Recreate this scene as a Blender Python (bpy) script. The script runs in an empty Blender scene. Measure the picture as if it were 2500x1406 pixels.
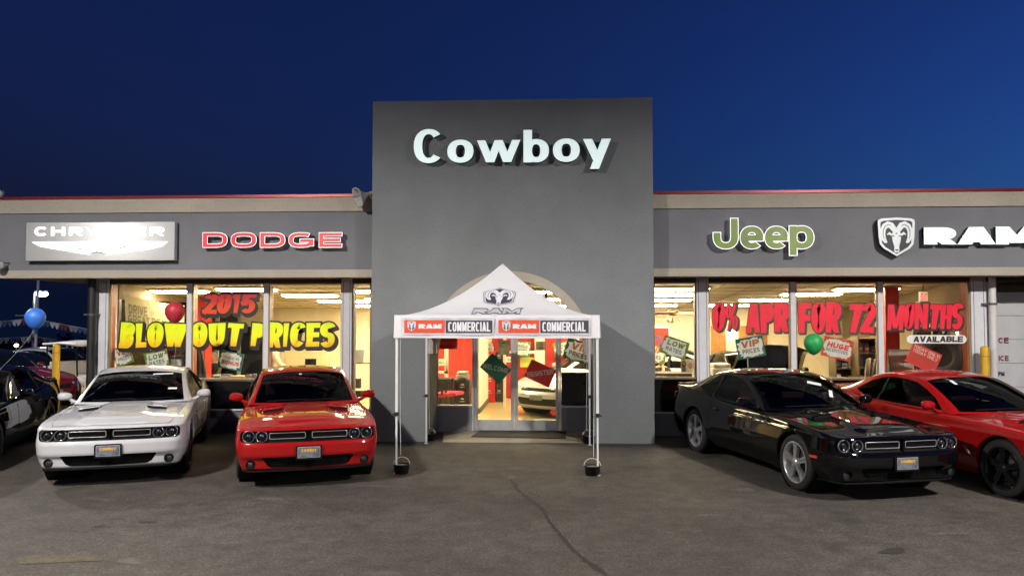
import bpy, bmesh, math, random
import numpy as np
from mathutils import Vector, Matrix

S = bpy.context.scene
COL = S.collection
R = math.radians
random.seed(7)
rng = np.random.default_rng(7)

# ------------------------------------------------------------------ camera
CAM_H, YAW, PITCH, FPX = 2.27, 0.0555, 0.037, 1900.0
cam_data = bpy.data.cameras.new("camera")
cam_data.sensor_width = 36.0
cam_data.lens = 36.0 * FPX / 2500.0
cam_data.clip_start, cam_data.clip_end = 0.1, 3000.0
cam = bpy.data.objects.new("camera", cam_data)
COL.objects.link(cam)
cam.location = (0, 0, CAM_H)
cam.rotation_euler = (math.pi / 2 + PITCH, 0, YAW)
S.camera = cam

# ------------------------------------------------------------------ dusk sky
world = bpy.data.worlds.new("World")
S.world = world
world.use_nodes = True
wn, wl = world.node_tree.nodes, world.node_tree.links
for n in list(wn): wn.remove(n)
w_out = wn.new("ShaderNodeOutputWorld"); w_bg = wn.new("ShaderNodeBackground")
w_sky = wn.new("ShaderNodeTexSky"); w_sky.sky_type = 'NISHITA'; w_sky.sun_disc = False
w_sky.sun_elevation = R(-3.0); w_sky.sun_rotation = R(75.0); w_sky.air_density = 1.0; w_sky.dust_density = 0.2; w_sky.ozone_density = 5.0
w_hs = wn.new("ShaderNodeMix"); w_hs.data_type = 'RGBA'; w_hs.blend_type = 'MULTIPLY'; w_hs.inputs[0].default_value = 1.0
w_hs.inputs[7].default_value = (0.68, 2.05, 1.95, 1)
w_ad = wn.new("ShaderNodeMix"); w_ad.data_type = 'RGBA'; w_ad.blend_type = 'ADD'; w_ad.inputs[0].default_value = 1.0; w_ad.inputs[7].default_value = (0.0035, 0.0095, 0.036, 1)   # afterglow all round the horizon
wl.new(w_sky.outputs[0], w_hs.inputs[6]); w_gm = wn.new("ShaderNodeGamma"); w_gm.inputs[1].default_value = 1.4; wl.new(w_hs.outputs[2], w_gm.inputs[0])      # deeper contrast between the dark and the bright side
w_m2 = wn.new("ShaderNodeMix"); w_m2.data_type = 'RGBA'; w_m2.blend_type = 'MULTIPLY'; w_m2.inputs[0].default_value = 1.0; w_m2.inputs[7].default_value = (6.4, 3.4, 2.0, 1)
w_m2.clamp_result = False; wl.new(w_gm.outputs[0], w_m2.inputs[6]); wl.new(w_m2.outputs[2], w_ad.inputs[6]); wl.new(w_ad.outputs[2], w_bg.inputs[0])
w_bg.inputs[1].default_value = 0.60
wl.new(w_bg.outputs[0], w_out.inputs[0])

S.view_settings.view_transform = 'Standard'
S.view_settings.look = 'None'
S.view_settings.exposure = 0.0
S.view_settings.gamma = 1.0
S.cycles.use_denoising = True
S.cycles.max_bounces = 10
S.cycles.transparent_max_bounces = 16
S.cycles.sample_clamp_indirect = 6.0
S.cycles.caustics_reflective = False
S.cycles.caustics_refractive = False

# ------------------------------------------------------------------ from a photo pixel to a place on a plane of the scene
def ray(px, py):
    a0, a2 = (px - 1250) / FPX, (703 - py) / FPX
    y = math.cos(PITCH) - math.sin(PITCH) * a2; z = math.sin(PITCH) + math.cos(PITCH) * a2
    return Vector((math.cos(YAW) * a0 - math.sin(YAW) * y, math.sin(YAW) * a0 + math.cos(YAW) * y, z))
def at(px, py, Y):
    d = ray(px, py); t = Y / d.y
    return Vector((d.x * t, Y, CAM_H + d.z * t))
def gd(px, py, z=0.0):
    d = ray(px, py); t = (z - CAM_H) / d.z
    return Vector((d.x * t, d.y * t, z))
# ------------------------------------------------------------------ objects and tags
def tag(o, label=None, cat=None, group=None, kind=None):
    if label: o["label"] = label
    if cat: o["category"] = cat
    if group: o["group"] = group
    if kind: o["kind"] = kind
    return o
def empty(name, loc=(0, 0, 0), rz=0.0, label=None, cat=None, group=None):
    o = bpy.data.objects.new(name, None); COL.objects.link(o)
    o.location = loc; o.rotation_euler = (0, 0, rz)
    return tag(o, label, cat, group)
def copy_tree(o, parent=None):
    c = o.copy(); COL.objects.link(c); c.parent = parent
    for ch in list(o.children): copy_tree(ch, c)
    return c

# ------------------------------------------------------------------ materials
MATS = {}
def mat(name, col, rough=0.5, metal=0.0, vary=0.06, scale=8.0, bump=0.0, bscale=60.0, coat=0.0, emit=None, estr=0.0, spec=0.5, trans=0.0, grain=0.0, gscale=45.0):
    if name in MATS: return MATS[name]
    m = bpy.data.materials.new(name); m.use_nodes = True
    nt = m.node_tree; b = nt.nodes["Principled BSDF"]
    b.inputs["Roughness"].default_value = rough; b.inputs["Metallic"].default_value = metal
    b.inputs["Coat Weight"].default_value = coat; b.inputs["Coat Roughness"].default_value = 0.03
    b.inputs["Specular IOR Level"].default_value = spec
    tc = nt.nodes.new("ShaderNodeTexCoord")
    nz = nt.nodes.new("ShaderNodeTexNoise"); nz.inputs["Scale"].default_value = scale; nz.inputs["Detail"].default_value = 4
    nt.links.new(tc.outputs["Object"], nz.inputs["Vector"])
    rp = nt.nodes.new("ShaderNodeValToRGB")
    lo = [max(0, c * (1 - vary)) for c in col[:3]] + [1]; hi = [min(1, c * (1 + vary)) for c in col[:3]] + [1]
    rp.color_ramp.elements[0].position = 0.3; rp.color_ramp.elements[1].position = 0.7
    rp.color_ramp.elements[0].color = lo; rp.color_ramp.elements[1].color = hi
    nt.links.new(nz.outputs[0], rp.inputs[0]); nt.links.new(rp.outputs[0], b.inputs["Base Color"])
    if grain:
        n3 = nt.nodes.new("ShaderNodeTexNoise"); n3.inputs["Scale"].default_value = gscale; n3.inputs["Detail"].default_value = 3; nt.links.new(tc.outputs["Object"], n3.inputs["Vector"])
        m3 = nt.nodes.new("ShaderNodeMapRange"); m3.inputs[1].default_value = .3; m3.inputs[2].default_value = .7; m3.inputs[3].default_value = 1 - grain; m3.inputs[4].default_value = 1 + grain
        x3 = nt.nodes.new("ShaderNodeMix"); x3.data_type = 'RGBA'; x3.blend_type = 'MULTIPLY'; x3.inputs[0].default_value = 1.0
        nt.links.new(n3.outputs[0], m3.inputs[0]); nt.links.new(rp.outputs[0], x3.inputs[6]); nt.links.new(m3.outputs[0], x3.inputs[7]); nt.links.new(x3.outputs[2], b.inputs["Base Color"])
    if bump:
        n2 = nt.nodes.new("ShaderNodeTexNoise"); n2.inputs["Scale"].default_value = bscale; n2.inputs["Detail"].default_value = 5
        nt.links.new(tc.outputs["Object"], n2.inputs["Vector"])
        bp = nt.nodes.new("ShaderNodeBump"); bp.inputs["Strength"].default_value = bump; bp.inputs["Distance"].default_value = 0.01
        nt.links.new(n2.outputs[0], bp.inputs["Height"]); nt.links.new(bp.outputs[0], b.inputs["Normal"])
    if emit:
        b.inputs["Emission Color"].default_value = (*emit, 1); b.inputs["Emission Strength"].default_value = estr
    if trans:
        # thin translucent sheet
        o = nt.nodes["Material Output"]; tr = nt.nodes.new("ShaderNodeBsdfTranslucent"); mx = nt.nodes.new("ShaderNodeMixShader")
        mx.inputs[0].default_value = trans; nt.links.new(rp.outputs[0], tr.inputs[0])
        nt.links.new(b.outputs[0], mx.inputs[1]); nt.links.new(tr.outputs[0], mx.inputs[2]); nt.links.new(mx.outputs[0], o.inputs[0])
    MATS[name] = m
    return m
def glass_mat(name, tint=(1, 1, 1), mirror=1.0):
    if name in MATS: return MATS[name]
    m = bpy.data.materials.new(name); m.use_nodes = True; nt = m.node_tree
    for n in list(nt.nodes): nt.nodes.remove(n)
    o = nt.nodes.new("ShaderNodeOutputMaterial"); t = nt.nodes.new("ShaderNodeBsdfTransparent"); g = nt.nodes.new("ShaderNodeBsdfGlossy")
    g.inputs["Roughness"].default_value = 0.01; g.inputs[0].default_value = (mirror, mirror, mirror, 1)
    t.inputs[0].default_value = (*tint, 1)
    f = nt.nodes.new("ShaderNodeFresnel"); f.inputs[0].default_value = 1.4
    x = nt.nodes.new("ShaderNodeMixShader")
    nt.links.new(f.outputs[0], x.inputs[0]); nt.links.new(t.outputs[0], x.inputs[1]); nt.links.new(g.outputs[0], x.inputs[2]); nt.links.new(x.outputs[0], o.inputs[0])
    MATS[name] = m
    return m
def grad_mat(name, stops, axis=2, z0=0.0, z1=1.0, rough=0.45, trans=0.0):
    """paint whose own colour changes along one axis of the object (sprayed fade)"""
    m = bpy.data.materials.new(name); m.use_nodes = True; nt = m.node_tree; b = nt.nodes["Principled BSDF"]
    b.inputs["Roughness"].default_value = rough
    tc = nt.nodes.new("ShaderNodeTexCoord"); sp = nt.nodes.new("ShaderNodeSeparateXYZ"); mr = nt.nodes.new("ShaderNodeMapRange")
    nz = nt.nodes.new("ShaderNodeTexNoise"); nz.inputs["Scale"].default_value = 9.0; ad = nt.nodes.new("ShaderNodeMath"); ad.operation = 'MULTIPLY_ADD'
    ad.inputs[1].default_value = 0.35; rp = nt.nodes.new("ShaderNodeValToRGB")
    mr.inputs[1].default_value = z0; mr.inputs[2].default_value = z1; mr.inputs[3].default_value = -0.17; mr.inputs[4].default_value = 0.83
    nt.links.new(tc.outputs["Object"], sp.inputs[0]); nt.links.new(sp.outputs[axis], mr.inputs[0])
    nt.links.new(tc.outputs["Object"], nz.inputs["Vector"]); nt.links.new(nz.outputs[0], ad.inputs[0]); nt.links.new(mr.outputs[0], ad.inputs[2])
    nt.links.new(ad.outputs[0], rp.inputs[0])
    e = rp.color_ramp.elements
    while len(e) < len(stops): e.new(0.5)
    for k, (p, c) in enumerate(stops): e[k].position = p; e[k].color = (*c, 1)
    nt.links.new(rp.outputs[0], b.inputs["Base Color"])
    return m

# ------------------------------------------------------------------ mesh collector
class MB:
    def __init__(s): s.v = []; s.f = []; s.m = []; s.sm = []
    def add(s, verts, faces, mi=0, smooth=False):
        o = len(s.v); s.v += [tuple(v) for v in verts]
        for f in faces: s.f.append(tuple(i + o for i in f)); s.m.append(mi); s.sm.append(smooth)
        return s
    def box(s, x0, x1, y0, y1, z0, z1, mi=0):
        if x0 > x1: x0, x1 = x1, x0
        if y0 > y1: y0, y1 = y1, y0
        if z0 > z1: z0, z1 = z1, z0
        v = [(x0,y0,z0),(x1,y0,z0),(x1,y1,z0),(x0,y1,z0),(x0,y0,z1),(x1,y0,z1),(x1,y1,z1),(x0,y1,z1)]
        return s.add(v, [(0,3,2,1),(4,5,6,7),(0,1,5,4),(1,2,6,5),(2,3,7,6),(3,0,4,7)], mi)
    def obox(s, c, ax, ay, az, hx, hy, hz, mi=0):
        c = Vector(c); ax, ay, az = Vector(ax) * hx, Vector(ay) * hy, Vector(az) * hz
        v = [c + sx * ax + sy * ay + sz * az for sz in (-1, 1) for sx, sy in ((-1,-1),(1,-1),(1,1),(-1,1))]
        return s.add(v, [(0,3,2,1),(4,5,6,7),(0,1,5,4),(1,2,6,5),(2,3,7,6),(3,0,4,7)], mi)
    def cyl(s, p0, p1, r0, r1=None, n=16, mi=0, caps=True):
        r1 = r0 if r1 is None else r1; p0, p1 = Vector(p0), Vector(p1); d = (p1 - p0).normalized()
        a = d.orthogonal().normalized(); b = d.cross(a); v = []
        for p, r in ((p0, r0), (p1, r1)):
            for k in range(n): t = 2 * math.pi * k / n; v.append(p + (a * math.cos(t) + b * math.sin(t)) * r)
        s.add(v, [(k, (k + 1) % n, n + (k + 1) % n, n + k) for k in range(n)], mi, True)
        if caps: s.add(v[:n], [tuple(range(n))[::-1]], mi); s.add(v[n:], [tuple(range(n))], mi)
        return s
    def tube(s, pts, r, n=8, mi=0):
        pts = [Vector(p) for p in pts]; rs = r if isinstance(r, (list, tuple)) else [r] * len(pts); v = []; a = None
        for i, p in enumerate(pts):
            d = (pts[min(i + 1, len(pts) - 1)] - pts[max(i - 1, 0)]).normalized()
            a = d.orthogonal().normalized() if a is None else (a - d * a.dot(d)).normalized()
            b = d.cross(a)
            for k in range(n): t = 2 * math.pi * k / n; v.append(p + (a * math.cos(t) + b * math.sin(t)) * rs[i])
        f = [(i * n + k, i * n + (k + 1) % n, (i + 1) * n + (k + 1) % n, (i + 1) * n + k) for i in range(len(pts) - 1) for k in range(n)]
        s.add(v, f, mi, True); s.add(v[:n], [tuple(range(n))[::-1]], mi); s.add(v[-n:], [tuple(range(n))], mi)
        return s
    def lathe(s, prof, c=(0, 0, 0), axis='z', n=32, mi=0, a0=0.0, a1=2 * math.pi, smooth=True):
        """prof: (radius, height) pairs"""
        full = abs(a1 - a0 - 2 * math.pi) < 1e-6; m = n if full else n + 1; v = []
        for r, h in prof:
            for k in range(m):
                t = a0 + (a1 - a0) * k / n; x, y = r * math.cos(t), r * math.sin(t)
                p = {'z': (x, y, h), 'x': (h, x, y), 'y': (x, h, y)}[axis]
                v.append((p[0] + c[0], p[1] + c[1], p[2] + c[2]))
        f = [(i * m + k, i * m + (k + 1) % m, (i + 1) * m + (k + 1) % m, (i + 1) * m + k) for i in range(len(prof) - 1) for k in range(n)]
        return s.add(v, f, mi, smooth)
    def grid(s, P, mi=0, smooth=True):
        h, w = len(P), len(P[0])
        return s.add([p for row in P for p in row], [(i * w + j, i * w + j + 1, (i + 1) * w + j + 1, (i + 1) * w + j) for i in range(h - 1) for j in range(w - 1)], mi, smooth)
    def prism(s, pts, d, mi=0):
        """flat polygon pushed along d"""
        n = len(pts); d = Vector(d); v = [Vector(p) for p in pts]; v += [p + d for p in v]
        return s.add(v, [tuple(range(n)), tuple(range(2 * n - 1, n - 1, -1))] + [(k, k + n, (k + 1) % n + n, (k + 1) % n) for k in range(n)], mi)
    def ball(s, c, r, n=16, m=10, mi=0):
        rx, ry, rz = r if isinstance(r, (tuple, list)) else (r, r, r)
        P = [[(c[0] + rx * math.sin(math.pi * i / m) * math.cos(2 * math.pi * j / n), c[1] + ry * math.sin(math.pi * i / m) * math.sin(2 * math.pi * j / n), c[2] + rz * math.cos(math.pi * i / m)) for j in range(n + 1)] for i in range(m + 1)]
        return s.grid(P, mi)
    def build(s, name, mats, parent=None, bevel=0.0, loc=None, weld=False, fixn=True):
        me = bpy.data.meshes.new(name)
        off = Vector(loc) if loc is not None else Vector((0, 0, 0))
        me.from_pydata([tuple(Vector(v) - off) for v in s.v], [], s.f)
        mats = mats if isinstance(mats, (list, tuple)) else [mats]
        for m in mats: me.materials.append(m)
        me.polygons.foreach_set("material_index", s.m); me.polygons.foreach_set("use_smooth", s.sm)
        if weld or fixn:
            bm = bmesh.new(); bm.from_mesh(me)
            if weld: bmesh.ops.remove_doubles(bm, verts=bm.verts, dist=1e-4)
            bmesh.ops.recalc_face_normals(bm, faces=bm.faces); bm.to_mesh(me); bm.free()
        me.update()
        o = bpy.data.objects.new(name, me); COL.objects.link(o)
        if parent is not None: o.parent = parent
        if loc is not None: o.location = loc
        if bevel:
            b = o.modifiers.new("bevel", 'BEVEL'); b.width = bevel; b.segments = 2; b.limit_method = 'ANGLE'; b.angle_limit = R(40)
        return o

# ------------------------------------------------------------------ lettering: strokes drawn with a flat pen
# 'd' = straight bar with level ends (x0,y0,x1,y1); 'p' = path of points and arcs ('a',cx,cy,rx,ry,deg0,deg1)
A_ = lambda cx, cy, rx, ry, a, b: ('a', cx, cy, rx, ry, a, b)
ST = ('p', [(0, 0), (0, 1)]); ST2 = ('p', [(1, 0), (1, 1)])
GL = {
 'A': (1.0, [('d', 0, 0, .5, 1), ('d', 1, 0, .5, 1), ('p', [(.2, .22), (.8, .22)])]),
 'B': (.92, [ST, ('p', [(0, 1), A_(.55, .76, .4, .24, 90, -90), (0, .52)]), ('p', [(0, .52), A_(.58, .26, .42, .26, 90, -90), (0, 0)])]),
 'C': (.95, [('p', [A_(.5, .5, .5, .5, 42, 318)])]),
 'D': (.98, [ST, ('p', [(0, 1), A_(.45, .5, .55, .5, 90, -90), (0, 0)])]),
 'E': (.82, [ST, ('p', [(0, 1), (1, 1)]), ('p', [(0, .5), (.92, .5)]), ('p', [(0, 0), (1, 0)])]),
 'F': (.78, [ST, ('p', [(0, 1), (1, 1)]), ('p', [(0, .48), (.88, .48)])]),
 'G': (1.0, [('p', [A_(.5, .5, .5, .5, 45, 345)]), ('p', [(.55, .44), (1, .44)]), ('p', [(1, .44), (1, .12)])]),
 'H': (.95, [ST, ST2, ('p', [(0, .5), (1, .5)])]),
 'I': (.0, [ST]),
 'J': (.75, [('p', [(1, 1), (1, .4), A_(.5, .36, .5, .36, 0, -180), (0, .42)])]),
 'K': (.95, [ST, ('d', .08, .38, 1, 1), ('d', .38, .6, 1, 0)]),
 'L': (.78, [ST, ('p', [(0, 0), (1, 0)])]),
 'M': (1.2, [ST, ST2, ('d', 0, 1, .5, .08), ('d', 1, 1, .5, .08)]),
 'N': (.98, [ST, ST2, ('d', 0, 1, 1, 0)]),
 'O': (1.0, [('p', [A_(.5, .5, .5, .5, 0, 360)])]),
 'P': (.88, [ST, ('p', [(0, 1), A_(.52, .73, .48, .27, 90, -90), (0, .46)])]),
 'R': (.95, [ST, ('p', [(0, 1), A_(.52, .73, .48, .27, 90, -90), (0, .46)]), ('d', .42, .46, 1, 0)]),
 'S': (.88, [('p', [A_(.5, .755, .5, .245, 25, 270), A_(.5, .255, .5, .255, 90, -155)])]),
 'T': (.85, [('p', [(.5, 0), (.5, 1)]), ('p', [(0, 1), (1, 1)])]),
 'U': (.95, [('p', [(0, 1), (0, .42), A_(.5, .42, .5, .42, 180, 360), (1, 1)])]),
 'V': (1.0, [('d', 0, 1, .5, 0), ('d', 1, 1, .5, 0)]),
 'W': (1.4, [('d', 0, 1, .26, 0), ('d', .5, 1, .26, 0), ('d', .5, 1, .74, 0), ('d', 1, 1, .74, 0)]),
 'X': (.98, [('d', 0, 1, 1, 0), ('d', 1, 1, 0, 0)]),
 'Y': (.98, [('d', 0, 1, .5, .36), ('d', 1, 1, .5, .36), ('p', [(.5, 0), (.5, .4)])]),
 '0': (.9, [('p', [A_(.5, .5, .5, .5, 0, 360)])]),
 '1': (.45, [('p', [(.7, 0), (.7, 1)]), ('d', 0, .74, .7, 1)]),
 '2': (.85, [('p', [A_(.5, .72, .46, .28, 165, -25), (.08, .06)]), ('p', [(0, 0), (1, 0)])]),
 '5': (.85, [('p', [(.15, 1), (.95, 1)]), ('p', [(.12, 1), (.06, .52)]), ('p', [(.08, .55), A_(.45, .31, .52, .31, 110, -140)])]),
 '7': (.85, [('p', [(0, 1), (1, 1)]), ('d', .28, 0, 1, 1)]),
 '%': (1.15, [('p', [A_(.18, .72, .17, .25, 0, 360)]), ('p', [A_(.82, .25, .17, .25, 0, 360)]), ('d', .22, 0, .78, 1)]),
 '!': (.0, [('p', [(0, .35), (0, 1)]), ('p', [(0, 0), (0, .04)])]),
 '-': (.4, [('p', [(0, .42), (1, .42)])]),
 # lower case: third entry is the (bottom, top) of the letter's box
 'o': (.86, [('p', [A_(.5, .5, .5, .5, 0, 360)])], (0, .73)),
 'e': (.86, [('p', [A_(.5, .5, .5, .5, 2, 318)]), ('p', [(.05, .47), (.98, .47)])], (0, .73)),
 'w': (1.3, [('d', 0, 1, .26, 0), ('d', .5, 1, .26, 0), ('d', .5, 1, .74, 0), ('d', 1, 1, .74, 0)], (0, .72)),
 'b': (.88, [ST, ('p', [A_(.5, .33, .5, .33, 0, 360)])], (0, 1)),
 'y': (.9, [('d', 1, 1, .36, 0), ('d', 0, 1, .52, .3)], (-.27, .72)),
 'p': (.88, [('p', [(0, 0), (0, 1)]), ('p', [A_(.5, .64, .5, .36, 0, 360)])], (-.27, .73)),
}
def letter_polys(ch, H, wx, wy, n=2.2, grow=0.0, wide=1.0, shear=0.0, taper=0.0, brush=0.0):
    """list of (left points, right points) strips of one letter; its box is W wide and H high"""
    g = GL[ch]; w = g[0]; yb, yt = g[2] if len(g) > 2 else (0, 1)
    W = w * H * wide * .8 + 2 * wx; y0, y1 = yb * H, yt * H
    mx = lambda x: wx + x * (W - 2 * wx)
    my = lambda y: y0 + wy + y * (y1 - y0 - 2 * wy)
    out = []
    for st in g[1]:
        if st[0] == 'd':
            _, xa, ya, xb, yb_ = st
            xa, xb = mx(xa), mx(xb); ya = y0 + ya * (y1 - y0); yb_ = y0 + yb_ * (y1 - y0)
            dx, dy = xb - xa, yb_ - ya; L = math.hypot(dx, dy); hw = wx * min(1.25, (1 + .12 * abs(dx / dy)) if dy else 1) ; k = L / abs(dy)
            if brush: hw *= 1.0
            ex = grow / abs(dy) if dy else 0
            pa = (xa - dx * ex, ya - dy * ex); pb = (xb + dx * ex, yb_ + dy * ex); h = hw + grow * k
            ha, hb = (h * (1 + taper * (ya > yb_) - taper * (ya < yb_)), h * (1 + taper * (yb_ > ya) - taper * (yb_ < ya)))
            out.append(([(pa[0] - ha, pa[1]), (pb[0] - hb, pb[1])], [(pa[0] + ha, pa[1]), (pb[0] + hb, pb[1])]))
            continue
        pts = []; closed = False
        for q in st[1]:
            if q[0] == 'a':
                _, cx, cy, rx, ry, a, b = q; k = max(8, int(abs(b - a) / 9)); closed = abs(b - a) == 360
                for i in range(k + 1):
                    t = R(a + (b - a) * i / k); c, s_ = math.cos(t), math.sin(t)
                    pts.append((cx + rx * math.copysign(abs(c) ** (2 / n), c), cy + ry * math.copysign(abs(s_) ** (2 / n), s_)))
            else: pts.append(q)
        P = [(mx(x), my(y)) for x, y in pts]
        Q = [P[0]]
        for p in P[1:]:
            if math.hypot(p[0] - Q[-1][0], p[1] - Q[-1][1]) > 1e-5 * H: Q.append(p)
        P = Q; N = len(P)
        if closed: P = P[:-1] if math.hypot(P[0][0] - P[-1][0], P[0][1] - P[-1][1]) < 1e-4 * H else P; N = len(P)
        Lp, Rp = [], []
        for i in range(N):
            a = P[(i - 1) % N] if closed else P[max(i - 1, 0)]; b = P[(i + 1) % N] if closed else P[min(i + 1, N - 1)]
            dx, dy = b[0] - a[0], b[1] - a[1]; L = math.hypot(dx, dy) or 1; tx, ty = dx / L, dy / L; nx, ny = -ty, tx
            px, py = P[i]
            if not closed and i in (0, N - 1):
                e = abs(tx) * wx + abs(ty) * wy if len(P) > 3 and st[1][0][0] == 'a' and (i == 0 or st[1][-1][0] == 'a') else abs(tx) * wx + abs(ty) * wy
                if st[1][0 if i == 0 else -1][0] == 'a': e = 0.0
                e += grow; sg = -1 if i == 0 else 1; px += sg * tx * e; py += sg * ty * e
            tp = 1 + taper * (2 * (py - y0) / (y1 - y0) - 1)
            ox, oy = nx * (wx * tp + grow), ny * (wy + grow)
            Lp.append((px + ox, py + oy)); Rp.append((px - ox, py - oy))
        if closed: Lp.append(Lp[0]); Rp.append(Rp[0])
        out.append((Lp, Rp))
    if shear: out = [([(x + shear * y, y) for x, y in a], [(x + shear * y, y) for x, y in b]) for a, b in out]
    return out, W
def word_polys(txt, H, wx, wy, n=2.2, grow=0.0, wide=1.0, track=.12, shear=0.0, taper=0.0, wob=0.0):
    """[(char, strips, x offset)], total width"""
    r = random.Random(txt); x = 0; out = []
    for ch in txt:
        if ch == ' ': x += H * .45 * wide; continue
        st, W = letter_polys(ch, H, wx, wy, n, grow, wide, shear, taper)
        dy, ro = (r.uniform(-wob, wob) * H, r.uniform(-wob, wob) * 1.6) if wob else (0, 0)
        if wob:
            cx, cy = W / 2, H / 2; c, s_ = math.cos(ro), math.sin(ro)
            f = lambda p: (cx + (p[0] - cx) * c - (p[1] - cy) * s_, cy + (p[0] - cx) * s_ + (p[1] - cy) * c + dy)
            st = [([f(p) for p in a], [f(p) for p in b]) for a, b in st]
        out.append((ch, [([(p[0] + x, p[1]) for p in a], [(p[0] + x, p[1]) for p in b]) for a, b in st])); x += W + track * H
    return out, x - track * H
def put_strips(mb, strips, O, X, U, N, lift=0.0, depth=0.0, mi=0, side=None, eps=0.0004, sx=1.0, k0=0):
    """strips laid on the plane through O with axes X, U; N faces the viewer"""
    O, X, U, N = Vector(O), Vector(X), Vector(U), Vector(N)
    for k, (a, b) in enumerate(strips):
        q = lambda p, z: O + X * p[0] * sx + U * p[1] + N * z
        z = lift + (k + k0) * eps; m = len(a)
        mb.add([q(p, z) for p in a] + [q(p, z) for p in b], [(i, i + 1, m + i + 1, m + i) for i in range(m - 1)], mi)
        if depth:
            ring = a + b[::-1] if a[0] != a[-1] else None
            for loop in ([a + b[::-1]] if ring else [a, b]):
                c = len(loop); vs = [q(p, z) for p in loop] + [q(p, z - depth) for p in loop]
                mb.add(vs, [(i, (i + 1) % c, c + (i + 1) % c, c + i) for i in range(c)], mi if side is None else side)
def write(txt, O, X, U, width=None, H=.1, wx=.012, wy=.012, mb=None, lift=0.002, mi=0, **kw):
    """a flat word fitted to a width, centred on O (its base line); returns the collector"""
    mb = mb or MB(); X, U = Vector(X).normalized(), Vector(U).normalized(); N = X.cross(U)
    ls, W = word_polys(txt, H, wx, wy, **kw); sx = (width / W) if width else 1.0; k = 0
    O = Vector(O) - X * W * sx / 2
    for ch, st in ls:
        put_strips(mb, st, O, X, U, N, lift, 0, mi, sx=sx, k0=0)
    return mb
# ------------------------------------------------------------------ car-park lamps that light the front, and added fill lamps (their poles stand outside the picture)
steel = mat("lamp_steel", (.42, .42, .44), .45, .6)
lamp_on = mat("lamp_glow", (1, .97, .9), emit=(1, .96, .9), estr=60.0)
def lot_lamp(x, y, h, dx, dy, power, label, size=.55, tilt=0.0, glow=None, col=(1.0, .95, .87), pole_r=.09, arm=1.1):
    r = empty('lamp_post', (x, y, 0), 0, label, 'street lamp', 'lamp posts of the car park')
    d = Vector((dx, dy, 0)).normalized(); m = MB()
    m.cyl((0, 0, 0), (0, 0, .7), .22, .2, 20); m.cyl((0, 0, .7), (0, 0, h), pole_r, pole_r * .65, 16); m.build('pole', steel, r)
    m = MB(); m.tube([(0, 0, h - .1), d * .3 + Vector((0, 0, h + .02)), d * arm + Vector((0, 0, h + .08))], .035, 8); m.build('arm', steel, r)
    c = d * (arm + .25) + Vector((0, 0, h + .06)); side = Vector((-d.y, d.x, 0)); m = MB()
    u = (Vector((0, 0, 1)) - d * math.tan(tilt)).normalized(); f = (d + Vector((0, 0, 1)) * math.tan(tilt)).normalized()
    m.obox(c, f, side, u, .36, .2, .07); m.build('lamp_head', steel, r, bevel=.03)
    m = MB(); m.obox(c - u * .077, f, side, u, .28, .15, .006); m.build('lamp_lens', glow or lamp_on, r)
    if power:
        l = bpy.data.lights.new('lamp_light', 'SPOT'); l.spot_size = R(168); l.spot_blend = .5; l.shadow_soft_size = size / 2; l.energy = power; l.color = col
        o = bpy.data.objects.new('lamp_light', l); COL.objects.link(o); o.parent = r
        o.location = c - u * .1; o.rotation_euler = (-u).to_track_quat('-Z', 'Y').to_euler()
    return r
lot_lamp(-8.5, 3.0, 7.7, 0.55, 1, 9600, 'tall grey lamp post out in the car park, left of the viewer', tilt=R(4))
lot_lamp(8.5, 3.0, 7.7, -0.35, 1, 9000, 'tall grey lamp post out in the car park, right of the viewer', tilt=R(4))
lot_lamp(-20.5, 19.5, 8.0, 1, .25, 7000, 'tall grey lamp post beside the rows of cars, left of the building', tilt=R(4))
_p = at(282, 562, 14.34); _v = ray(282, 562); _d = Vector((_v.x, -_v.y, _v.z)) / _v.y; _t = (8.0 - _p.z) / _d.z; _q = _p + _d * _t
lot_lamp(_q.x - .8, _q.y - .9, 8.0, .65, .75, 1800, 'tall grey lamp post far behind the viewer at the street side', tilt=R(38))
lot_lamp(16, -25, 8.5, -.45, 1, 13000, 'added fill lamp on a tall grey post behind the viewer, towards the right of the car park', tilt=R(5))  # unseen fill lamp, added to lift the shadows around the tent and doors
lot_lamp(-5, -31, 8.5, .05, 1, 15000, 'added fill lamp on a tall grey post straight behind the viewer', tilt=R(5))  # another unseen lamp added as shadow fill from behind
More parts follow.
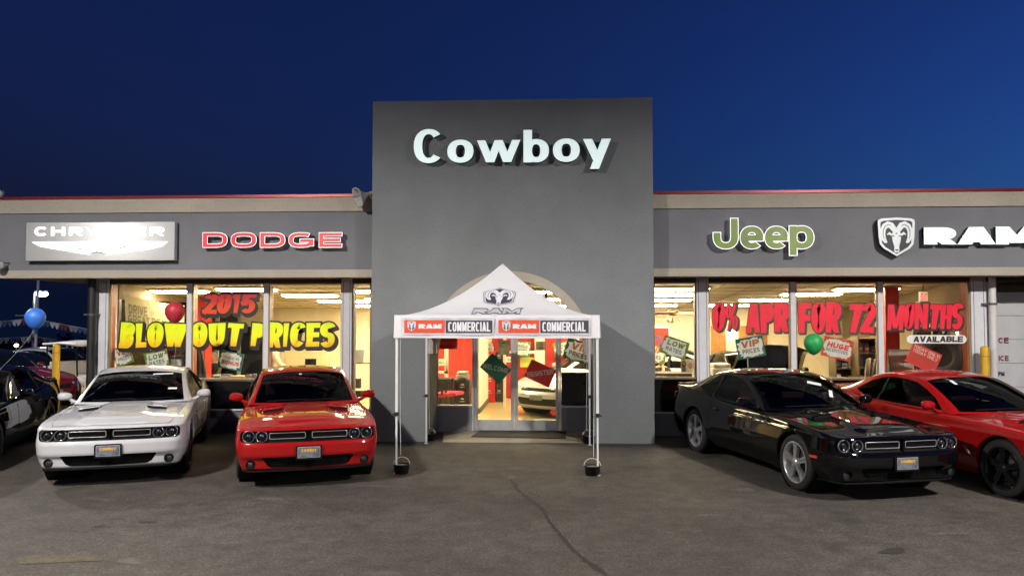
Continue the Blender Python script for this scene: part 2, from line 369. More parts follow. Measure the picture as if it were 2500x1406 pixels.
# ------------------------------------------------------------------ ground
def ground_z(x, y):
    """the lot is level in front and falls away behind the building"""
    if y < 19: return 0.0
    if y < 60: return -(y - 19) * .06
    return -41 * .06 - (y - 60) * .034
asph = bpy.data.materials.new("worn_asphalt"); asph.use_nodes = True
def build_asphalt():
    nt = asph.node_tree; b = nt.nodes["Principled BSDF"]; N = nt.nodes.new; L = nt.links.new
    tc = N("ShaderNodeTexCoord")
    def noise(scale, det=4, rough=.6, stretch=None):
        n = N("ShaderNodeTexNoise"); n.inputs["Scale"].default_value = scale; n.inputs["Detail"].default_value = det; n.inputs["Roughness"].default_value = rough
        if stretch:
            mp = N("ShaderNodeMapping"); mp.inputs["Scale"].default_value = stretch; mp.inputs["Rotation"].default_value = (0, 0, .25); L(tc.outputs["Object"], mp.inputs[0]); L(mp.outputs[0], n.inputs["Vector"])
        else: L(tc.outputs["Object"], n.inputs["Vector"])
        return n.outputs[0]
    def ramp(f, stops):
        r = N("ShaderNodeValToRGB"); e = r.color_ramp.elements
        while len(e) < len(stops): e.new(.5)
        for k, (p, c) in enumerate(stops): e[k].position = p; e[k].color = (*c, 1) if len(c) == 3 else c
        L(f, r.inputs[0]); return r.outputs[0]
    def mix(a, b_, f, mode='MIX'):
        m = N("ShaderNodeMix"); m.data_type = 'RGBA'; m.blend_type = mode
        if isinstance(f, float): m.inputs[0].default_value = f
        else: L(f, m.inputs[0])
        L(a, m.inputs[6]); L(b_, m.inputs[7]); return m.outputs[2]
    base = ramp(noise(.45, 5, .65), [(.30, (.036, .0305, .0255)), (.52, (.058, .0495, .0415)), (.72, (.077, .067, .057))])
    speck = ramp(noise(42, 3, .65), [(.34, (.28, .27, .26)), (.47, (.95, .95, .95)), (.56, (1.0, 1.0, 1.0)), (.70, (2.1, 2.05, 1.95))])
    c = mix(base, speck, .85, 'MULTIPLY')
    grit = ramp(noise(26, 4, .7), [(.34, (.45, .44, .43)), (.48, (1, 1, 1)), (.55, (1, 1, 1)), (.68, (1.65, 1.62, 1.58))]); c = mix(c, grit, .9, 'MULTIPLY')
    mid = ramp(noise(4.0, 6, .7), [(.35, (.66, .65, .66)), (.6, (1.14, 1.14, 1.14))]); c = mix(c, mid, 1.0, 'MULTIPLY')
    # pale worn patches and dark oil stains, drawn out along the driving direction
    worn = ramp(noise(.9, 6, .72, (1, 2.6, 1)), [(.60, (0, 0, 0)), (.70, (.55, .55, .55))]); pale = N("ShaderNodeRGB"); pale.outputs[0].default_value = (.115, .105, .093, 1)
    c = mix(c, pale.outputs[0], worn)
    oil = ramp(noise(.75, 3, .5, (1.4, 1.0, 1)), [(.27, (.75, .75, .75)), (.36, (0, 0, 0))]); dk = N("ShaderNodeRGB"); dk.outputs[0].default_value = (.022, .019, .016, 1)
    c = mix(c, dk.outputs[0], oil)
    L(c, b.inputs["Base Color"]); b.inputs["Roughness"].default_value = .82
    bp = N("ShaderNodeBump"); bp.inputs["Strength"].default_value = .55; bp.inputs["Distance"].default_value = .012
    L(noise(95, 3, .6), bp.inputs["Height"]); L(bp.outputs[0], b.inputs["Normal"])
build_asphalt()
m = MB(); xs = [-900, -200, -60, -20, 0, 20, 60, 200, 900]; ys = [-60, -10, 0, 6, 12, 19, 30, 45, 60, 120, 300, 900]
m.grid([[(x, y, ground_z(x, y)) for x in xs] for y in ys], smooth=False)
tag(m.build('parking_lot', asph), 'brown-grey worn asphalt of the car park', 'ground', kind='structure')
# crack running towards the viewer, and faded marks
crack_m = mat("crack_filler", (.017, .015, .013), .8, bump=.4, vary=.3); pale_m = mat("crack_edge", (.085, .077, .068), .85, vary=.3, scale=20)
def crack(pts, w, name, label, mtl, z=.004, seed=3):
    r = random.Random(seed); P = []
    for (a, b_) in zip(pts[:-1], pts[1:]):
        for k in range(8): t = k / 8; P.append((a[0] + (b_[0] - a[0]) * t + r.uniform(-.6, .6) * 3, a[1] + (b_[1] - a[1]) * t))
    P.append(pts[-1]); m = MB(); row = []
    for k, p in enumerate(P):
        g = gd(*p); e = min(k, len(P) - 1 - k, 4) / 4 * (w * r.uniform(.35, 1.2)) + .003; row.append([(g.x - e, g.y, z), (g.x + e * r.uniform(.6, 1.2), g.y, z)])
    m.grid(row, smooth=False); return tag(m.build(name, mtl), label, 'crack', kind='structure')
crack([(1245, 1166), (1268, 1200), (1296, 1222), (1330, 1245), (1340, 1268), (1368, 1300), (1400, 1340), (1440, 1375), (1485, 1406), (1500, 1420)], .040, 'pavement_crack', 'long dark crack in the asphalt running towards the viewer', crack_m)
crack([(1335, 1252), (1352, 1280), (1376, 1305), (1404, 1338), (1440, 1372)], .007, 'pavement_crack', 'pale crumbling edge along the dark crack', pale_m, .0075, 5)
crack([(480, 1243), (560, 1250), (640, 1253), (690, 1255)], .022, 'paint_trace', 'thin worn white line on the asphalt left of the middle', pale_m, .004, 8)
crack([(2280, 1375), (2380, 1378), (2510, 1382)], .02, 'paint_trace', 'faint white line on the asphalt at the bottom right', pale_m, .004, 9)
yl = mat("faded_yellow", (.064, .052, .030), .85, vary=.3, grain=.3, scale=12)
a, b_, c, d = gd(45, 1378), gd(250, 1368), gd(240, 1354), gd(60, 1358); m = MB(); m.add([(p.x, p.y, .004) for p in (a, b_, c, d)], [(0, 1, 2, 3)]); tag(m.build('paint_trace', yl), 'faded yellow bay mark on the asphalt at the bottom left', 'marking', kind='structure')
# entrance slab
conc = mat("concrete_slab", (.25, .215, .155), .8, vary=.15, scale=3, bump=.15)
m = MB(); p0, p1, p2, p3 = gd(1080, 1079), gd(1448, 1081), Vector((.60, 15.36, 0)), Vector((-2.2, 15.36, 0))
m.add([(p0.x, p0.y, 0), (p1.x, p1.y, 0), p2, p3, (p0.x + .02, p0.y + .03, .03), (p1.x - .02, p1.y + .03, .03), p2 + Vector((0, 0, .03)), p3 + Vector((0, 0, .03))], [(4, 5, 6, 7), (0, 1, 5, 4), (1, 2, 6, 5), (3, 0, 4, 7)])
tag(m.build('entrance_pavement', conc), 'tan concrete slab in front of the glass doors', 'pavement', kind='structure')
mat_m = mat("door_mat_rubber", (.028, .026, .016), .95, bump=.5, bscale=200, vary=.2, scale=60)
m = MB(); q = [gd(1175, 1050, .03), gd(1382, 1049, .03), gd(1381, 1071, .03), gd(1150, 1067, .03)]
m.prism([Vector((p.x, p.y, .034)) for p in q], (0, 0, .012)); tag(m.build('door_mat', mat_m), 'long dark mat lying in front of the glass doors', 'mat')

# ------------------------------------------------------------------ the dealership
YT, YF, YW, YS = 14.155, 14.50, 15.15, 15.37
TX0, TX1, TH = -3.375, 1.775, 6.26
stucco = mat("grey_stucco", (.200, .214, .222), .92, vary=.09, scale=1.1, bump=.6, bscale=55, spec=.2, grain=.08, gscale=38)
stucco2 = mat("grey_stucco_fascia", (.190, .192, .212), .92, vary=.09, scale=1.1, bump=.6, bscale=55, spec=.2, grain=.08, gscale=38)
cream = mat("cream_stucco", (.40, .36, .30), .9, vary=.08, scale=1.2, bump=.4, bscale=60, spec=.2, grain=.07, gscale=40)
redcap = mat("red_metal_cap", (.22, .012, .014), .32, .3, vary=.1)
soffit_m = mat("brown_soffit", (.075, .055, .032), .8)
white_m = mat("white_render", (.60, .60, .64), .8, vary=.04, bump=.15)
blackp = mat("black_glass_panel", (.002, .002, .0025), .08)
alum = mat("aluminium", (.46, .46, .47), .42, .55)
alum_d = mat("aluminium_dark", (.10, .095, .085), .5, .3)
redframe = mat("red_frame_paint", (.22, .025, .014), .5, vary=.1)
bronze = mat("bronze_frame", (.30, .20, .10), .5)
pane_m = glass_mat("shop_glass", (.97, .97, .955))
B = empty('dealership_building', (0, 0, 0), 0, 'single-storey car dealership with a tall grey entrance tower and lit shop windows', 'building')
AX, ASP, AR, AI = -.825, 1.60, 1.505, 1.34   # arch: centre, springing height, opening radius, inner radius of the cream band

def tower():
    m = MB(); n = 40
    arc = [(AX - AR * math.cos(math.pi * k / n), ASP + AR * math.sin(math.pi * k / n)) for k in range(n + 1)]
    m.add([(TX0, YT, 0), (AX - AR, YT, 0), (AX - AR, YT, ASP), (AX - AR, YT, TH), (TX0, YT, TH), (TX0, YT, ASP)], [(0, 1, 2, 5), (5, 2, 3, 4)])
    m.add([(AX + AR, YT, 0), (TX1, YT, 0), (TX1, YT, ASP), (TX1, YT, TH), (AX + AR, YT, TH), (AX + AR, YT, ASP)], [(0, 1, 2, 5), (5, 2, 3, 4)])
    for (a, b_) in zip(arc[:-1], arc[1:]): m.add([(a[0], YT, a[1]), (b_[0], YT, b_[1]), (b_[0], YT, TH), (a[0], YT, TH)], [(0, 1, 2, 3)])
    D = 2.6
    m.add([(TX0, YT, 0), (TX0, YT + D, 0), (TX0, YT + D, TH), (TX0, YT, TH)], [(0, 1, 2, 3)]); m.add([(TX1, YT, 0), (TX1, YT + D, 0), (TX1, YT + D, TH), (TX1, YT, TH)], [(0, 1, 2, 3)])
    m.add([(TX0, YT + D, 4.4), (TX1, YT + D, 4.4), (TX1, YT + D, TH), (TX0, YT + D, TH)], [(0, 1, 2, 3)]); m.add([(TX0, YT, TH), (TX1, YT, TH), (TX1, YT + D, TH), (TX0, YT + D, TH)], [(0, 1, 2, 3)])
    # reveal of the opening, set back to the glass
    full = [(AX - AR, 0)] + arc + [(AX + AR, 0)]
    m.grid([[(x, YT, z) for x, z in full], [(x, YS - .05, z) for x, z in full]], smooth=False)
    # inside of the tower between reveal and the room
    m.add([(TX0, YS + .1, 0), (AX - AR, YS + .1, 0), (AX - AR, YS + .1, 3.0), (TX0, YS + .1, 3.0)], [(0, 1, 2, 3)]); m.add([(TX1, YS + .1, 0), (AX + AR, YS + .1, 0), (AX + AR, YS + .1, 3.0), (TX1, YS + .1, 3.0)], [(0, 1, 2, 3)])
    return m.build('entrance_tower', stucco, B, weld=True, fixn=False)
tower()
m = MB(); n = 40
for (r0, r1) in ((AI, AR - .002),):
    outer = [(AX - r1 * math.cos(math.pi * k / n), ASP + r1 * math.sin(math.pi * k / n)) for k in range(n + 1)]
    inner = [(AX - r0 * math.cos(math.pi * k / n), ASP + r0 * math.sin(math.pi * k / n)) for k in range(n + 1)]
    y = YT - .012; m.grid([[(x, YT + .30, z) for x, z in outer], [(x, y, z) for x, z in outer], [(x, y, z) for x, z in inner], [(x, YT + .30, z) for x, z in inner]], smooth=False)
m.build('arch_trim', cream, B)
LX0, RX1 = -10.80, 15.0
for x0, x1 in ((LX0, TX0), (TX1, RX1)):
    m = MB(); m.box(x0, x1, YF, YF + .55, 3.165, 4.265)
    if x0 == LX0: m.box(x0, x0 + .3, YF + .55, 23, 3.165, 4.265)
    m.build('fascia', stucco2, B)
    m = MB(); m.box(x0 - .03 * (x0 == LX0), x1, YF - .035, YF + .5, 4.268, 4.535); m.build('cornice', cream, B)
    m = MB(); m.box(x0 - .03 * (x0 == LX0), x1, YF - .035, YF + .5, 3.015, 3.163); m.build('lower_band', cream, B)
    m = MB(); m.box(x0 - .06 * (x0 == LX0), x1, YF - .06, YF + .5, 4.537, 4.588); m.build('parapet_cap', redcap, B)
    m = MB(); m.box(x0, x1, YF + .50, 15.4, 3.03, 3.16) if x0 != LX0 else m.box(x0, x1, YF + .50, 23, 3.03, 3.16); m.build('soffit', soffit_m, B)
    m = MB(); m.box(max(x0, -8.95), x1, YW - .04, YW + .12, 2.935, 3.028); m.build('window_head', soffit_m, B)
m = MB(); m.box(LX0 + .05, RX1, YF + .5, 23.5, 4.2, 4.3); m.build('roof', mat("roof_felt", (.05, .05, .05), .9), B)

# pillars and base walls of the wings
X = lambda px, Y=YW: at(px, 800, Y).x
def pillar(px0, px1, y0=YW - .07, z1=3.025):
    x0, x1 = X(px0), X(px1); m = MB(); m.box(x0, x1, y0, y0 + .34, 0, z1)
    p = m.build('pillar', white_m, B, bevel=.006)
    m = MB(); w = x1 - x0
    for f in (.18, .82): m.box(x0 + w * f - .005, x0 + w * f + .005, y0 - .002, y0 + .01, .02, z1 - .05)
    m.build('groove', alum_d, p)
for a in ((238, 268), (835, 861), (1699, 1729), (2367, 2405)): pillar(*a)
SILL = 1.03
for x0, x1, sill in ((X(268), X(835), SILL), (X(861), TX0, .45), (TX1, X(1699), 1.10), (X(1729), X(2367), 1.10)):
    m = MB(); m.box(x0, x1, YW - .02, YW + .3, 0, .42); m.build('base_wall', stucco2, B)
    m = MB(); m.box(x0, x1, YW - .05, YW + .28, .423, .452); m.build('sill_strip', white_m, B)
    if sill > .6:
        m = MB(); m.box(x0, x1, YW - .012, YW + .10, .455, sill - .03); m.build('black_panel', blackp, B)
        m = MB(); m.box(x0, x1, YW - .03, YW + .32, sill - .027, sill); m.build('window_sill', alum_d, B)

# painted window words --------------------------------------------------------------
yel = grad_mat("yellow_window_paint", [(.04, (.92, .50, .008)), (.26, (.92, .82, .003)), (.50, (.88, .94, .003)), (1.0, (.76, .93, .005))], 2, 1.68, 2.20)
redp = grad_mat("red_window_paint", [(.0, (.74, .07, .012)), (.45, (.72, .065, .012)), (.72, (.50, .012, .010)), (1.0, (.32, .008, .008))], 2, 2.22, 2.78)
pinkp = mat("bright_red_window_paint", (.80, .007, .034), .5, vary=.10, scale=5)
shade = mat("dark_window_paint", (.022, .014, .011), .5, vary=.2); glassy_shade = mat("brown_window_paint", (.075, .05, .028), .35, vary=.3)
white_p = mat("white_window_paint", (.75, .73, .72), .5); black_p = mat("black_window_paint", (.018, .016, .016), .5)
def painted(letters, base_py, cap_py, mtl, parent, shadow, wxf=.162, wyf=.104, taper=.20, shear=.07, lift=.006, drop=(.045, -.050), grow=.032, Y=YW - .004, wob=.035, seed=0):
    """letters: (char, px0, px1[, cap_py, base_py]); each is painted on the outside of the glass as one mesh, its dark shade as another"""
    r = random.Random(seed)
    for e in letters:
        ch, p0, p1 = e[:3]; cy, by = (e[3], e[4]) if len(e) > 4 else (cap_py, base_py)
        a, b_ = at(p0, by, Y), at(p1, cy, Y); H = b_.z - a.z; Wt = b_.x - a.x
        wx, wy = H * wxf, H * wyf
        if ch == 'I' or ch == '1': wx = min(wx, Wt * .42)
        wx = Wt * .34 if ch == 'I' else min(wx, Wt * {'M': .145, 'W': .15, 'N': .18, '%': .09, 'H': .215, 'A': .20, 'R': .22, 'P': .24, 'S': .235, 'E': .26}.get(ch, .265)); wy = min(wy, wx * .9)
        st, W = letter_polys(ch, H, wx, wy, 2.1, 0, 1.0, shear, taper); sg, _ = letter_polys(ch, H, wx, wy, 2.1, grow, 1.0, shear, taper)
        # stretch the skeleton, keep the pen: choose 'wide' so that the box fits
        w0 = GL[ch][0]
        if w0:
            wide = max(.15, (Wt - 2 * wx) / (w0 * H * .8)); st, W = letter_polys(ch, H, wx, wy, 2.1, 0, wide, shear, taper); sg, _ = letter_polys(ch, H, wx, wy, 2.1, grow, wide, shear, taper)
        ro = r.uniform(-wob, wob) * 2; c_, s_ = math.cos(ro), math.sin(ro); cx, cyy = W / 2, H / 2
        f = lambda p: (cx + (p[0] - cx) * c_ - (p[1] - cyy) * s_, cyy + (p[0] - cx) * s_ + (p[1] - cyy) * c_)
        st = [([f(p) for p in u], [f(p) for p in v]) for u, v in st]; sg = [([f(p) for p in u], [f(p) for p in v]) for u, v in sg]
        O = Vector((a.x, Y, a.z)); m = MB()
        for k in range(5):
            t = k / 4; put_strips(m, sg, O + Vector((drop[0] * t, 0, drop[1] * t)), (1, 0, 0), (0, 0, 1), (0, -1, 0), .0005 + .0003 * k, eps=.00005)
        m.build('painted_shade', shadow, parent)
        m = MB(); put_strips(m, st, O, (1, 0, 0), (0, 0, 1), (0, -1, 0), lift, eps=.0003); m.build('painted_letter', mtl, parent)

def shop_window(px0, px1, z0, z1=2.937, red_left=True, red_right=False, name='shop_window', frame=None):
    x0, x1 = X(px0), X(px1); m = MB(); t = .022
    m.box(x0, x1, YW - .02, YW + .05, z1 - t, z1, 1); m.box(x0, x1, YW - .02, YW + .05, z0, z0 + t, 1); m.box(x0, x0 + t, YW - .02, YW + .05, z0 + t, z1 - t, 1); m.box(x1 - t, x1, YW - .02, YW + .05, z0 + t, z1 - t, 1)
    w = m.build(name, [alum, bronze], B)
    m = MB(); m.box(x0 + t, x1 - t, YW, YW + .008, z0 + t, z1 - t); m.build('pane', pane_m, w)
    if red_left: m = MB(); m.box(x0 + .002, x0 + .018, YW + .055, YW + .17, z0 + .01, z1 - .01); m.build('frame_lining', redframe, w)
    if red_right: m = MB(); m.box(x1 - .018, x1 - .002, YW + .055, YW + .30, z0 + .01, z1 - .01); m.build('frame_lining', redframe, w)
    return w
def mullion(px0, px1, z0):
    m = MB(); m.box(X(px0), X(px1), YW - .05, YW + .07, z0, 2.934); m.build('mullion', white_m, B, bevel=.005)
W_L1 = shop_window(268, 458, SILL); W_L2 = shop_window(470, 645, SILL); W_L3 = shop_window(657, 835, SILL); W_L4 = shop_window(861, 906, .455, red_left=False)
W_R1 = shop_window(1596, 1699, 1.10, red_left=False); W_R2 = shop_window(1729, 1929, 1.10, red_left=False); W_R3 = shop_window(1942, 2142, 1.10, red_left=False); W_R4 = shop_window(2155, 2367, 1.10, red_left=False, red_right=True)
for a, z in (((458, 470), SILL), ((645, 657), SILL), ((1929, 1942), 1.10), ((2142, 2155), 1.10)): mullion(*a, z)
painted([('B', 291, 327), ('L', 330, 357, 789, 848), ('O', 357, 398, 788, 848), ('W', 398, 454, 790, 846)], 850, 787, yel, W_L1, shade, seed=1)
painted([('O', 465, 505, 787, 847), ('U', 508, 548, 789, 845), ('T', 552, 591, 789, 845), ('P', 612, 644, 789, 845)], 847, 789, yel, W_L2, shade, seed=2)
painted([('R', 654, 688, 787, 848), ('I', 690, 707, 789, 846), ('C', 706, 745, 787, 847), ('E', 746, 779, 788, 846), ('S', 779, 817, 787, 848)], 847, 788, yel, W_L3, shade, seed=3)
painted([('2', 494, 530), ('0', 527, 563, 715, 766), ('1', 562, 585, 715, 764), ('5', 586, 623, 716, 765)], 766, 716, redp, W_L2, shade, seed=4, drop=(.03, -.05), shear=.10)
painted([('0', 1737, 1768, 740, 808), ('%', 1769, 1799, 742, 805), ('A', 1819, 1854, 741, 812), ('P', 1854, 1886, 742, 812), ('R', 1888, 1924, 739, 810)], 810, 740, pinkp, W_R2, glassy_shade, seed=5, drop=(.035, -.03), grow=.014)
painted([('F', 1947, 1977, 739, 812), ('O', 1978, 2013, 738, 812), ('R', 2014, 2049, 737, 812), ('7', 2070, 2101, 742, 812), ('2', 2101, 2133, 740, 812)], 812, 740, pinkp, W_R3, glassy_shade, seed=6, drop=(.035, -.03), grow=.014)
painted([('M', 2165, 2204, 744, 806), ('O', 2205, 2230, 740, 803), ('N', 2231, 2262, 741, 803), ('T', 2267, 2293, 743, 803), ('H', 2294, 2320, 744, 803), ('S', 2321, 2348, 740, 804)], 803, 743, pinkp, W_R4, shade, seed=7, drop=(.02, -.025), grow=.018)
# white pill with a word
a, b_ = at(2214, 838, YW), at(2359, 818, YW); m = MB(); r_ = (b_.z - a.z) / 2; cz = (a.z + b_.z) / 2; pts = []
for k in range(13): t = math.pi / 2 + math.pi * k / 12; pts.append((a.x + r_ + r_ * math.cos(t), YW - .004, cz + r_ * math.sin(t)))
for k in range(13): t = -math.pi / 2 + math.pi * k / 12; pts.append((b_.x - r_ + r_ * math.cos(t), YW - .004, cz + r_ * math.sin(t)))
m.prism(pts, (0, -.002, 0)); pill = m.build('painted_band', white_p, W_R4)
c0, c1 = at(2229, 835, YW), at(2350, 821, YW); m = write("AVAILABLE", ((c0.x + c1.x) / 2, YW - .0065, c0.z), (1, 0, 0), (0, 0, 1), c1.x - c0.x, c1.z - c0.z, .019, .014, lift=.001, shear=.1, track=.03, wob=.03); m.build('painted_letter', black_p, pill)

# entrance: doors, side lights, arched light ----------------------------------------
XS = lambda px: at(px, 900, YS).x
xl, d0, dm, d1, xr = AX - AR, XS(1153), XS(1256), XS(1370), AX + AR
ztop = 2.28
def leaf(x0, x1, hinge):
    s = .065; y = YS; m = MB(); m.box(x0, x0 + s, y - .025, y + .025, .04, ztop); m.box(x1 - s, x1, y - .025, y + .025, .04, ztop); m.box(x0 + s, x1 - s, y - .025, y + .025, .04, .25); m.box(x0 + s, x1 - s, y - .025, y + .025, ztop - .08, ztop)
    l = m.build('glass_door', alum, B, bevel=.004)
    m = MB(); m.box(x0 + s, x1 - s, y - .004, y + .004, .25, ztop - .08); m.build('pane', pane_m, l)
    hx = x1 - s / 2 if hinge < 0 else x0 + s / 2; m = MB(); m.obox((hx, y - .07, 1.07), (1, 0, 0), (0, 1, 0), (0, 0, 1), .035, .012, .15); m.box(hx - .012, hx + .012, y - .06, y - .024, 1.0, 1.02); m.box(hx - .012, hx + .012, y - .06, y - .024, 1.12, 1.14); m.build('pull_handle', alum, l, bevel=.005)
    return l
leaf(d0 + .045, dm - .004, -1); leaf(dm + .004, d1 - .045, 1)
m = MB()
for a, b_ in ((d0, d0 + .04), (d1 - .04, d1)): m.box(a, b_, YS - .05, YS + .06, .032, ztop + .07)
m.box(d0 + .04, d1 - .04, YS - .05, YS + .06, ztop + .005, ztop + .07); m.build('door_frame', alum, B)
for x0, x1, low, fill in ((xl + .004, d0 - .003, .50, None), (d1 + .003, xr - .004, .50, 1.18)):
    m = MB(); m.box(x0, x1, YS - .06, YS + .08, .005, low); m.build('side_panel', stucco2, B)
    m = MB(); m.box(x0, x1, YS - .07, YS + .07, low + .002, low + .035); m.build('sill_strip', alum, B)
    z0 = low + .037
    if fill: m = MB(); m.box(x0, x1, YS - .015, YS + .01, z0, fill); m.build('black_panel', blackp, B); z0 = fill + .002
    m = MB(); m.box(x0, x1, YS - .004, YS + .004, z0, ztop + .07); m.build('side_light', pane_m, B)
m = MB(); zb = ztop + .075; dz = zb - ASP; half = math.sqrt(AR ** 2 - dz ** 2) - .01
pts = [(AX - half * 1.0, zb)] + [(AX - (AR - .01) * math.cos(t), ASP + (AR - .01) * math.sin(t)) for t in np.linspace(math.asin(dz / AR), math.pi - math.asin(dz / AR), 30)] + [(AX + half, zb)]
m.prism([(x, YS, z) for x, z in pts], (0, .008, 0)); fl = m.build('arched_light', pane_m, B)
m = MB(); m.box(AX + .62, AX + .67, YS - .03, YS + .03, zb, ASP + 1.16); m.box(AX - .67, AX - .62, YS - .03, YS + .03, zb, ASP + 1.16); m.build('glazing_bar', alum_d, fl)

# interior shell --------------------------------------------------------------------
YB = 21.7; IX0, IX1 = X(268) + .02, X(2367) - .02
ceil_z = lambda y: 2.955 - (y - 15.4) * .072
floor_m = mat("polished_floor", (.74, .64, .30), .16, vary=.07, scale=2.0, coat=.4)
ceil_m = mat("ceiling_tiles", (.62, .55, .42), .9, vary=.06, scale=3); wall_m = mat("warm_white_wall", (.70, .62, .46), .85, vary=.03); wall_red = mat("red_wall", (.42, .022, .012), .7, vary=.06)
trimw = mat("interior_white_trim", (.72, .66, .52), .6); base_m = mat("baseboard", (.09, .07, .05), .7)
m = MB(); m.box(IX0 - .6, RX1 - .2, YW + .31, YB, -.02, .032); m.box(AX - AR, AX + AR, YS + .09, YW + .31, -.02, .0325); m.build('showroom_floor', floor_m, B)
m = MB(); m.add([(IX0, YW + .1, ceil_z(YW + .1)), (IX1, YW + .1, ceil_z(YW + .1)), (IX1, YB, ceil_z(YB)), (IX0, YB, ceil_z(YB)), (IX0, YW + .1, 3.16), (IX1, YW + .1, 3.16), (IX1, YB, 3.16), (IX0, YB, 3.16)], [(0, 1, 2, 3), (4, 5, 6, 7), (0, 1, 5, 4)])
m.build('ceiling', ceil_m, B)
m = MB()
for k in range(9): y = 15.7 + .72 * k; m.box(IX0 + .02, IX1 - .02, y - .008, y + .008, ceil_z(y) - .012, ceil_z(y) + .01)
for k in range(28): x = IX0 + .3 + .6 * k; m.obox((x, (15.3 + YB) / 2, ceil_z((15.3 + YB) / 2) - .004), (1, 0, 0), Vector((0, 1, -.072)).normalized(), Vector((0, .072, 1)).normalized(), .008, (YB - 15.3) / 2, .006)
m.build('ceiling_grid', mat("ceiling_grid_grey", (.34, .29, .20), .7), B)
xw0, xw1 = at(1075, 800, YB).x, at(1480, 800, YB).x
m = MB(); m.box(IX0 - .1, RX1, YB, YB + .15, 0, 3.2); m.build('back_wall', wall_m, B)
m = MB(); m.box(at(1000, 800, YB).x, at(1500, 800, YB).x, YB - .03, YB - .002, .033, ceil_z(YB)); m.build('red_wall_panel', wall_red, B)
m = MB(); m.box(RX1 - .2, RX1, YW, YB, 0, 3.2); m.build('end_wall', wall_m, B)
# red columns just behind the glass, partition with skirting, white partition posts
def column(px0, px1, Y, z1=2.9, mtl=wall_red, name='red_column', d=.35):
    m = MB(); m.box(at(px0, 800, Y).x, at(px1, 800, Y).x, Y, Y + d, .034, min(z1, ceil_z(Y + d) - .005)); return m.build(name, mtl, B)
column(472, 502, 18.2); column(2162, 2196, 16.2)
m = MB(); x = at(1160, 800, 18.0).x; m.box(x, x + .10, 18.0, YB - .04, .034, ceil_z(YB) - .02); m.build('partition_wall', trimw, B)
m = MB(); m.box(x - .004, x + .112, 17.99, YB - .05, .034, .16); m.build('baseboard', base_m, B)
for a, b_, Y in ((1085, 1094, 19.2), (1229, 1235, 19.2), (1305, 1330, 21.5), (1408, 1414, 20.0)):
    column(a, b_, Y, 3, trimw, 'white_post', .08)
m = MB()
for a, b_, z in ((1068, 1094, 1.55), (1229, 1330, 1.40), (1229, 1330, 2.3), (1068, 1094, .9)):
    m.box(at(a, 800, 19.22).x, at(b_, 800, 19.22).x, 19.2, 19.26, z - .03, z + .03)
m.build('partition_rail', trimw, B)
# left end: glazed wall with bars; right end: glazed door
m = MB(); xe = IX0 - .06; m.box(xe - .03, xe + .05, 15.45, YB, 2.62, 3.1); m.box(xe - .03, xe + .05, 15.45, YB, .032, .35); m.build('end_wall', mat("bulkhead", (.20, .16, .10), .8), B)
m = MB()
for y in (15.5, 17.0, 18.6, 20.2, YB - .05): m.box(xe - .03, xe + .05, y - .04, y + .04, .35, 2.62)
m.build('end_window_frame', alum, B)
m = MB(); m.box(xe, xe + .008, 15.45, YB, .35, 2.62); m.build('end_window', pane_m, B)
dk = mat("glazed_door_grey", (.25, .23, .2), .5, .2); xr2 = IX1 + .03; bulk = mat("bulkhead", (.20, .16, .10), .8)
m = MB(); m.box(xr2, xr2 + .10, 15.46, YB, 2.40, 3.1); m.box(xr2, xr2 + .10, 17.6, YB, .034, 2.398); m.build('end_wall', bulk, B)
m = MB()
for y in (15.5, 16.15, 16.62, 17.52): m.box(xr2 - .01, xr2 + .07, y - .04, y + .04, .034, 2.398)
m.box(xr2 - .008, xr2 + .068, 15.5, 17.52, 2.05, 2.12); end_f = m.build('side_entrance', dk, B)
m = MB(); m.box(xr2 + .02, xr2 + .028, 15.54, 17.48, .05, 2.395); m.build('pane', pane_m, end_f)
# doors in the back wall
wood = mat("oak_door", (.34, .155, .04), .5, vary=.18, scale=5)
def back_door(px0, px1, z1=2.02):
    x0, x1 = at(px0, 800, YB).x, at(px1, 800, YB).x; m = MB(); m.box(x0, x1, YB - .04, YB - .002, .035, z1); d = m.build('wooden_door', wood, B)
    m = MB(); w = x1 - x0
    for fx in (.14, .56):
        for z0, zz in ((.2, .85), (.98, 1.45), (1.56, 1.88)): m.box(x0 + w * fx, x0 + w * (fx + .3), YB - .052, YB - .041, z0, zz)
    m.build('door_panel', wood, d, bevel=.01); m = MB(); m.ball((x1 - .07, YB - .08, .98), .03); m.build('handle', CMB, d)
CMB = mat("brass", (.5, .35, .12), .3, .9)
back_door(1735, 1771); back_door(1802, 1872)
p0, p1 = at(572, 925, YB - .03), at(642, 797, YB - .03); m = MB(); m.box(p0.x, p1.x, YB - .03, YB - .002, p0.z, p1.z); w_ = m.build('night_window', mat("dark_night_glass", (.012, .014, .020), .08), B); m = MB()
for a, b_ in ((p0.x - .05, p0.x), (p1.x, p1.x + .05)): m.box(a, b_, YB - .05, YB - .004, p0.z, p1.z)
m.box(p0.x - .05, p1.x + .05, YB - .05, YB - .004, p1.z + .002, p1.z + .07); m.build('window_frame', trimw, w_)
x0, x1 = at(868, 800, YB).x, at(893, 800, YB).x; m = MB(); m.box(x0, x1, YB - .03, YB - .002, .035, 2.0); m.build('white_door', mat("lit_door", (.75, .68, .50), .6), B)

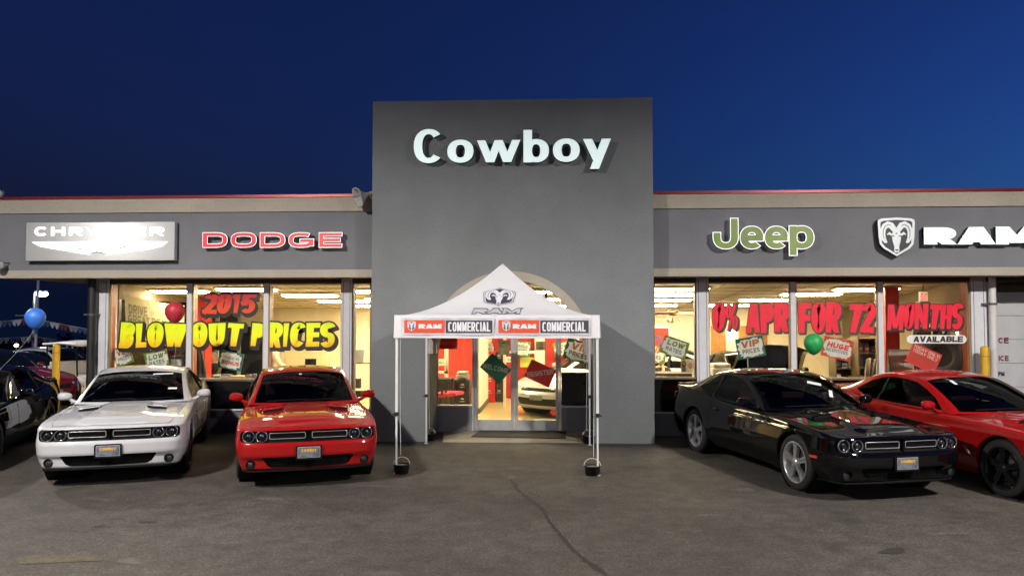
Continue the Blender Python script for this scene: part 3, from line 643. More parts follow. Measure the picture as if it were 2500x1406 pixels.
# overhead service door and the wall round it, right of the windows -------------------
YD = 15.55; m = MB(); zD = at(2460, 713, YD).z; xd0 = at(2412, 800, YD).x
m.box(X(2405), max(xd0, X(2405) + .01), YW + .10, YD + .12, 0, 3.02); m.build('side_pier', white_m, B)
m = MB(); m.box(xd0, RX1, YD - .02, YD + .14, zD, 3.02); m.build('door_header', soffit_m, B)
m = MB(); k = 0; z = 0.01; ph = (zD - .01) / 6
for k in range(6): m.box(xd0 + .005, RX1 - .3, YD, YD + .05, z + ph * k + .004, z + ph * (k + 1) - .004)
od = m.build('overhead_door', mat("door_grey_white", (.50, .50, .52), .6, vary=.03), B, bevel=.004)
m = MB(); m.box(xd0, RX1 - .3, YD + .02, YD + .045, 0, zD); m.build('door_core', alum_d, od)
m = MB(); rd = at(2462, 840, YD); m2 = MB()
for txt, pxa, pxb, pt, pb, mt in (("CE", 2437, 2462, 824, 838, 0), ("ICE", 2438, 2462, 868, 881, 0), ("PM", 2437, 2452, 907, 918, 1)):
    a, b_ = at(pxa, pb, YD), at(pxb, pt, YD); write(txt, ((a.x + b_.x) / 2, YD - .002, a.z), (1, 0, 0), (0, 0, 1), b_.x - a.x, b_.z - a.z, .016, .013, mb=(m if mt == 0 else m2), track=.1)
m.build('painted_letter', mat("dark_red_print", (.16, .012, .03), .6), od); m2.build('painted_letter', black_p, od)

# downpipes
pipe_b = mat("dark_pipe", (.012, .013, .012), .5); pipe_w = mat("white_pipe", (.62, .60, .60), .6)
def downpipe(px0, px1, Y, mtl, label, strap_px):
    a, b_ = at(px0, 800, Y), at(px1, 800, Y); r = (b_.x - a.x) / 2; c = (a.x + b_.x) / 2
    e = empty('downpipe', (c, Y, 0), 0, label, 'downpipe'); m = MB(); m.cyl((0, 0, .0), (0, 0, 3.02), r, r, 20); m.build('pipe', mtl, e)
    z = at(px0, strap_px, Y).z; m = MB(); m.cyl((0, 0, z - .02), (0, 0, z + .02), r + .012, r + .012, 20); m.box(-r - .10, r + .02, r * .2, r + .06, z - .018, z + .018); m.build('strap', alum_d, e)
downpipe(214, 232, YW - .22, pipe_b, 'black drainpipe at the left end of the shop windows', 768)
downpipe(2416, 2433, YW - .16, pipe_w, 'white drainpipe beside the overhead service door', 742)
# worn pale patches and dark stains with a shape of their own
patch_pale = mat("worn_patch", (.080, .072, .063), .9, vary=.35, scale=25, bump=.3, grain=.4, gscale=30); patch_dark = mat("oil_stain", (.022, .019, .016), .75, vary=.25, scale=12)
def blotch(px, py, wpx, hpx, mtl, label, seed, z):
    r = random.Random(seed); pts = []
    ph = [r.uniform(0, 6.3) for _ in range(4)]
    for k in range(26):
        t = 2 * math.pi * k / 26; f = .72 + .13 * math.sin(2 * t + ph[0]) + .10 * math.sin(3 * t + ph[1]) + .07 * math.sin(5 * t + ph[2]) + .07 * r.random(); g = gd(px + wpx / 2 * math.cos(t) * f, py + hpx / 2 * math.sin(t) * f); pts.append((g.x, g.y, z))
    m = MB(); m.add(pts, [tuple(range(26))]); tag(m.build('ground_stain', mtl), label, 'stain', kind='structure')
for k, a in enumerate(((660, 1218, 100, 9), (320, 1370, 70, 22), (765, 1373, 28, 8), (1732, 1257, 70, 7), (1893, 1259, 66, 6), (1870, 1270, 36, 4), (1815, 1195, 90, 8), (2312, 1302, 120, 8), (900, 1186, 150, 5), (560, 1325, 60, 9), (1250, 1165, 26, 8))): blotch(*a, patch_pale, 'pale worn patch of asphalt', k, .0035 + .0001 * k)
for k, a in enumerate(((2180, 1345, 78, 22), (240, 1284, 34, 8), (360, 1274, 60, 5), (1550, 1140, 90, 10), (1650, 1122, 70, 8), (1330, 1110, 120, 7))): blotch(*a, patch_dark, 'dark oily stain on the asphalt', 40 + k, .0048 + .0001 * k)
# ------------------------------------------------------------------ lit signs on the front
face_w = mat("white_sign_face", (.75, .85, .85), .4, emit=(.78, .97, .96), estr=.55)
ret_d = mat("letter_return", (.012, .028, .028), .5)
outl = mat("white_sign_trim", (.85, .85, .85), .4, emit=(1, .95, .97), estr=.75)
face_r = mat("red_sign_face", (.50, .02, .03), .4, vary=.3, scale=2.0, emit=(1.0, .03, .05), estr=.40)
face_g = mat("green_sign_face", (.13, .20, .03), .4, vary=.25, scale=3.0, emit=(.40, .55, .10), estr=.10)
def letter_sign(name, label, letters, Y, wxf, wyf, face, n=2.3, depth=.11, off=.05, trim=0.0, cat='sign'):
    """letters: (char, px0, px1, py_top, py_base); channel letters standing off the wall at Y"""
    p = at((letters[0][1] + letters[-1][2]) / 2, letters[0][4], Y); root = empty(name, (p.x, Y, p.z), 0, label, cat)
    for ch, p0, p1, pt, pb in letters:
        y = Y - off - depth; a, b_ = at(p0, pb, y), at(p1, pt, y); H = b_.z - a.z; Wt = b_.x - a.x
        wx, wy = wxf * H, wyf * H; g = GL[ch]; hh = H
        if len(g) > 2: hh = H / (g[2][1] - g[2][0])
        wx_, wy_ = wxf * (hh if len(g) > 2 else H), wyf * (hh if len(g) > 2 else H)
        if len(g) > 2 and ch in 'oewbyp': wx_, wy_ = LW[0] * SC, LW[1] * SC
        else: LW = (wxf, wyf); SC = H; wx_, wy_ = wxf * H, wyf * H
        if ch in 'WwMN': wx_ *= .92
        w0 = g[0]; wide = max(.1, (Wt - 2 * wx_) / (w0 * hh * .8)) if w0 else 1
        st, W = letter_polys(ch, hh, wx_ - trim, wy_ - trim, n, 0, (Wt - 2 * (wx_ - trim)) / (w0 * hh * .8) if w0 else 1)
        if trim: st, W = letter_polys(ch, hh, wx_, wy_, n, -trim, wide)
        full, W = letter_polys(ch, hh, wx_, wy_, n, 0, wide)
        z0 = a.z - (g[2][0] * hh if len(g) > 2 else 0)
        O = Vector((a.x - p.x, -off - depth, z0 - p.z)); m = MB()
        put_strips(m, full, O, (1, 0, 0), (0, 0, 1), (0, -1, 0), 0, depth, 0, 1, eps=.0008)
        l = m.build('letter', [outl if trim else face, ret_d], root, fixn=False)
        if trim:
            m = MB(); put_strips(m, st, O, (1, 0, 0), (0, 0, 1), (0, -1, 0), .006, 0, 0, eps=.0006); m.build('letter_face', face, l)
    return root
letter_sign('tower_sign', 'large white lit capital and small letters across the top of the grey tower',
    [('C', 1010, 1083, 315, 399), ('o', 1092, 1156, 341, 398), ('w', 1165, 1270, 342, 397), ('b', 1278, 1340, 317, 397), ('o', 1350, 1415, 338, 396), ('y', 1424, 1491, 339, 413)], YT, .124, .076, face_w, 2.25, .13, .04)
letter_sign('wall_sign', 'wide red lit letters edged in white, left of the tower',
    [('D', 494, 556, 567, 605), ('O', 563, 627, 567, 605), ('D', 634, 697, 567, 605), ('G', 704, 767, 567, 605), ('E', 778, 836, 567, 605)], YF, .175, .135, face_r, 2.9, .08, .07, .011)
letter_sign('wall_sign', 'green lit letters edged in white, right of the tower',
    [('J', 1740, 1803, 532, 609), ('e', 1806, 1865, 551, 609), ('e', 1866, 1925, 551, 609), ('p', 1926, 1988, 550, 625)], YF, .135, .115, face_g, 2.3, .08, .07, .014)
letter_sign('wall_sign', 'heavy white lit capitals on the fascia, cut by the right edge',
    [('R', 2256, 2334, 555, 597), ('A', 2339, 2429, 554, 597), ('M', 2432, 2533, 553, 597)], YF, .38, .20, face_w, 3.0, .09, .06)

# horned head badge -------------------------------------------------------------------
SHIELD = [(-.97,.88),(-.80,.95),(0,1.0),(.80,.95),(.97,.88),(1.0,.75),(.96,.0),(.90,-.38),(.70,-.60),(0,-1.0),(-.70,-.60),(-.90,-.38),(-.96,.0),(-1.0,.75)]
HEX = [(-1,.42),(-.93,.60),(0,.98),(.93,.60),(1,.42),(.90,-.52),(.78,-.66),(.1,-.86),(0,-1.0),(-.1,-.86),(-.78,-.66),(-.90,-.52)]
def thick(path, w):
    """strip along a path with its own half width at each point"""
    L, Rr = [], []
    for i, p in enumerate(path):
        a, b_ = path[max(i - 1, 0)], path[min(i + 1, len(path) - 1)]; dx, dy = b_[0] - a[0], b_[1] - a[1]; l = math.hypot(dx, dy) or 1
        L.append((p[0] - dy / l * w[i], p[1] + dx / l * w[i])); Rr.append((p[0] + dy / l * w[i], p[1] - dx / l * w[i]))
    return L, Rr
def ram_strips():
    light, dark = [], []
    for s in (-1, 1):
        horn = [(.02,.22),(.14,.42),(.28,.60),(.46,.66),(.64,.56),(.74,.36),(.75,.12),(.70,-.10),(.60,-.26),(.52,-.30)]; w = [.10,.15,.17,.17,.16,.15,.14,.12,.09,.03]
        if s < 0: horn = [(-x, y) for x, y in horn]
        light.append(thick(horn, w)); dark.append(thick([(x * .985, y - .01) for x, y in horn[2:8]], [.012, .016, .018, .018, .016, .01]))
        ear = [(s * .26, .10), (s * .40, .20), (s * .52, .12)]; light.append(thick(ear, [.06, .07, .02]))
        eye = [(s * .12, .02), (s * .20, .06), (s * .27, .03)]; dark.append(thick(eye, [.015, .03, .01]))
    light.append(([(-.16,.36),(-.26,.10),(-.22,-.20),(-.13,-.52),(-.15,-.72),(-.09,-.82)], [(.16,.36),(.26,.10),(.22,-.20),(.13,-.52),(.15,-.72),(.09,-.82)]))
    dark.append(([(-.10,-.66),(-.06,-.74)], [(.10,-.66),(.06,-.74)])); dark.append(([(-.07,.16),(0.0,.23)], [(.07,.16),(0.0,.23)]))
    return light, dark
def badge_mbs(O, Xv, Uv, hw, hh, outline, depth=.0, lift=.002, frame=.86, fld=.99):
    """collectors for rim, dark field, head and lines"""
    Xv, Uv = Vector(Xv), Vector(Uv); N = Xv.cross(Uv).normalized(); O = Vector(O)
    P = lambda p, z: O + Xv * p[0] * hw + Uv * p[1] * hh + N * z
    rim, field, head, lines = MB(), MB(), MB(), MB(); n = len(outline); inn = [(x * frame, y * (frame + .02)) for x, y in outline]
    rim.add([P(p, lift + .004) for p in outline] + [P(p, lift + .004) for p in inn], [(k, (k + 1) % n, n + (k + 1) % n, n + k) for k in range(n)])
    if depth: rim.add([P(p, lift + .004) for p in outline] + [P(p, -depth) for p in outline], [(k, (k + 1) % n, n + (k + 1) % n, n + k) for k in range(n)], 1)
    field.add([P(p, lift) for p in [(x * fld, y * fld) for x, y in outline]], [tuple(range(n))])
    li, dk_ = ram_strips(); sc = lambda st: [([(x * hw * .98, y * hh * .98) for x, y in a], [(x * hw * .98, y * hh * .98) for x, y in b]) for a, b in st]
    put_strips(head, sc(li), O, Xv, Uv, N, lift + .003, eps=.0004); put_strips(lines, sc(dk_), O, Xv, Uv, N, lift + .0075, eps=.0003)
    return rim, field, head, lines
silver_l = mat("silver_badge", (.62, .64, .65), .3, .2, emit=(.75, .8, .82), estr=.22); dark_f = mat("badge_dark", (.02, .024, .03), .4)
a, b_ = at(2144, 626, YF - .15), at(2233, 531, YF - .15); o = Vector(((a.x + b_.x) / 2, YF - .15, (a.z + b_.z) / 2))
rim, field, head, lines = badge_mbs((0, 0, 0), (1, 0, 0), (0, 0, 1), (b_.x - a.x) / 2, (b_.z - a.z) / 2, SHIELD, .12)
e = empty('badge_sign', o, 0, 'silver shield sign with a horned ram head, on the right fascia', 'sign')
rim.build('rim', [silver_l, ret_d], e, fixn=False); field.build('field', dark_f, e); h = head.build('ram_head', silver_l, e); lines.build('ram_head_lines', dark_f, h)

# brushed panel sign with a winged mark ------------------------------------------------
panel_m = mat("brushed_panel", (.60, .60, .60), .20, .45, vary=.03, scale=2)
a, b_ = at(62, 637, YF - .16), at(427, 541, YF - .16); e = empty('panel_sign', (a.x, YF - .16, a.z), 0, 'long brushed metal sign panel with white lettering above a winged mark', 'sign')
W_, H_ = b_.x - a.x, b_.z - a.z
m = MB(); m.box(0, W_, 0, .11, 0, H_); m.build('panel', panel_m, e, bevel=.006)
glow_w = mat("bright_sign_face", (.85, .85, .85), .3, emit=(1, .98, .99), estr=1.3)
for ch, p0, p1 in (('C', 85, 117), ('H', 125, 159), ('R', 169, 203), ('Y', 207, 243), ('S', 250, 281), ('L', 290, 318), ('E', 325, 357), ('R', 366, 401)):
    q0, q1 = at(p0, 576, YF - .16), at(p1, 554, YF - .16); H = q1.z - q0.z; Wt = q1.x - q0.x; wx, wy = H * .17, H * .125
    st, W = letter_polys(ch, H, wx, wy, 2.8, 0, (Wt - 2 * wx) / (GL[ch][0] * H * .8)); m = MB()
    put_strips(m, st, (q0.x - a.x, -.008, q0.z - a.z), (1, 0, 0), (0, 0, 1), (0, -1, 0), 0, .01, eps=.0003); m.build('letter', glow_w, e, fixn=False)
wing = [(78,591),(245,590),(410,590),(398,601),(372,608),(262,622),(252,619),(238,616),(226,618),(217,622),(130,608),(98,602)]
m = MB(); Pw = [at(x, y, YF - .16) - Vector((a.x, 0, a.z)) for x, y in wing]; m.prism([(p.x, -.001, p.z) for p in Pw], (0, -.012, 0)); w = m.build('winged_mark', glow_w, e)
m = MB()
for pts in ([(216,621),(226,617),(238,615.5),(252,618),(262,621)], [(175,602),(190,607),(205,609)], [(272,609),(290,607),(312,601)], [(215,606),(238,607),(265,606)]):
    st = thick([(at(x, y, YF - .16).x - a.x, at(x, y, YF - .16).z - a.z) for x, y in pts], [.004, .008, .009, .008, .004][:len(pts)]); put_strips(m, [st], (0, -.0135, 0), (1, 0, 0), (0, 0, 1), (0, -1, 0), .0005)
m.build('mark_line', alum_d, w)

# horn loudspeaker on the tower's flank, lamps at the left edge ------------------------
spk = mat("horn_grey", (.36, .36, .34), .55)
c = at(889, 478, YF - .25); e = empty('horn_loudspeaker', c, 0, 'pale grey horn loudspeaker on the left flank of the tower', 'loudspeaker')
ax = Vector((-.62, -.62, -.30)).normalized(); ux = Vector((0, 0, 1)) - ax * ax.z; ux.normalize(); vx = ax.cross(ux); rows = []
for t in np.linspace(0, 1, 9):
    hw, hh = .035 + .10 * t ** 2.0, .035 + .155 * t ** 1.7; cc = ax * (-.10 + .25 * t)
    rows.append([cc + vx * hw * math.copysign(abs(math.cos(k * math.pi / 14)) ** .6, math.cos(k * math.pi / 14)) + ux * hh * math.copysign(abs(math.sin(k * math.pi / 14)) ** .6, math.sin(k * math.pi / 14)) for k in range(29)])
m = MB(); m.grid(rows); ho = m.build('horn', spk, e); so = ho.modifiers.new("thickness", 'SOLIDIFY'); so.thickness = .012
m = MB(); m.cyl(ax * -.08, ax * .08, .022, .03, 14); m.build('centre_plug', spk, e)
m = MB(); m.cyl(ax * -.20, ax * -.09, .045, .045, 18); m.build('driver', spk, e)
m = MB(); q = Vector((TX0 - c.x, .12, -.02)); m.tube([ax * -.16, q * .6 + Vector((0, 0, -.02)), q], .018, 8); m.build('bracket', alum_d, e)
def flood(px, py, Y, label, s=.09):
    c = at(px, py, Y); e = empty('floodlight', c, 0, label, 'floodlight'); m = MB(); m.lathe([(.0, s), (s * .7, s * .9), (s, 0), (s * 1.05, -s * .9), (s * .9, -s)], (0, 0, 0), 'y', 20); m.build('housing', spk, e)
    m = MB(); m.lathe([(0, -s * .8), (s * .9, -s * .9)], (0, 0, 0), 'y', 20); m.build('glass', CMG, e); m = MB(); m.tube([(0, s * .6, 0), (.02, s, .06), (.03, YF - Y + .02, .07)], .014, 6); m.build('bracket', alum_d, e)
CMG = mat("floodlight_glass", (.3, .3, .3), .1)
flood(2, 649, YF - .2, 'small grey floodlight at the left end of the fascia', .075); flood(-2, 475, YF - .05, 'pale floodlight on the roof edge, cut by the left edge', .09)
# ------------------------------------------------------------------ pop-up tent
cloth = mat("white_tent_cloth", (.91, .90, .94), .75, vary=.02, scale=3, bump=.35, bscale=5, trans=.32)
tube_m = mat("white_tube", (.70, .70, .70), .4, .2); clip_m = mat("black_clip", (.01, .01, .01), .5)
TXa, TXb, TYa, TYb = -2.35, .64, 11.27, 13.98
tcx, tcy = (TXa + TXb) / 2, (TYa + TYb) / 2; hx, hy = (TXb - TXa) / 2, (TYb - TYa) / 2
ZE, ZA, ZV = 2.285, 3.145, 1.965
tent = empty('canopy_tent', (tcx, tcy, 0), 0, 'white pop-up tent with a peaked roof and printed front valance, before the glass doors', 'tent')
def roof_z(r): t = max(0.0, 1 - r); return ZE + (ZA - ZE) * t ** 1.75
def front_y(z): t = max(0.0, (z - ZE) / (ZA - ZE)); return -hy * (1 - t ** (1 / 1.75))
m = MB(); n, k = 24, 20
for side in range(4):
    rows = []
    for i in range(n + 1):
        r = i / n; row = []
        for j in range(k + 1):
            s = -1 + 2 * j / k; sag = -.015 * (1 - s * s) * math.sin(math.pi * min(1, r * 1.0)); p = {0: (s * hx * r, -hy * r), 1: (hx * r, s * hy * r), 2: (-s * hx * r, hy * r), 3: (-hx * r, -s * hy * r)}[side]
            cap_r = .012 * math.exp(-(r / .03) ** 2); row.append((p[0], p[1], roof_z(r) + sag * 0 - cap_r))
        rows.append(row)
    m.grid(rows)
m.build('roof_cloth', cloth, tent, weld=True)
m = MB(); q = 36
def val_pt(t, z, out): # perimeter walk
    pass
for (a, b_) in (((-hx, -hy), (hx, -hy)), ((hx, -hy), (hx, hy)), ((hx, hy), (-hx, hy)), ((-hx, hy), (-hx, -hy))):
    nx_, ny_ = (b_[1] - a[1]), -(b_[0] - a[0]); l = math.hypot(nx_, ny_); nx_, ny_ = nx_ / l, ny_ / l
    rows = []
    for i in range(9):
        f = i / 8; z = ZE + .012 - (ZE + .012 - ZV) * f; row = []
        for j in range(q + 1):
            t = j / q; w = .006 * math.sin(t * 23 + f * 2) * f + .012 * f; drop = -.006 * math.sin(math.pi * t) * f
            row.append((a[0] + (b_[0] - a[0]) * t + nx_ * w, a[1] + (b_[1] - a[1]) * t + ny_ * w, z + drop))
        rows.append(row)
    m.grid(rows)
m.build('valance', cloth, tent, weld=True)
for sx in (-1, 1):
    for sy in (-1, 1):
        x, y = sx * (hx - .035), sy * (hy - .035); m = MB(); m.box(x - .019, x + .019, y - .019, y + .019, .86, ZE - .01); m.box(x - .013, x + .013, y - .013, y + .013, .0, .859); lg = m.build('leg', tube_m, tent, bevel=.003)
        m = MB(); m.box(x - .028, x + .028, y - .028, y + .028, .83, .885); m.box(x - .028 - .03 * (sx < 0) , x + .028 + .03 * (sx > 0), y - .012, y + .012, .84, .86); m.build('clip', clip_m, lg)
        m = MB(); m.box(x - .035, x + .035, y - .035, y + .035, 0, .008); m.build('foot', tube_m, lg)
        m = MB(); m.tube([(x - sx * .05, y - sy * .02, ZV + .25), (x - sx * .045, y - sy * .02, 1.2), (x - sx * .06, y - sy * .02, .26)], .004, 5); m.build('rope', tube_m, lg)
m = MB()
for a, b_ in (((-1, -1), (1, -1)), ((1, -1), (1, 1)), ((1, 1), (-1, 1)), ((-1, 1), (-1, -1))):
    A, Bq = Vector((a[0] * (hx - .06), a[1] * (hy - .06), 0)), Vector((b_[0] * (hx - .06), b_[1] * (hy - .06), 0))
    for i in range(4):
        p, q_ = A.lerp(Bq, i / 4), A.lerp(Bq, (i + 1) / 4)
        for z0, z1 in ((2.24, 2.02), (2.02, 2.24)): m.tube([p + Vector((0, 0, z0)), q_ + Vector((0, 0, z1))], .010, 6)
m.build('truss', tube_m, tent)
m = MB(); m.cyl((0, 0, 2.3), (0, 0, ZA - .02), .016, .016, 10); m.build('centre_pole', tube_m, tent)
# prints
p_red = mat("print_red", (.66, .075, .030), .7, vary=.05); p_dk = mat("print_charcoal", (.050, .048, .070), .7, vary=.12); p_sil = mat("print_silver", (.50, .49, .53), .7, vary=.25, scale=9); p_wh = mat("print_white", (.72, .70, .76), .7); p_pale = mat("print_pale", (.55, .53, .60), .7, vary=.2, scale=6)
Yv = TYa - .022
def vq(px, py): p = at(px, py, Yv); return Vector((p.x - tcx, Yv - tcy, p.z))
def vrect(px0, py0, px1, py1, mtl, name, lift, par):
    m = MB(); a, b_ = vq(px0, py1), vq(px1, py0); n = 12
    m.grid([[(a.x + (b_.x - a.x) * k / n, a.y - lift, z) for k in range(n + 1)] for z in (a.z, b_.z)], smooth=False); return m.build(name, mtl, par)
for x0, xm, x1, xb, xt0, xt1, xc0, xc1 in ((985, 1087, 1203, 1005, 1022, 1078, 1094, 1197), (1215, 1318, 1438, 1236, 1252, 1309, 1324, 1430)):
    pp = vrect(x0 - 3, 776, x1 + 3, 818, p_pale, 'printed_banner', .0, tent)
    vrect(x0 + 2, 781, xm - 1, 813, p_red, 'red_field', .002, pp); vrect(xm + 1, 782, x1 - 1, 813, p_dk, 'dark_field', .002, pp)
    a, b_ = vq(xt0, 802), vq(xt1, 791); m = write("RAM", ((a.x + b_.x) / 2, a.y - .004, a.z), (1, 0, 0), (0, 0, 1), b_.x - a.x, b_.z - a.z, .020, .011, lift=0, wide=1.3, track=.06); m.build('lettering', p_wh, pp)
    a, b_ = vq(xc0, 809), vq(xc1, 786); m = write("COMMERCIAL", ((a.x + b_.x) / 2, a.y - .004, a.z), (1, 0, 0), (0, 0, 1), b_.x - a.x, b_.z - a.z, .0118, .011, lift=0, wide=.36, track=.055, n=3.2); m.build('lettering', p_wh, pp)
    c = vq(xb, 796); rim, field, head, lines = badge_mbs((c.x, c.y - .004, c.z), (1, 0, 0), (0, 0, 1), .061, .072, SHIELD, 0, .0005)
    bd = rim.build('printed_badge', p_wh, pp); field.build('badge_field', p_dk, bd); head.build('ram_head', p_wh, bd); lines.build('ram_head_lines', p_dk, bd)
def onto_roof(mb, lift):
    out = []
    for v in mb.v: out.append((v[0], front_y(v[2]) - lift + (v[1] - 0), v[2]))
    mb.v = out; return mb
def rq(px, py):   # meets the sloping front of the roof
    d = ray(px, py); t0, t1 = 9.0 / d.y, 13.2 / d.y
    for _ in range(50):
        t = (t0 + t1) / 2; p = d * t; y = tcy + front_y(CAM_H + p.z)
        if p.y < y: t0 = t
        else: t1 = t
    p = d * t0; return Vector((p.x - tcx, 0, CAM_H + p.z))
a, b_ = rq(1177, 747), rq(1259, 703); O = Vector(((a.x + b_.x) / 2, 0, (a.z + b_.z) / 2)); hw, hh = (b_.x - a.x) / 2, (b_.z - a.z) / 2
def fine(mb):  # cut large faces so that the print can follow the cloth
    bm = bmesh.new(); vs = [bm.verts.new(v) for v in mb.v]
    for f in mb.f:
        try: bm.faces.new([vs[i] for i in f])
        except ValueError: pass
    bmesh.ops.triangulate(bm, faces=bm.faces); bmesh.ops.subdivide_edges(bm, edges=bm.edges, cuts=3, use_grid_fill=True); bm.verts.index_update()
    r = MB(); r.add([tuple(v.co) for v in bm.verts], [tuple(v.index for v in f.verts) for f in bm.faces]); bm.free(); return r
rim, field, head, lines = badge_mbs(O, (1, 0, 0), (0, 0, 1), hw, hh, HEX, 0, .002, .90, 1.035)
fr = onto_roof(fine(rim), .012).build('printed_badge', p_pale, tent); onto_roof(fine(field), .012).build('badge_field', p_dk, fr); onto_roof(fine(head), .012).build('ram_head', p_wh, fr); onto_roof(fine(lines), .012).build('ram_head_lines', p_dk, fr)
a, b_ = rq(1153, 765), rq(1270, 753.5); H = b_.z - a.z
for grow, mtl, nm, lf in ((.012, p_dk, 'lettering_edge', .010), (0, p_sil, 'lettering', .014)):
    ls, W = word_polys("RAM", H, H * .38, H * .2, n=3, grow=grow, wide=3.2, track=.1, shear=.15); sx = (b_.x - a.x) / W; m = MB()
    for ch, st in ls: put_strips(m, st, (a.x, 0, a.z), (1, 0, 0), (0, 0, 1), (0, -1, 0), 0, sx=sx, eps=.0004)
    onto_roof(fine(m), lf).build(nm, mtl, tent)
# weight buckets
bucket_m = mat("black_bucket", (.012, .012, .013), .5); sand_m = mat("grey_gravel", (.22, .21, .19), .95, vary=.3, scale=60, bump=.6, bscale=90)
def bucket(x, y, label):
    e = empty('weight_bucket', (x, y, 0), 0, label, 'bucket', 'buckets weighing down the tent legs'); m = MB()
    m.lathe([(0, 0), (.100, .0), (.116, .125), (.122, .127), (.122, .138), (.111, .138), (.108, .11)], (0, 0, 0), 'z', 28); m.build('tub', bucket_m, e)
    m = MB(); m.lathe([(0, .118), (.06, .122), (.110, .11)], (0, 0, 0), 'z', 24); m.build('gravel', sand_m, e)
    m = MB(); m.tube([(.12 * math.cos(t), .03 * math.sin(t), .130 + .10 * math.sin(t)) for t in np.linspace(0, math.pi, 14)], .004, 6); m.build('handle', tube_m, e)
for px, py, lb in ((977, 1158, 'black bucket of gravel at the front left tent leg'), (1447, 1162, 'black bucket of gravel at the front right tent leg'), (1044, 1077, 'black bucket of gravel at the back left tent leg'), (1439, 1083, 'black bucket of gravel at the back right tent leg')):
    g = gd(px, py); bucket(g.x, g.y + .10, lb)
# ------------------------------------------------------------------ cars
def ip(x, tab):
    xs = [t[0] for t in tab]; return np.interp(x, xs, [t[1] for t in tab])
def smooth_ip(x, tab):
    """monotone cubic through the table"""
    xs = np.array([t[0] for t in tab], float); ys = np.array([t[1] for t in tab], float)
    h = np.diff(xs); d = np.diff(ys) / h; m = np.zeros(len(xs)); m[0], m[-1] = d[0], d[-1]
    for i in range(1, len(xs) - 1):
        m[i] = 0 if d[i - 1] * d[i] <= 0 else 3 * (h[i - 1] + h[i]) / ((2 * h[i] + h[i - 1]) / d[i - 1] + (h[i] + 2 * h[i - 1]) / d[i])
    x = np.clip(np.asarray(x, float), xs[0], xs[-1]); i = np.clip(np.searchsorted(xs, x) - 1, 0, len(h) - 1)
    t = (x - xs[i]) / h[i]; t2, t3 = t * t, t ** 3
    return (2*t3-3*t2+1)*ys[i] + (t3-2*t2+t)*h[i]*m[i] + (-2*t3+3*t2)*ys[i+1] + (t3-t2)*h[i]*m[i+1]
def sd_poly(px, py, poly):
    """signed distance to a polygon, negative inside"""
    d = np.full(px.shape, 1e9); ins = np.zeros(px.shape, bool); n = len(poly)
    for i in range(n):
        (ax, ay), (bx, by) = poly[i], poly[(i + 1) % n]
        ex, ey = bx - ax, by - ay; t = np.clip(((px - ax) * ex + (py - ay) * ey) / (ex * ex + ey * ey), 0, 1)
        d = np.minimum(d, np.hypot(px - ax - ex * t, py - ay - ey * t))
        c = ((ay > py) != (by > py)); ins ^= c & (px < (bx - ax) * (py - ay) / np.where(by == ay, 1e-9, by - ay) + ax)
    return np.where(ins, -d, d)
def sd_rbox(px, py, cx, cy, hx, hy, r):
    qx, qy = np.abs(px - cx) - hx + r, np.abs(py - cy) - hy + r
    return np.hypot(np.maximum(qx, 0), np.maximum(qy, 0)) + np.minimum(np.maximum(qx, qy), 0) - r
def snap_cut(P, f, tries=1):
    """P: (h,w,3) grid, f: function of P giving a signed field. Moves the nearest grid points onto f = 0; returns faces inside and outside"""
    P = P.copy(); F = f(P); h, w = F.shape; on = np.zeros(F.shape, bool)
    best = {}
    for di, dj in ((0, 1), (1, 0), (1, 1), (1, -1)):
        for i in range(h - di):
            js = range(max(0, -dj), w - max(0, dj)); 
            row = F[i, js.start:js.stop] * F[i + di, js.start + dj:js.stop + dj]
            for j in (np.nonzero(row < 0)[0] + js.start):
                a, b = F[i, j], F[i + di, j + dj]; t = a / (a - b); q = P[i, j] * (1 - t) + P[i + di, j + dj] * t
                key, tt = ((i, j), t) if t <= .5 else ((i + di, j + dj), 1 - t)
                if (di and dj) and tt > .38: continue
                if key not in best or tt < best[key][0]: best[key] = (tt, q)
    for (i, j), (tt, q) in best.items(): P[i, j] = q; on[i, j] = True
    F = np.where(on, 0, F); ins, out = [], []
    for i in range(h - 1):
        for j in range(w - 1):
            c = [(i, j), (i, j + 1), (i + 1, j + 1), (i + 1, j)]; v = [F[p] for p in c]
            if all(x >= 0 for x in v): out.append(c)
            elif all(x <= 0 for x in v): ins.append(c)
            else:
                z = [k for k in range(4) if v[k] == 0]
                if len(z) >= 2 and (z[1] - z[0]) == 2:
                    k = z[0]
                    for tri in ((c[k], c[(k + 1) % 4], c[(k + 2) % 4]), (c[k], c[(k + 2) % 4], c[(k + 3) % 4])):
                        (ins if any(F[p] < 0 for p in tri) else out).append(list(tri))
                else:
                    (ins if sum(1 for x in v if x < 0) > sum(1 for x in v if x > 0) else out).append(c)
    return P, ins, out
def faces_mb(mb, P, faces, mi=0, smooth=True, shift=(0, 0, 0), flipx=False):
    idx = {}; vs = []; fs = []
    for f in faces:
        g = []
        for p in f:
            if p not in idx: idx[p] = len(vs); q = P[p] + np.array(shift); vs.append((-q[0] if flipx else q[0], q[1], q[2]))
            g.append(idx[p])
        fs.append(g)
    mb.add(vs, fs, mi, smooth)
def rim_faces(mb, P, ins, shift, mi=0, flipx=False):
    """walls of a recess: from the edge of the removed faces back along shift"""
    cnt = {}
    for f in ins:
        for k in range(len(f)):
            a, b = f[k], f[(k + 1) % len(f)]; key = (min(a, b), max(a, b)); cnt[key] = cnt.get(key, 0) + 1
    for (a, b), c in cnt.items():
        if c == 1:
            A, B = P[a], P[b]; s = np.array(shift); q = [A, B, B + s, A + s]
            mb.add([((-p[0] if flipx else p[0]), p[1], p[2]) for p in q], [(0, 1, 2, 3)], mi, False)

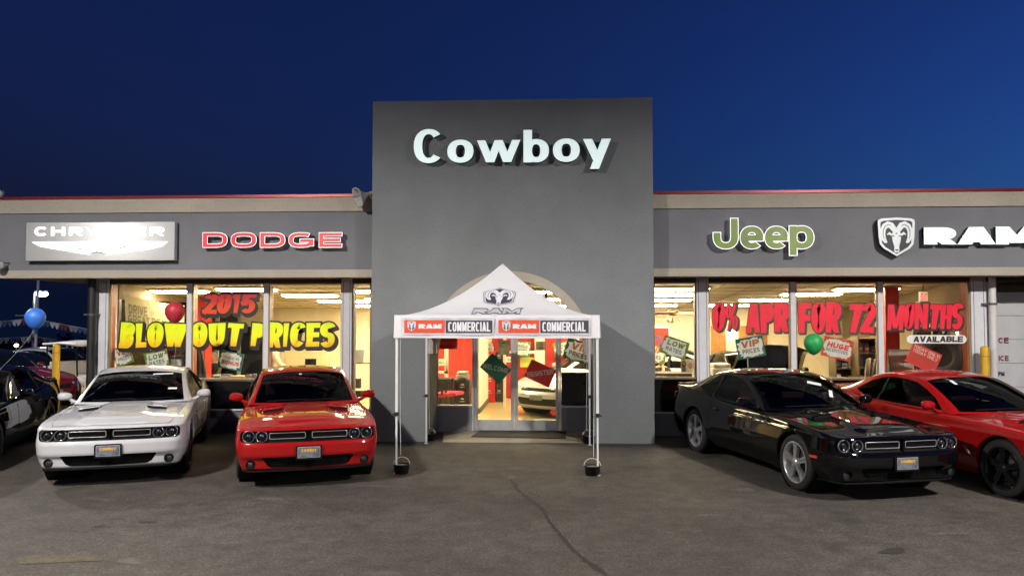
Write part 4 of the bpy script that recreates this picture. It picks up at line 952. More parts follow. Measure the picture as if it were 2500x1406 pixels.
COUPE = dict(
    plan=[(0,0),(.004,.30),(.025,.55),(.055,.72),(.105,.835),(.21,.912),(.42,.945),(.93,.957),(1.4,.947),(2.2,.93),(3.0,.937),(3.5,.955),(3.9,.966),(4.3,.957),(4.65,.93),(4.85,.88),(4.95,.78),(5.0,.6),(5.02,.3),(5.025,0)],
    bot=[(0,.25),(.45,.245),(.7,.215),(1.4,.20),(3.4,.205),(4.4,.23),(5.02,.28)],
    top=[(0,.795),(.16,.80),(.5,.846),(.93,.876),(1.6,.908),(2.2,.925),(3.0,.95),(3.4,.985),(3.8,1.035),(4.4,1.065),(5.02,1.05)],
    side=[(.18,.125),(.25,.085),(.34,.042),(.44,.012),(.54,.0),(.62,.0),(.73,.012),(.775,.016),(.80,.026),(.88,.046),(.95,.072),(1.08,.13)],
    front=[(.17,.20),(.24,.10),(.28,.05),(.385,.042),(.43,.008),(.46,.0),(.57,.002),(.61,.02),(.64,.05),(.70,.055),(.76,.045),(.785,.04),(.83,.09)],
    rear=[(.2,.16),(.3,.06),(.45,0),(.7,.03),(.78,.06),(.92,.07),(1.02,.02),(1.1,.03)],
    crown=[(0,.01),(.15,.022),(.5,.035),(.93,.038),(1.5,.042),(2.0,.04),(3.0,.03),(4.3,.012),(5.02,.008)],
    ccurve=[(1.57,.940),(1.83,1.075),(2.14,1.225),(2.46,1.355),(2.63,1.405),(3.0,1.446),(3.35,1.436),(3.65,1.395),(4.0,1.27),(4.35,1.125),(4.5,1.065)],
    edge=[(1.82,.80,.935),(1.99,.765,1.04),(2.23,.722,1.165),(2.51,.678,1.295),(2.67,.660,1.345),(3.0,.652,1.382),(3.35,.648,1.375),(3.68,.645,1.325),(4.02,.655,1.215),(4.36,.665,1.10),(4.5,.67,1.05)],
    belt=[(1.82,.825,.915),(1.99,.848,.922),(2.25,.855,.93),(2.52,.86,.938),(2.68,.863,.945),(3.0,.866,.952),(3.35,.872,.972),(3.68,.872,1.005),(4.02,.865,1.035),(4.36,.84,1.055),(4.5,.80,1.05)],
    side_win=[(2.03,.962),(2.22,1.10),(2.45,1.215),(2.68,1.30),(2.9,1.33),(3.2,1.338),(3.45,1.315),(3.68,1.245),(3.93,1.105),(3.62,1.015),(3.45,.988),(3.0,.968)],
    ws=(.03, .335), bl=(.68, .96), axle=(.95, 3.896), tyre_r=.362, track=.80, arch_r=.40, length=5.025)

def lerp3(tab, n):
    k = np.linspace(0, len(tab) - 1, n); xs = list(range(len(tab)))
    return np.stack([smooth_ip(k, list(zip(xs, [t[c] for t in tab]))) for c in range(3)], -1)

def car_body(D, front=True):
    """paint, glass and dark meshes of a car body; nose towards -Y, wheels on z = 0. Returns MBs"""
    yo = -(D['axle'][0] + D['axle'][1]) / 2
    plan = np.array(D['plan'], float); seg = np.r_[0, np.cumsum(np.hypot(*np.diff(plan, axis=0).T))]
    nu = 236; u = np.linspace(0, seg[-1], nu)
    ps = smooth_ip(u, list(zip(seg, plan[:, 0]))); pw = smooth_ip(u, list(zip(seg, plan[:, 1])))
    ts, tw = np.gradient(ps, u), np.gradient(pw, u); L = np.hypot(ts, tw); nx, ns = ts / L, -tw / L     # outward normal (lateral, along)
    zb, zt = ip(ps, D['bot']), smooth_ip(ps, D['top'])
    rr = .038; nv = 40; rows = []
    for k in range(nv + 6):
        if k <= nv: z = zb + (zt - rr - zb) * k / nv; extra = 0 * z
        else: a = (k - nv) / 6 * R(80); z = zt - rr + rr * math.sin(a); extra = np.full(nu, rr * (1 - math.cos(a)))
        wf = np.clip(-ns, 0, 1) ** 2; wr = np.clip(ns, 0, 1) ** 2; wsd = np.clip(nx, 0, 1) ** 2
        flat = ip(zt, [(0, 0), (9, 9)])
        ins = wsd * ip(z, D['side']) + wf * ip(z, D['front']) + wr * ip(z, D['rear']) + extra
        x = np.maximum(pw - nx * ins, 0); x[0] = 0; x[-1] = 0
        y = ps - ns * ins
        rows.append(np.stack([x, y + yo, z], -1))
    P = np.array(rows)
    paint, dark = MB(), MB()
    fy = D['axle'][0] + yo; ry = D['axle'][1] + yo; ar = D['arch_r']; zc = D['tyre_r'] + .005
    onside = lambda Q: np.where(Q[..., 0] > .6, 0, 9)
    def arch(Q):
        a = np.minimum(np.hypot(Q[..., 1] - fy, Q[..., 2] - zc), np.hypot(Q[..., 1] - ry, Q[..., 2] - zc)) - ar
        return np.where(Q[..., 0] > .6, a, 9)
    P1, ins, out = snap_cut(P, arch)
    rec = []      # recesses in the nose: (inside faces, grid)
    if front:
        nose = lambda Q: Q[..., 1] < yo + .42
        def slot(Q): return np.where(nose(Q), sd_rbox(Q[..., 0], Q[..., 2], 0, .695, .868, .078, .055), 9)
        def lower(Q): return np.where(nose(Q), sd_poly(Q[..., 0], Q[..., 2], [(-.2,.432),(.565,.432),(.585,.410),(.52,.312),(.46,.288),(-.2,.278)]), 9)
        def fog(Q): return np.where(nose(Q), np.hypot(Q[..., 0] - .735, Q[..., 2] - .335) - .062, 9)
        gone = set(map(tuple, map(lambda f: tuple(f), ins)))
        P2 = P1
        for fn in (slot, lower, fog):
            P2, i2, o2 = snap_cut(P2, fn); rec.append((fn, i2))
        # faces outside every opening
        F = [fn(P2) for fn in (slot, lower, fog)]
        drop = set(tuple(f) for _, i2 in rec for f in i2)
        quads_cut = set(tuple(sorted(set(p for p in f))) for _, i2 in rec for f in i2)
        def outer(fn):
            Pq, i2, o2 = snap_cut(P2, lambda Q: np.round(fn(Q), 6)); return i2, o2
        keep = out
        for fn in (slot, lower, fog):
            fld = fn(P2); fld = np.where(np.abs(fld) < 2e-3, 0, fld); kept = []; inside = []
            for f in keep:
                v = [fld[p] for p in f]
                if all(x >= 0 for x in v): kept.append(f); continue
                if all(x <= 0 for x in v): inside.append(f); continue
                z = [k for k in range(len(f)) if v[k] == 0]
                if len(f) == 4 and len(z) >= 2 and z[1] - z[0] == 2:
                    k = z[0]
                    for tri in ([f[k], f[(k+1)%4], f[(k+2)%4]], [f[k], f[(k+2)%4], f[(k+3)%4]]): (inside if any(fld[p] < 0 for p in tri) else kept).append(tri)
                else: (inside if sum(v) < 0 else kept).append(f)
            keep = kept; rec.append((fn, inside))
        rec = rec[3:]; P1 = P2; out = keep
    depth = [.055, .06, .05]
    for fx in (False, True):
        faces_mb(paint, P1, out, 0, flipx=fx)
        rim_faces(paint, P1, ins, (-.05, 0, 0), 0, fx)
        for k, (fn, i2) in enumerate(rec):
            rim_faces(dark, P1, i2, (0, depth[k], 0), 0, fx); faces_mb(dark, P1, i2, 0, shift=(0, depth[k], 0), flipx=fx)
    # bonnet, scuttle and boot lid: lines from side to side
    T = P[-1]; nq = 33; q = np.linspace(-1, 1, nq); cap = []
    for i in range(0, nu):
        x0, y0, z0 = T[i]; s = y0 - yo
        c = float(smooth_ip(s, D['crown'])); x = q * x0; z = z0 + c * (1 - np.abs(q) ** 2.4)
        if front and D.get('dome'):
            f = ip(s, [(.12, 0), (.35, 1), (1.7, 1), (2.0, 0)]); ax = np.abs(x); hw = .44 - .12 * ip(s, [(.3, 0), (1.6, 1)])
            z = z + f * .026 * (1 - 1 / (1 + np.exp(-(ax - hw) / .012)))
        cap.append(np.stack([x, np.full(nq, y0), z], -1))
    paint.grid([[tuple(p) for p in r] for r in cap])
    # greenhouse
    n = 90; C = np.zeros((n, 2)); kk = np.linspace(0, len(D['ccurve']) - 1, n); xs = list(range(len(D['ccurve'])))
    for c in range(2): C[:, c] = smooth_ip(kk, list(zip(xs, [t[c] for t in D['ccurve']])))
    E, B = lerp3(D['edge'], n), lerp3(D['belt'], n)
    nq = 31; q = np.linspace(-1, 1, nq); G = np.zeros((n, nq, 3))
    for j in range(nq):
        a = abs(q[j]); w = a ** 2.2
        G[:, j, 0] = q[j] * E[:, 1]; G[:, j, 1] = C[:, 0] * (1 - w) + E[:, 0] * w + yo; G[:, j, 2] = C[:, 1] * (1 - a ** 2.6) + E[:, 2] * a ** 2.6
    i0, i1 = int(D['ws'][0] * n), int(D['ws'][1] * n); b0, b1 = int(D['bl'][0] * n), int(D['bl'][1] * n)
    ws, bl, sg = MB(), MB(), [MB(), MB()]
    for i in range(n - 1):
        for j in range(nq - 1):
            mid = 1 <= j < nq - 2
            t = ws if (i0 <= i < i1 and mid) else bl if (b0 <= i < b1 and 1 <= j < nq - 2) else paint
            d = Vector((0, 0, -.006)) if t is not paint else Vector((0, 0, 0))
            t.add([Vector(G[a]) + d for a in ((i, j), (i, j + 1), (i + 1, j + 1), (i + 1, j))], [(0, 1, 2, 3)], 0, True)
    nr = 22; Sd = np.zeros((nr, n, 3))
    for k in range(nr):
        r = k / (nr - 1); bulge = .012 * math.sin(math.pi * r)
        Sd[k] = np.stack([E[:, 1] * (1 - r) + B[:, 1] * r + bulge, E[:, 0] * (1 - r) + B[:, 0] * r + yo, E[:, 2] * (1 - r) + B[:, 2] * r], -1)
    Ps, inn, outt = snap_cut(Sd, lambda Q: sd_poly(Q[..., 1] - yo, Q[..., 2], D['side_win']))
    for fx in (False, True):
        faces_mb(paint, Ps, outt, 0, flipx=fx)
        faces_mb(sg[int(fx)], Ps, inn, 0, shift=(-.008, 0, 0), flipx=fx); rim_faces(dark, Ps, inn, (-.012, 0, 0), 0, fx)
        # bars across the side glass
        for s0, s1, w in D.get('bars', [(3.27, 3.33, .03)]):
            X = np.interp; kz = np.linspace(.14, .93, 10); line = []
            for r in kz:
                s = s0 * (1 - r) + s1 * r; k = np.argmin(np.abs(E[:, 0] * (1 - r) + B[:, 0] * r - s)); rr_ = int(round(r * (nr - 1)))
                p = Sd[rr_, k]; line.append((-(p[0] + .0) if fx else p[0] + .0, p[1], p[2]))
            dark.tube(line, w / 2, 6)
    # underside and wheel wells
    dark.box(-.72, .72, yo + .18, yo + D['length'] - .25, D['bot'][0][1] + .05, D['bot'][0][1] + .14)
    for sx in (-1, 1):
        for wy in (fy, ry):
            dark.lathe([(ar + .01, sx * .915), (ar + .01, sx * .45), (.02, sx * .45)], (0, wy, zc), 'x', 28, 0, -R(200) + R(170), R(210)) if False else dark.lathe([(ar + .012, sx * .90), (ar + .012, sx * .45), (.02, sx * .45)], (0, wy, zc), 'x', 32)
    return dict(paint=paint, dark=dark, ws=ws, bl=bl, sg=sg, T=T, P=P, yo=yo, fy=fy, ry=ry, u=u, G=G, Sd=Sd, cap=cap)

CM = {}
def car_mats():
    CM['white'] = mat("pearl_white_paint", (.43, .43, .45), .4, 0, .01, 3, coat=1.0, spec=.1)
    CM['red'] = mat("bright_red_paint", (.28, .005, .005), .4, 0, .02, 3, coat=1.0, spec=.05)
    CM['black'] = mat("black_paint", (.0022, .0022, .0025), .5, 0, .02, 3, coat=1.0, spec=.0)
    CM['maroon'] = mat("maroon_paint", (.12, .004, .010), .4, 0, .02, 3, coat=1.0, spec=.1)
    CM['silver'] = mat("silver_paint", (.55, .55, .53), .32, .55, .01, 3, coat=1.0)
    CM['grey'] = mat("grey_paint", (.16, .16, .17), .35, .3, .02, 3, coat=1.0)
    CM['trim'] = mat("black_trim", (.006, .006, .006), .55, spec=.15)
    CM['tint'] = mat("tinted_glass", (.003, .004, .004), .04, spec=.28)
    CM['seat'] = mat("dark_red_seat", (.07, .012, .012), .7); CM['screen'] = glass_mat("tinted_screen", (.26, .29, .27), .55); CM['rubber'] = mat("tyre_rubber", (.012, .012, .012), .75, bump=.2, bscale=80)
    CM['alloy'] = mat("polished_alloy", (.60, .60, .62), .30, .8)
    CM['dark_alloy'] = mat("dark_alloy", (.03, .03, .033), .25, .7)
    CM['chrome'] = mat("chrome", (.52, .52, .54), .25, .55)
    CM['ring'] = mat("lamp_ring", (.34, .34, .36), .18, .85); CM['lens'] = glass_mat("lamp_lens", (.85, .88, .9))
    CM['bowl'] = mat("lamp_bowl", (.07, .07, .08), .2, .6)
    CM['red_lens'] = mat("red_lens", (.25, .006, .004), .15)
    CM['marker'] = mat("amber_red_marker", (.55, .05, .03), .25)
    CM['plate'] = mat("plate_grey", (.13, .14, .17), .4, vary=.5, scale=14)
    CM['plate_rim'] = mat("plate_silver", (.6, .6, .62), .3, .6)
    CM['yellow_print'] = mat("yellow_print", (.75, .42, .02), .5)
    CM['sticker'] = mat("sticker_white", (.75, .78, .76), .5)
    CM['skirt'] = mat("grey_plastic", (.006, .006, .006), .7, spec=.1)

def wheel(parent, x, y, r, side, rim='alloy', spokes=5, name='wheel'):
    """tyre is the wheel mesh itself with rim as its sub-part; side = +1 or -1"""
    w = .122; t = MB(); ri = r * .755
    t.lathe([(ri, -w + .01), (r - .03, -w), (r - .008, -w + .022), (r, -w + .05), (r, w - .05), (r - .008, w - .022), (r - .03, w), (ri, w - .01), (ri - .01, w - .03)], (x, y, r), 'x', 48)
    to = t.build('wheel', CM['rubber'], parent)
    m = MB(); o = x + side * (w - .02)
    m.lathe([(ri - .002, o + side * .012), (ri - .012, o + side * .018), (ri - .024, o + side * .006), (ri - .04, o - side * .05), (ri - .045, o - side * .16)], (0, y, r), 'x', 48)
    for k in range(spokes):
        a = 2 * math.pi * k / spokes + .3
        for off in ((-1, 1) if spokes == 5 else (0,)):
            rad = lambda rr_, aa, dx: Vector((o + side * dx, y + rr_ * math.cos(aa), r + rr_ * math.sin(aa)))
            da = .05
            prof = [(.045, .012, .6), (.11, .002, .29), (.18, -.006, .20), (ri - .02, .004, .17)]
            pts_a, pts_b = [], []
            for rr_, dx, hw in prof:
                c0, c1 = (off * hw, off * hw * .12) if off else (-hw * .7, hw * .7)
                lo, hi = a + min(c0, c1), a + max(c0, c1)
                pts_a.append((rad(rr_, lo, dx), rad(rr_, hi, dx))); pts_b.append((rad(rr_, lo, dx - .04), rad(rr_, hi, dx - .04)))
            for i in range(3):
                (a0, a1), (b0, b1) = pts_a[i], pts_a[i + 1]; (c0, c1), (d0, d1) = pts_b[i], pts_b[i + 1]
                m.add([a0, a1, b1, b0, c0, c1, d1, d0], [(0, 1, 2, 3), (0, 4, 7, 3), (1, 5, 6, 2)], 0)
    m.lathe([(0.0, o + side * .024), (.03, o + side * .022), (.055, o + side * .012), (.07, o - side * .03)], (0, y, r), 'x', 20)
    ro = m.build('rim', CM[rim], to)
    b = MB(); b.lathe([(0, o - side * .10), (ri - .05, o - side * .10)], (0, y, r), 'x', 32); b.lathe([(.02, o - side * .07), (.155, o - side * .07), (.155, o - side * .09)], (0, y, r), 'x', 28)
    b.build('brake_disc', mat("brake_dark", (.02, .02, .02), .5, .5), to)
    return to

def ring_pts(hx, hz, r, n=6):
    pts = []
    for cx, cz, a in ((hx - r, hz - r, 0), (-hx + r, hz - r, 90), (-hx + r, -hz + r, 180), (hx - r, -hz + r, 270)):
        for k in range(n + 1): t = R(a + 90 * k / n); pts.append((cx + r * math.cos(t), cz + r * math.sin(t)))
    return pts

def make_coupe(colour, rim, label, group):
    D = dict(COUPE, dome=True); root = empty('sports_coupe', (0, 0, 0), 0, label, 'car', group)
    b = car_body(D); yo = b['yo']; cap, T, P = b['cap'], b['T'], b['P']
    body = b['paint'].build('body', CM[colour], root, weld=True)
    b['dark'].build('underbody', CM['trim'], root)
    b['ws'].build('windscreen', CM['screen'], root, weld=True); b['bl'].build('rear_window', CM['tint'], root, weld=True); [w_.build('side_window', CM['screen'], root, weld=True) for w_ in b['sg']]
    def nose_y(x, z):   # front skin at a lateral place and height
        k = np.argmin(np.abs(P[:60, 0:1, 2] - z), axis=0)[0]; row = P[k]; h = row[:110]
        return float(np.interp(abs(x), h[:, 0], h[:, 1]))
    def cap_z(x, s):
        i = int(np.argmin(np.abs(np.array([c[0][1] for c in cap]) - yo - s))); c = cap[i]; return float(np.interp(x, c[:, 0], c[:, 2]))
    # headlights
    for sx in (-1, 1):
        for x, r in ((.765, .074), (.60, .071)):
            y = nose_y(x, .70) + .012; c = (sx * x, y, .697)
            h = MB(); h.lathe([(r - .004, -.002), (r + .004, -.008), (r + .006, .01)], c, 'y', 32); h.lathe([(r - .012, .004), (r - .008, -.003), (r - .004, .004)], c, 'y', 32)
            ho = h.build('headlight', CM['ring'], root)
            g = MB(); g.lathe([(.0, .035), (.036, .03), (.05, .026), (r - .006, .004)], c, 'y', 28); g.lathe([(0, -.004), (.02, .0), (.034, .012), (.037, .03)], c, 'y', 24)
            g.build('lamp_bowl', CM['bowl'], ho); pj = MB(); pj.ball((c[0], c[1] + .012, c[2]), (.026, .012, .026), 14, 8); pj.build('projector', CM['chrome'], ho)
            l = MB(); l.lathe([(0, -.022), (.03, -.020), (.055, -.012), (r - .003, .0)], c, 'y', 28); l.build('lens', CM['lens'], ho)
    # grille frames
    for sx in (-1, 1):
        m = MB(); loop = [(sx * (.272 + px), 0, .70 + pz) for px, pz in ring_pts(.228, .038, .016, 4)]
        loop = [(x, nose_y(x, .70) + .012, z) for x, _, z in loop]; m.tube(loop + [loop[0]], .0046, 6); m.build('grille_frame', CM['chrome'], root)
    m = MB()
    for k in range(5): z = .668 + .016 * k; m.tube([(x, nose_y(x, .70) + .022, z) for x in np.linspace(-.49, .49, 15)], .003, 4)
    m.build('grille', CM['skirt'], root)
    m = MB()
    for k in range(5): z = .302 + .024 * k; w = .44 + .022 * k; m.tube([(x, nose_y(x, z) + .03, z) for x in np.linspace(-w, w, 15)], .004, 4)
    for k in range(19): x = -.45 + .05 * k; m.tube([(x, nose_y(x, .30) + .032, .285), (x, nose_y(x, .41) + .032, .425)], .003, 4)
    m.build('lower_grille', CM['skirt'], root)
    for sx in (-1, 1):
        c = (sx * .735, nose_y(.735, .335) + .012, .335); m = MB()
        m.lathe([(.05, .0), (.058, -.006), (.064, .006), (.05, .02)], c, 'y', 26); f = m.build('fog_lamp', CM['skirt'] if colour != 'white' else CM['chrome'], root)
        m = MB(); m.lathe([(0, .006), (.03, .01), (.05, .018)], c, 'y', 22); m.build('lens', CM['bowl'], f)
    # lip under the bumper
    m = MB(); line = []
    for i in range(0, 86): x, y, z = P[0][i]; line.append((x, y, z))
    full = [(-x, y, z) for x, y, z in line[::-1]] + line[1:]
    m.grid([[(x * 1.0, y - .015 + .03 * abs(x), z + .02) for x, y, z in full], [(x * 1.004, y - .042 + .04 * abs(x), z - .004) for x, y, z in full], [(x, y - .02, z - .022) for x, y, z in full], [(x * .95, y + .08, z - .015) for x, y, z in full]])
    m.build('front_lip', CM['skirt'], root)
    # number plate
    y = nose_y(0, .48) - .004; m = MB(); m.prism([(px, y, .482 + pz) for px, pz in ring_pts(.168, .092, .02, 4)], (0, -.018, 0)); po = m.build('number_plate', CM['trim'], root)
    m = MB(); m.prism([(px, y - .018, .486 + pz) for px, pz in ring_pts(.145, .072, .01, 3)], (0, -.004, 0)); m.build('plate_rim', CM['plate_rim'], po)
    m = MB(); m.prism([(px, y - .022, .486 + pz) for px, pz in ring_pts(.138, .065, .008, 3)], (0, -.003, 0)); m.build('plate_panel', CM['plate'], po)
    m = write("COWBOY", (0, y - .0255, .494), (1, 0, 0), (0, 0, 1),   .20, .036, .0062, .0055, wide=1.15, track=.10, shear=.12); m.build('plate_lettering', CM['yellow_print'], po)
    # bonnet scoops
    for sx in (-1, 1):
        x0, s0 = sx * .455, 1.02; m = MB(); W = .135
        top = [[(x0 + W * q, s + yo, cap_z(x0 + W * q, s) + .050 * math.cos(q * .9) ** .6 * max(0, 1 - (s - s0) / .42)) for q in np.linspace(-1, 1, 9)] for s in np.linspace(s0, s0 + .42, 8)]
        m.grid(top)
        for e in (0, -1): m.grid([[r[e] for r in top], [(r[e][0], r[e][1], r[e][2] - .045) for r in top]])
        lipf = top[0]; m.grid([[(p[0], p[1] - .0, p[2]) for p in lipf], [(p[0], p[1] + .004, p[2] - .012) for p in lipf]])
        so = m.build('bonnet_scoop', CM[colour], root, weld=True)
        m = MB(); m.grid([[(x0 + (p[0] - x0) * .94, p[1] - .003, p[2] - .008) for p in lipf], [(x0 + (p[0] - x0) * .94, p[1] - .003, cap_z(p[0], s0) + .002) for p in lipf]]); m.build('scoop_mouth', CM['trim'], so)
    # panel gaps
    m = MB(); g = .0035
    for sx in (-1, 1):
        m.tube([(sx * x, s + yo, cap_z(sx * x, s) + .0005) for s, x in ((.17, .71), (.3, .745), (.5, .765), (.9, .785), (1.3, .785), (1.6, .78), (1.78, .77))], g, 5)
    m.tube([(x, yo + .115 + .075 * (abs(x) / .71) ** 3, cap_z(x, .115 + .075 * (abs(x) / .71) ** 3) + .0005) for x in np.linspace(-.71, .71, 25)], g, 5)
    def side_line(s0, s1, z0, z1, n=12):
        out = []
        for k in range(n + 1):
            s, z = s0 + (s1 - s0) * k / n, z0 + (z1 - z0) * k / n; i = int(np.argmin(np.abs(P[20, :, 1] - yo - s))); c = P[:, i]; out.append((float(np.interp(z, c[:, 2], c[:, 0])) + .0005, s + yo, z))
        return out
    for sx in (-1, 1):
        for l in (side_line(2.02, 2.06, .30, .90), side_line(3.38, 3.33, .40, .93), side_line(2.06, 3.2, .285, .285, 20), side_line(3.2, 3.38, .285, .40)):
            m.tube([(sx * x, y, z) for x, y, z in l], g, 5)
    m.build('panel_gap', CM['trim'], root)
    for sx in (-1, 1):
        p = side_line(3.08, 3.24, .80, .803, 4); m = MB(); m.tube([(sx * (x + .012), y, z) for x, y, z in p], [.010, .016, .017, .016, .010], 8); m.build('door_handle', CM[colour], root)
        p = side_line(.42, .57, .52, .515, 3); m = MB(); m.grid([[(sx * (x + .003), y, z + .017) for x, y, z in p], [(sx * (x + .004), y, z - .017) for x, y, z in p]]); m.build('side_marker', CM['marker'], root)
        # mirror
        m = MB(); cx, cy, cz = sx * 1.01, 2.10 + yo, 1.03
        Pm = []
        for i in range(13):
            t = math.pi * i / 12
            Pm.append([(cx + sx * .105 * (abs(math.cos(2*math.pi*j/20)) ** .8 * math.copysign(1, math.cos(2*math.pi*j/20))) * math.sin(t) ** .7, cy - .075 * math.cos(t) * (1 if t < math.pi/2 else .55), cz + (.064 + .010 * math.cos(2*math.pi*j/20)) * (abs(math.sin(2*math.pi*j/20)) ** .8 * math.copysign(1, math.sin(2*math.pi*j/20))) * math.sin(t) ** .7) for j in range(21)])
        m.grid(Pm); m.tube([(cx - sx * .06, cy, cz - .04), (sx * .90, cy - .01, cz - .075), (sx * .84, cy - .02, cz - .10)], [.028, .026, .032], 10)
        mo = m.build('wing_mirror', CM[colour], root)
        for wy in (b['fy'], b['ry']): wheel(root, sx * (D['track'] + .012), wy, D['tyre_r'], sx, rim)
    # tail
    ty = yo + D['length'] - .028; m = MB()
    for sx in (-1, 1): m.prism([(sx * (.45 + px), ty - .03, .86 + pz) for px, pz in ring_pts(.34, .06, .04, 4)], (0, .035, 0))
    m.build('tail_light', CM['red_lens'], root)
    m = MB(); m.grid([[(x, yo + 4.72, cap_z(x, 4.72) + .004) for x in np.linspace(-.72, .72, 15)], [(x, yo + 4.86, cap_z(x, 4.86) + .030 - .012 * abs(x)) for x in np.linspace(-.74, .74, 15)], [(x, yo + 4.965, cap_z(x, 4.95) + .045 - .02 * abs(x)) for x in np.linspace(-.74, .74, 15)], [(x, yo + 4.97, cap_z(x, 4.95) + .02 - .02 * abs(x)) for x in np.linspace(-.74, .74, 15)], [(x, yo + 4.9, cap_z(x, 4.9) - .01) for x in np.linspace(-.72, .72, 15)]])
    m.build('spoiler', CM[colour], root)
    # cabin seen dimly through the glass
    m = MB(); m.grid([[(x, s + yo, max(cap_z(x, s) + .006, .0)) for x in np.linspace(-.74, .74, 13)] for s in np.linspace(1.78, 4.42, 14)]); m.grid([[(x, s + yo, cap_z(x, s) + h) for x in np.linspace(-.70, .70, 11)] for s, h in ((1.95, .02), (2.10, .06), (2.30, .075), (2.38, .01))]); cb = m.build('dashboard', CM['trim'], root)
    m = MB(); th = .16; m.tube([(.38 + .17 * math.cos(t), 2.46 + yo - .05 * math.sin(t), 1.06 + .15 * math.sin(t)) for t in np.linspace(0, 2 * math.pi, 25)], .015, 6); m.tube([(.22, 2.46 + yo, 1.06), (.54, 2.46 + yo, 1.06)], .02, 6); m.tube([(.38, 2.46 + yo, 1.06), (.38, 2.36 + yo, 1.0)], .03, 6); m.build('steering_wheel', CM['trim'], root)
    for sx in (-1, 1):
        m = MB(); m.obox((sx * .37, 3.02 + yo, 1.05), (1, 0, 0), Vector((0, 1, -.25)).normalized(), Vector((0, .25, 1)).normalized(), .23, .06, .13); se = m.build('seat', CM['seat'], root, bevel=.05)
        m = MB(); m.obox((sx * .37, 3.07 + yo, 1.235), (1, 0, 0), Vector((0, 1, -.25)).normalized(), Vector((0, .25, 1)).normalized(), .12, .045, .065); m.build('headrest', CM['seat'], se, bevel=.03)
    m = MB(); m.box(-.11, .11, 2.47 + yo, 2.49 + yo, 1.305, 1.36); m.build('rear_mirror', CM['trim'], root, bevel=.008)
    # wipers and stickers
    Gd = b['G']; m = MB()
    for x0, x1 in ((-.55, .05), (-.02, .58)):
        m.tube([(x, float(np.interp(x, Gd[3, :, 0], Gd[3, :, 1])) - .01, float(np.interp(x, Gd[3, :, 0], Gd[3, :, 2])) + .012 + .03 * (x - x0)) for x in np.linspace(x0, x1, 8)], .007, 6)
    m.build('wiper', CM['trim'], root)
    return root

def place_car(proto, x, y, rz, label=None):
    proto.location = (x, y, 0); proto.rotation_euler = (0, 0, R(rz))
    if label: proto["label"] = label
def recolour(root, old, new):
    """a repainted copy: painted parts get their own mesh copy with the other paint"""
    for o in [root] + list(root.children_recursive):
        if o.type == 'MESH' and any(m == CM[old] for m in o.data.materials):
            o.data = o.data.copy()
            for i, m in enumerate(o.data.materials):
                if m == CM[old]: o.data.materials[i] = CM[new]
def sticker(root, x, z_frac, w, h, tilt=0.0, name='windscreen_sticker'):
    D = COUPE; yo = -(D['axle'][0] + D['axle'][1]) / 2
    a, b_ = Vector((x, 1.83 + yo, 1.075)), Vector((x, 2.46 + yo, 1.355)); up = (b_ - a).normalized()
    p = a + (b_ - a) * z_frac; n = Vector((1, 0, 0)).cross(up)
    m = MB(); m.obox(p + n * .022 - up * .0 , (math.cos(tilt), 0, 0) if not tilt else (Vector((1, 0, 0)) * math.cos(tilt) + up * math.sin(tilt)), up if not tilt else (up * math.cos(tilt) - Vector((1, 0, 0)) * math.sin(tilt)), n, w / 2, h / 2, .002)
    return m.build(name, CM['sticker'], root)

car_mats()
GRP = 'new coupes parked nose out in front of the showroom'
c_red = make_coupe('red', 'dark_alloy', 'bright red coupe parked left of the white tent, beside the entrance tower', GRP)
sticker_spots = []
c_white = copy_tree(c_red); recolour(c_white, 'red', 'white')
c_black = copy_tree(c_red); recolour(c_black, 'red', 'black')
c_red2 = copy_tree(c_red); c_blk0 = copy_tree(c_black)
for o in c_black.children_recursive:
    if o.name.startswith('rim'): o.data = o.data.copy(); o.data.materials[0] = CM['alloy']
# small labels on the glass
sticker(c_white, .36, .86, .30, .035, .04); sticker(c_white, .56, .14, .13, .05, 0); sticker(c_black, .22, .62, .20, .08, -.5); sticker(c_black, .30, .16, .05, .22, -.5); sticker(c_red2, -.38, .8, .05, .12, 0); sticker(c_red, -.05, .9, .04, .03, 0)
place_car(c_red, -4.09, 12.49, 20)
place_car(c_white, -6.80, 12.44, 20, 'white coupe parked with its nose out below the large yellow window lettering')
place_car(c_black, 3.63, 12.17, 15.6, 'black coupe with polished silver wheels parked right of the tent')
place_car(c_red2, 6.12, 11.90, 15.6, 'red coupe with dark wheels behind the black coupe, cut by the right edge')
place_car(c_blk0, -9.76, 12.37, 20, 'black coupe cut by the left edge, beside the white coupe')
c_red["label"] = "bright red coupe parked left of the white tent, beside the entrance tower"
# ------------------------------------------------------------------ inside the showroom
lit = mat("fluorescent_panel", (1, .9, .7), emit=(1, .81, .49), estr=88.0); fix_m = mat("fixture_white", (.7, .65, .5), .5)
def ceil_at(px, py):
    d = ray(px, py); t = 1.0
    for _ in range(60):
        p = d * t; f = CAM_H + p.z - (ceil_z(p.y)); t += -f / (d.z + .072 * d.y)
    p = d * t; return Vector((p.x, p.y, CAM_H + p.z))
n_l = 0
def ceiling_light(x, y, label, w=1.22, d=.30):
    e = empty('ceiling_light', (x, y, ceil_z(y)), 0, label, 'ceiling light', 'ceiling lights of the showroom'); ay, az = Vector((0, 1, -.072)).normalized(), Vector((0, .072, 1)).normalized()
    m = MB(); m.obox((0, 0, -.03), (1, 0, 0), ay, az, w / 2 + .03, d / 2 + .03, .018); m.build('fixture', fix_m, e); m = MB(); m.obox((0, 0, -.06), (1, 0, 0), ay, az, w / 2, d / 2, .012); m.build('diffuser', lit, e, bevel=.01)
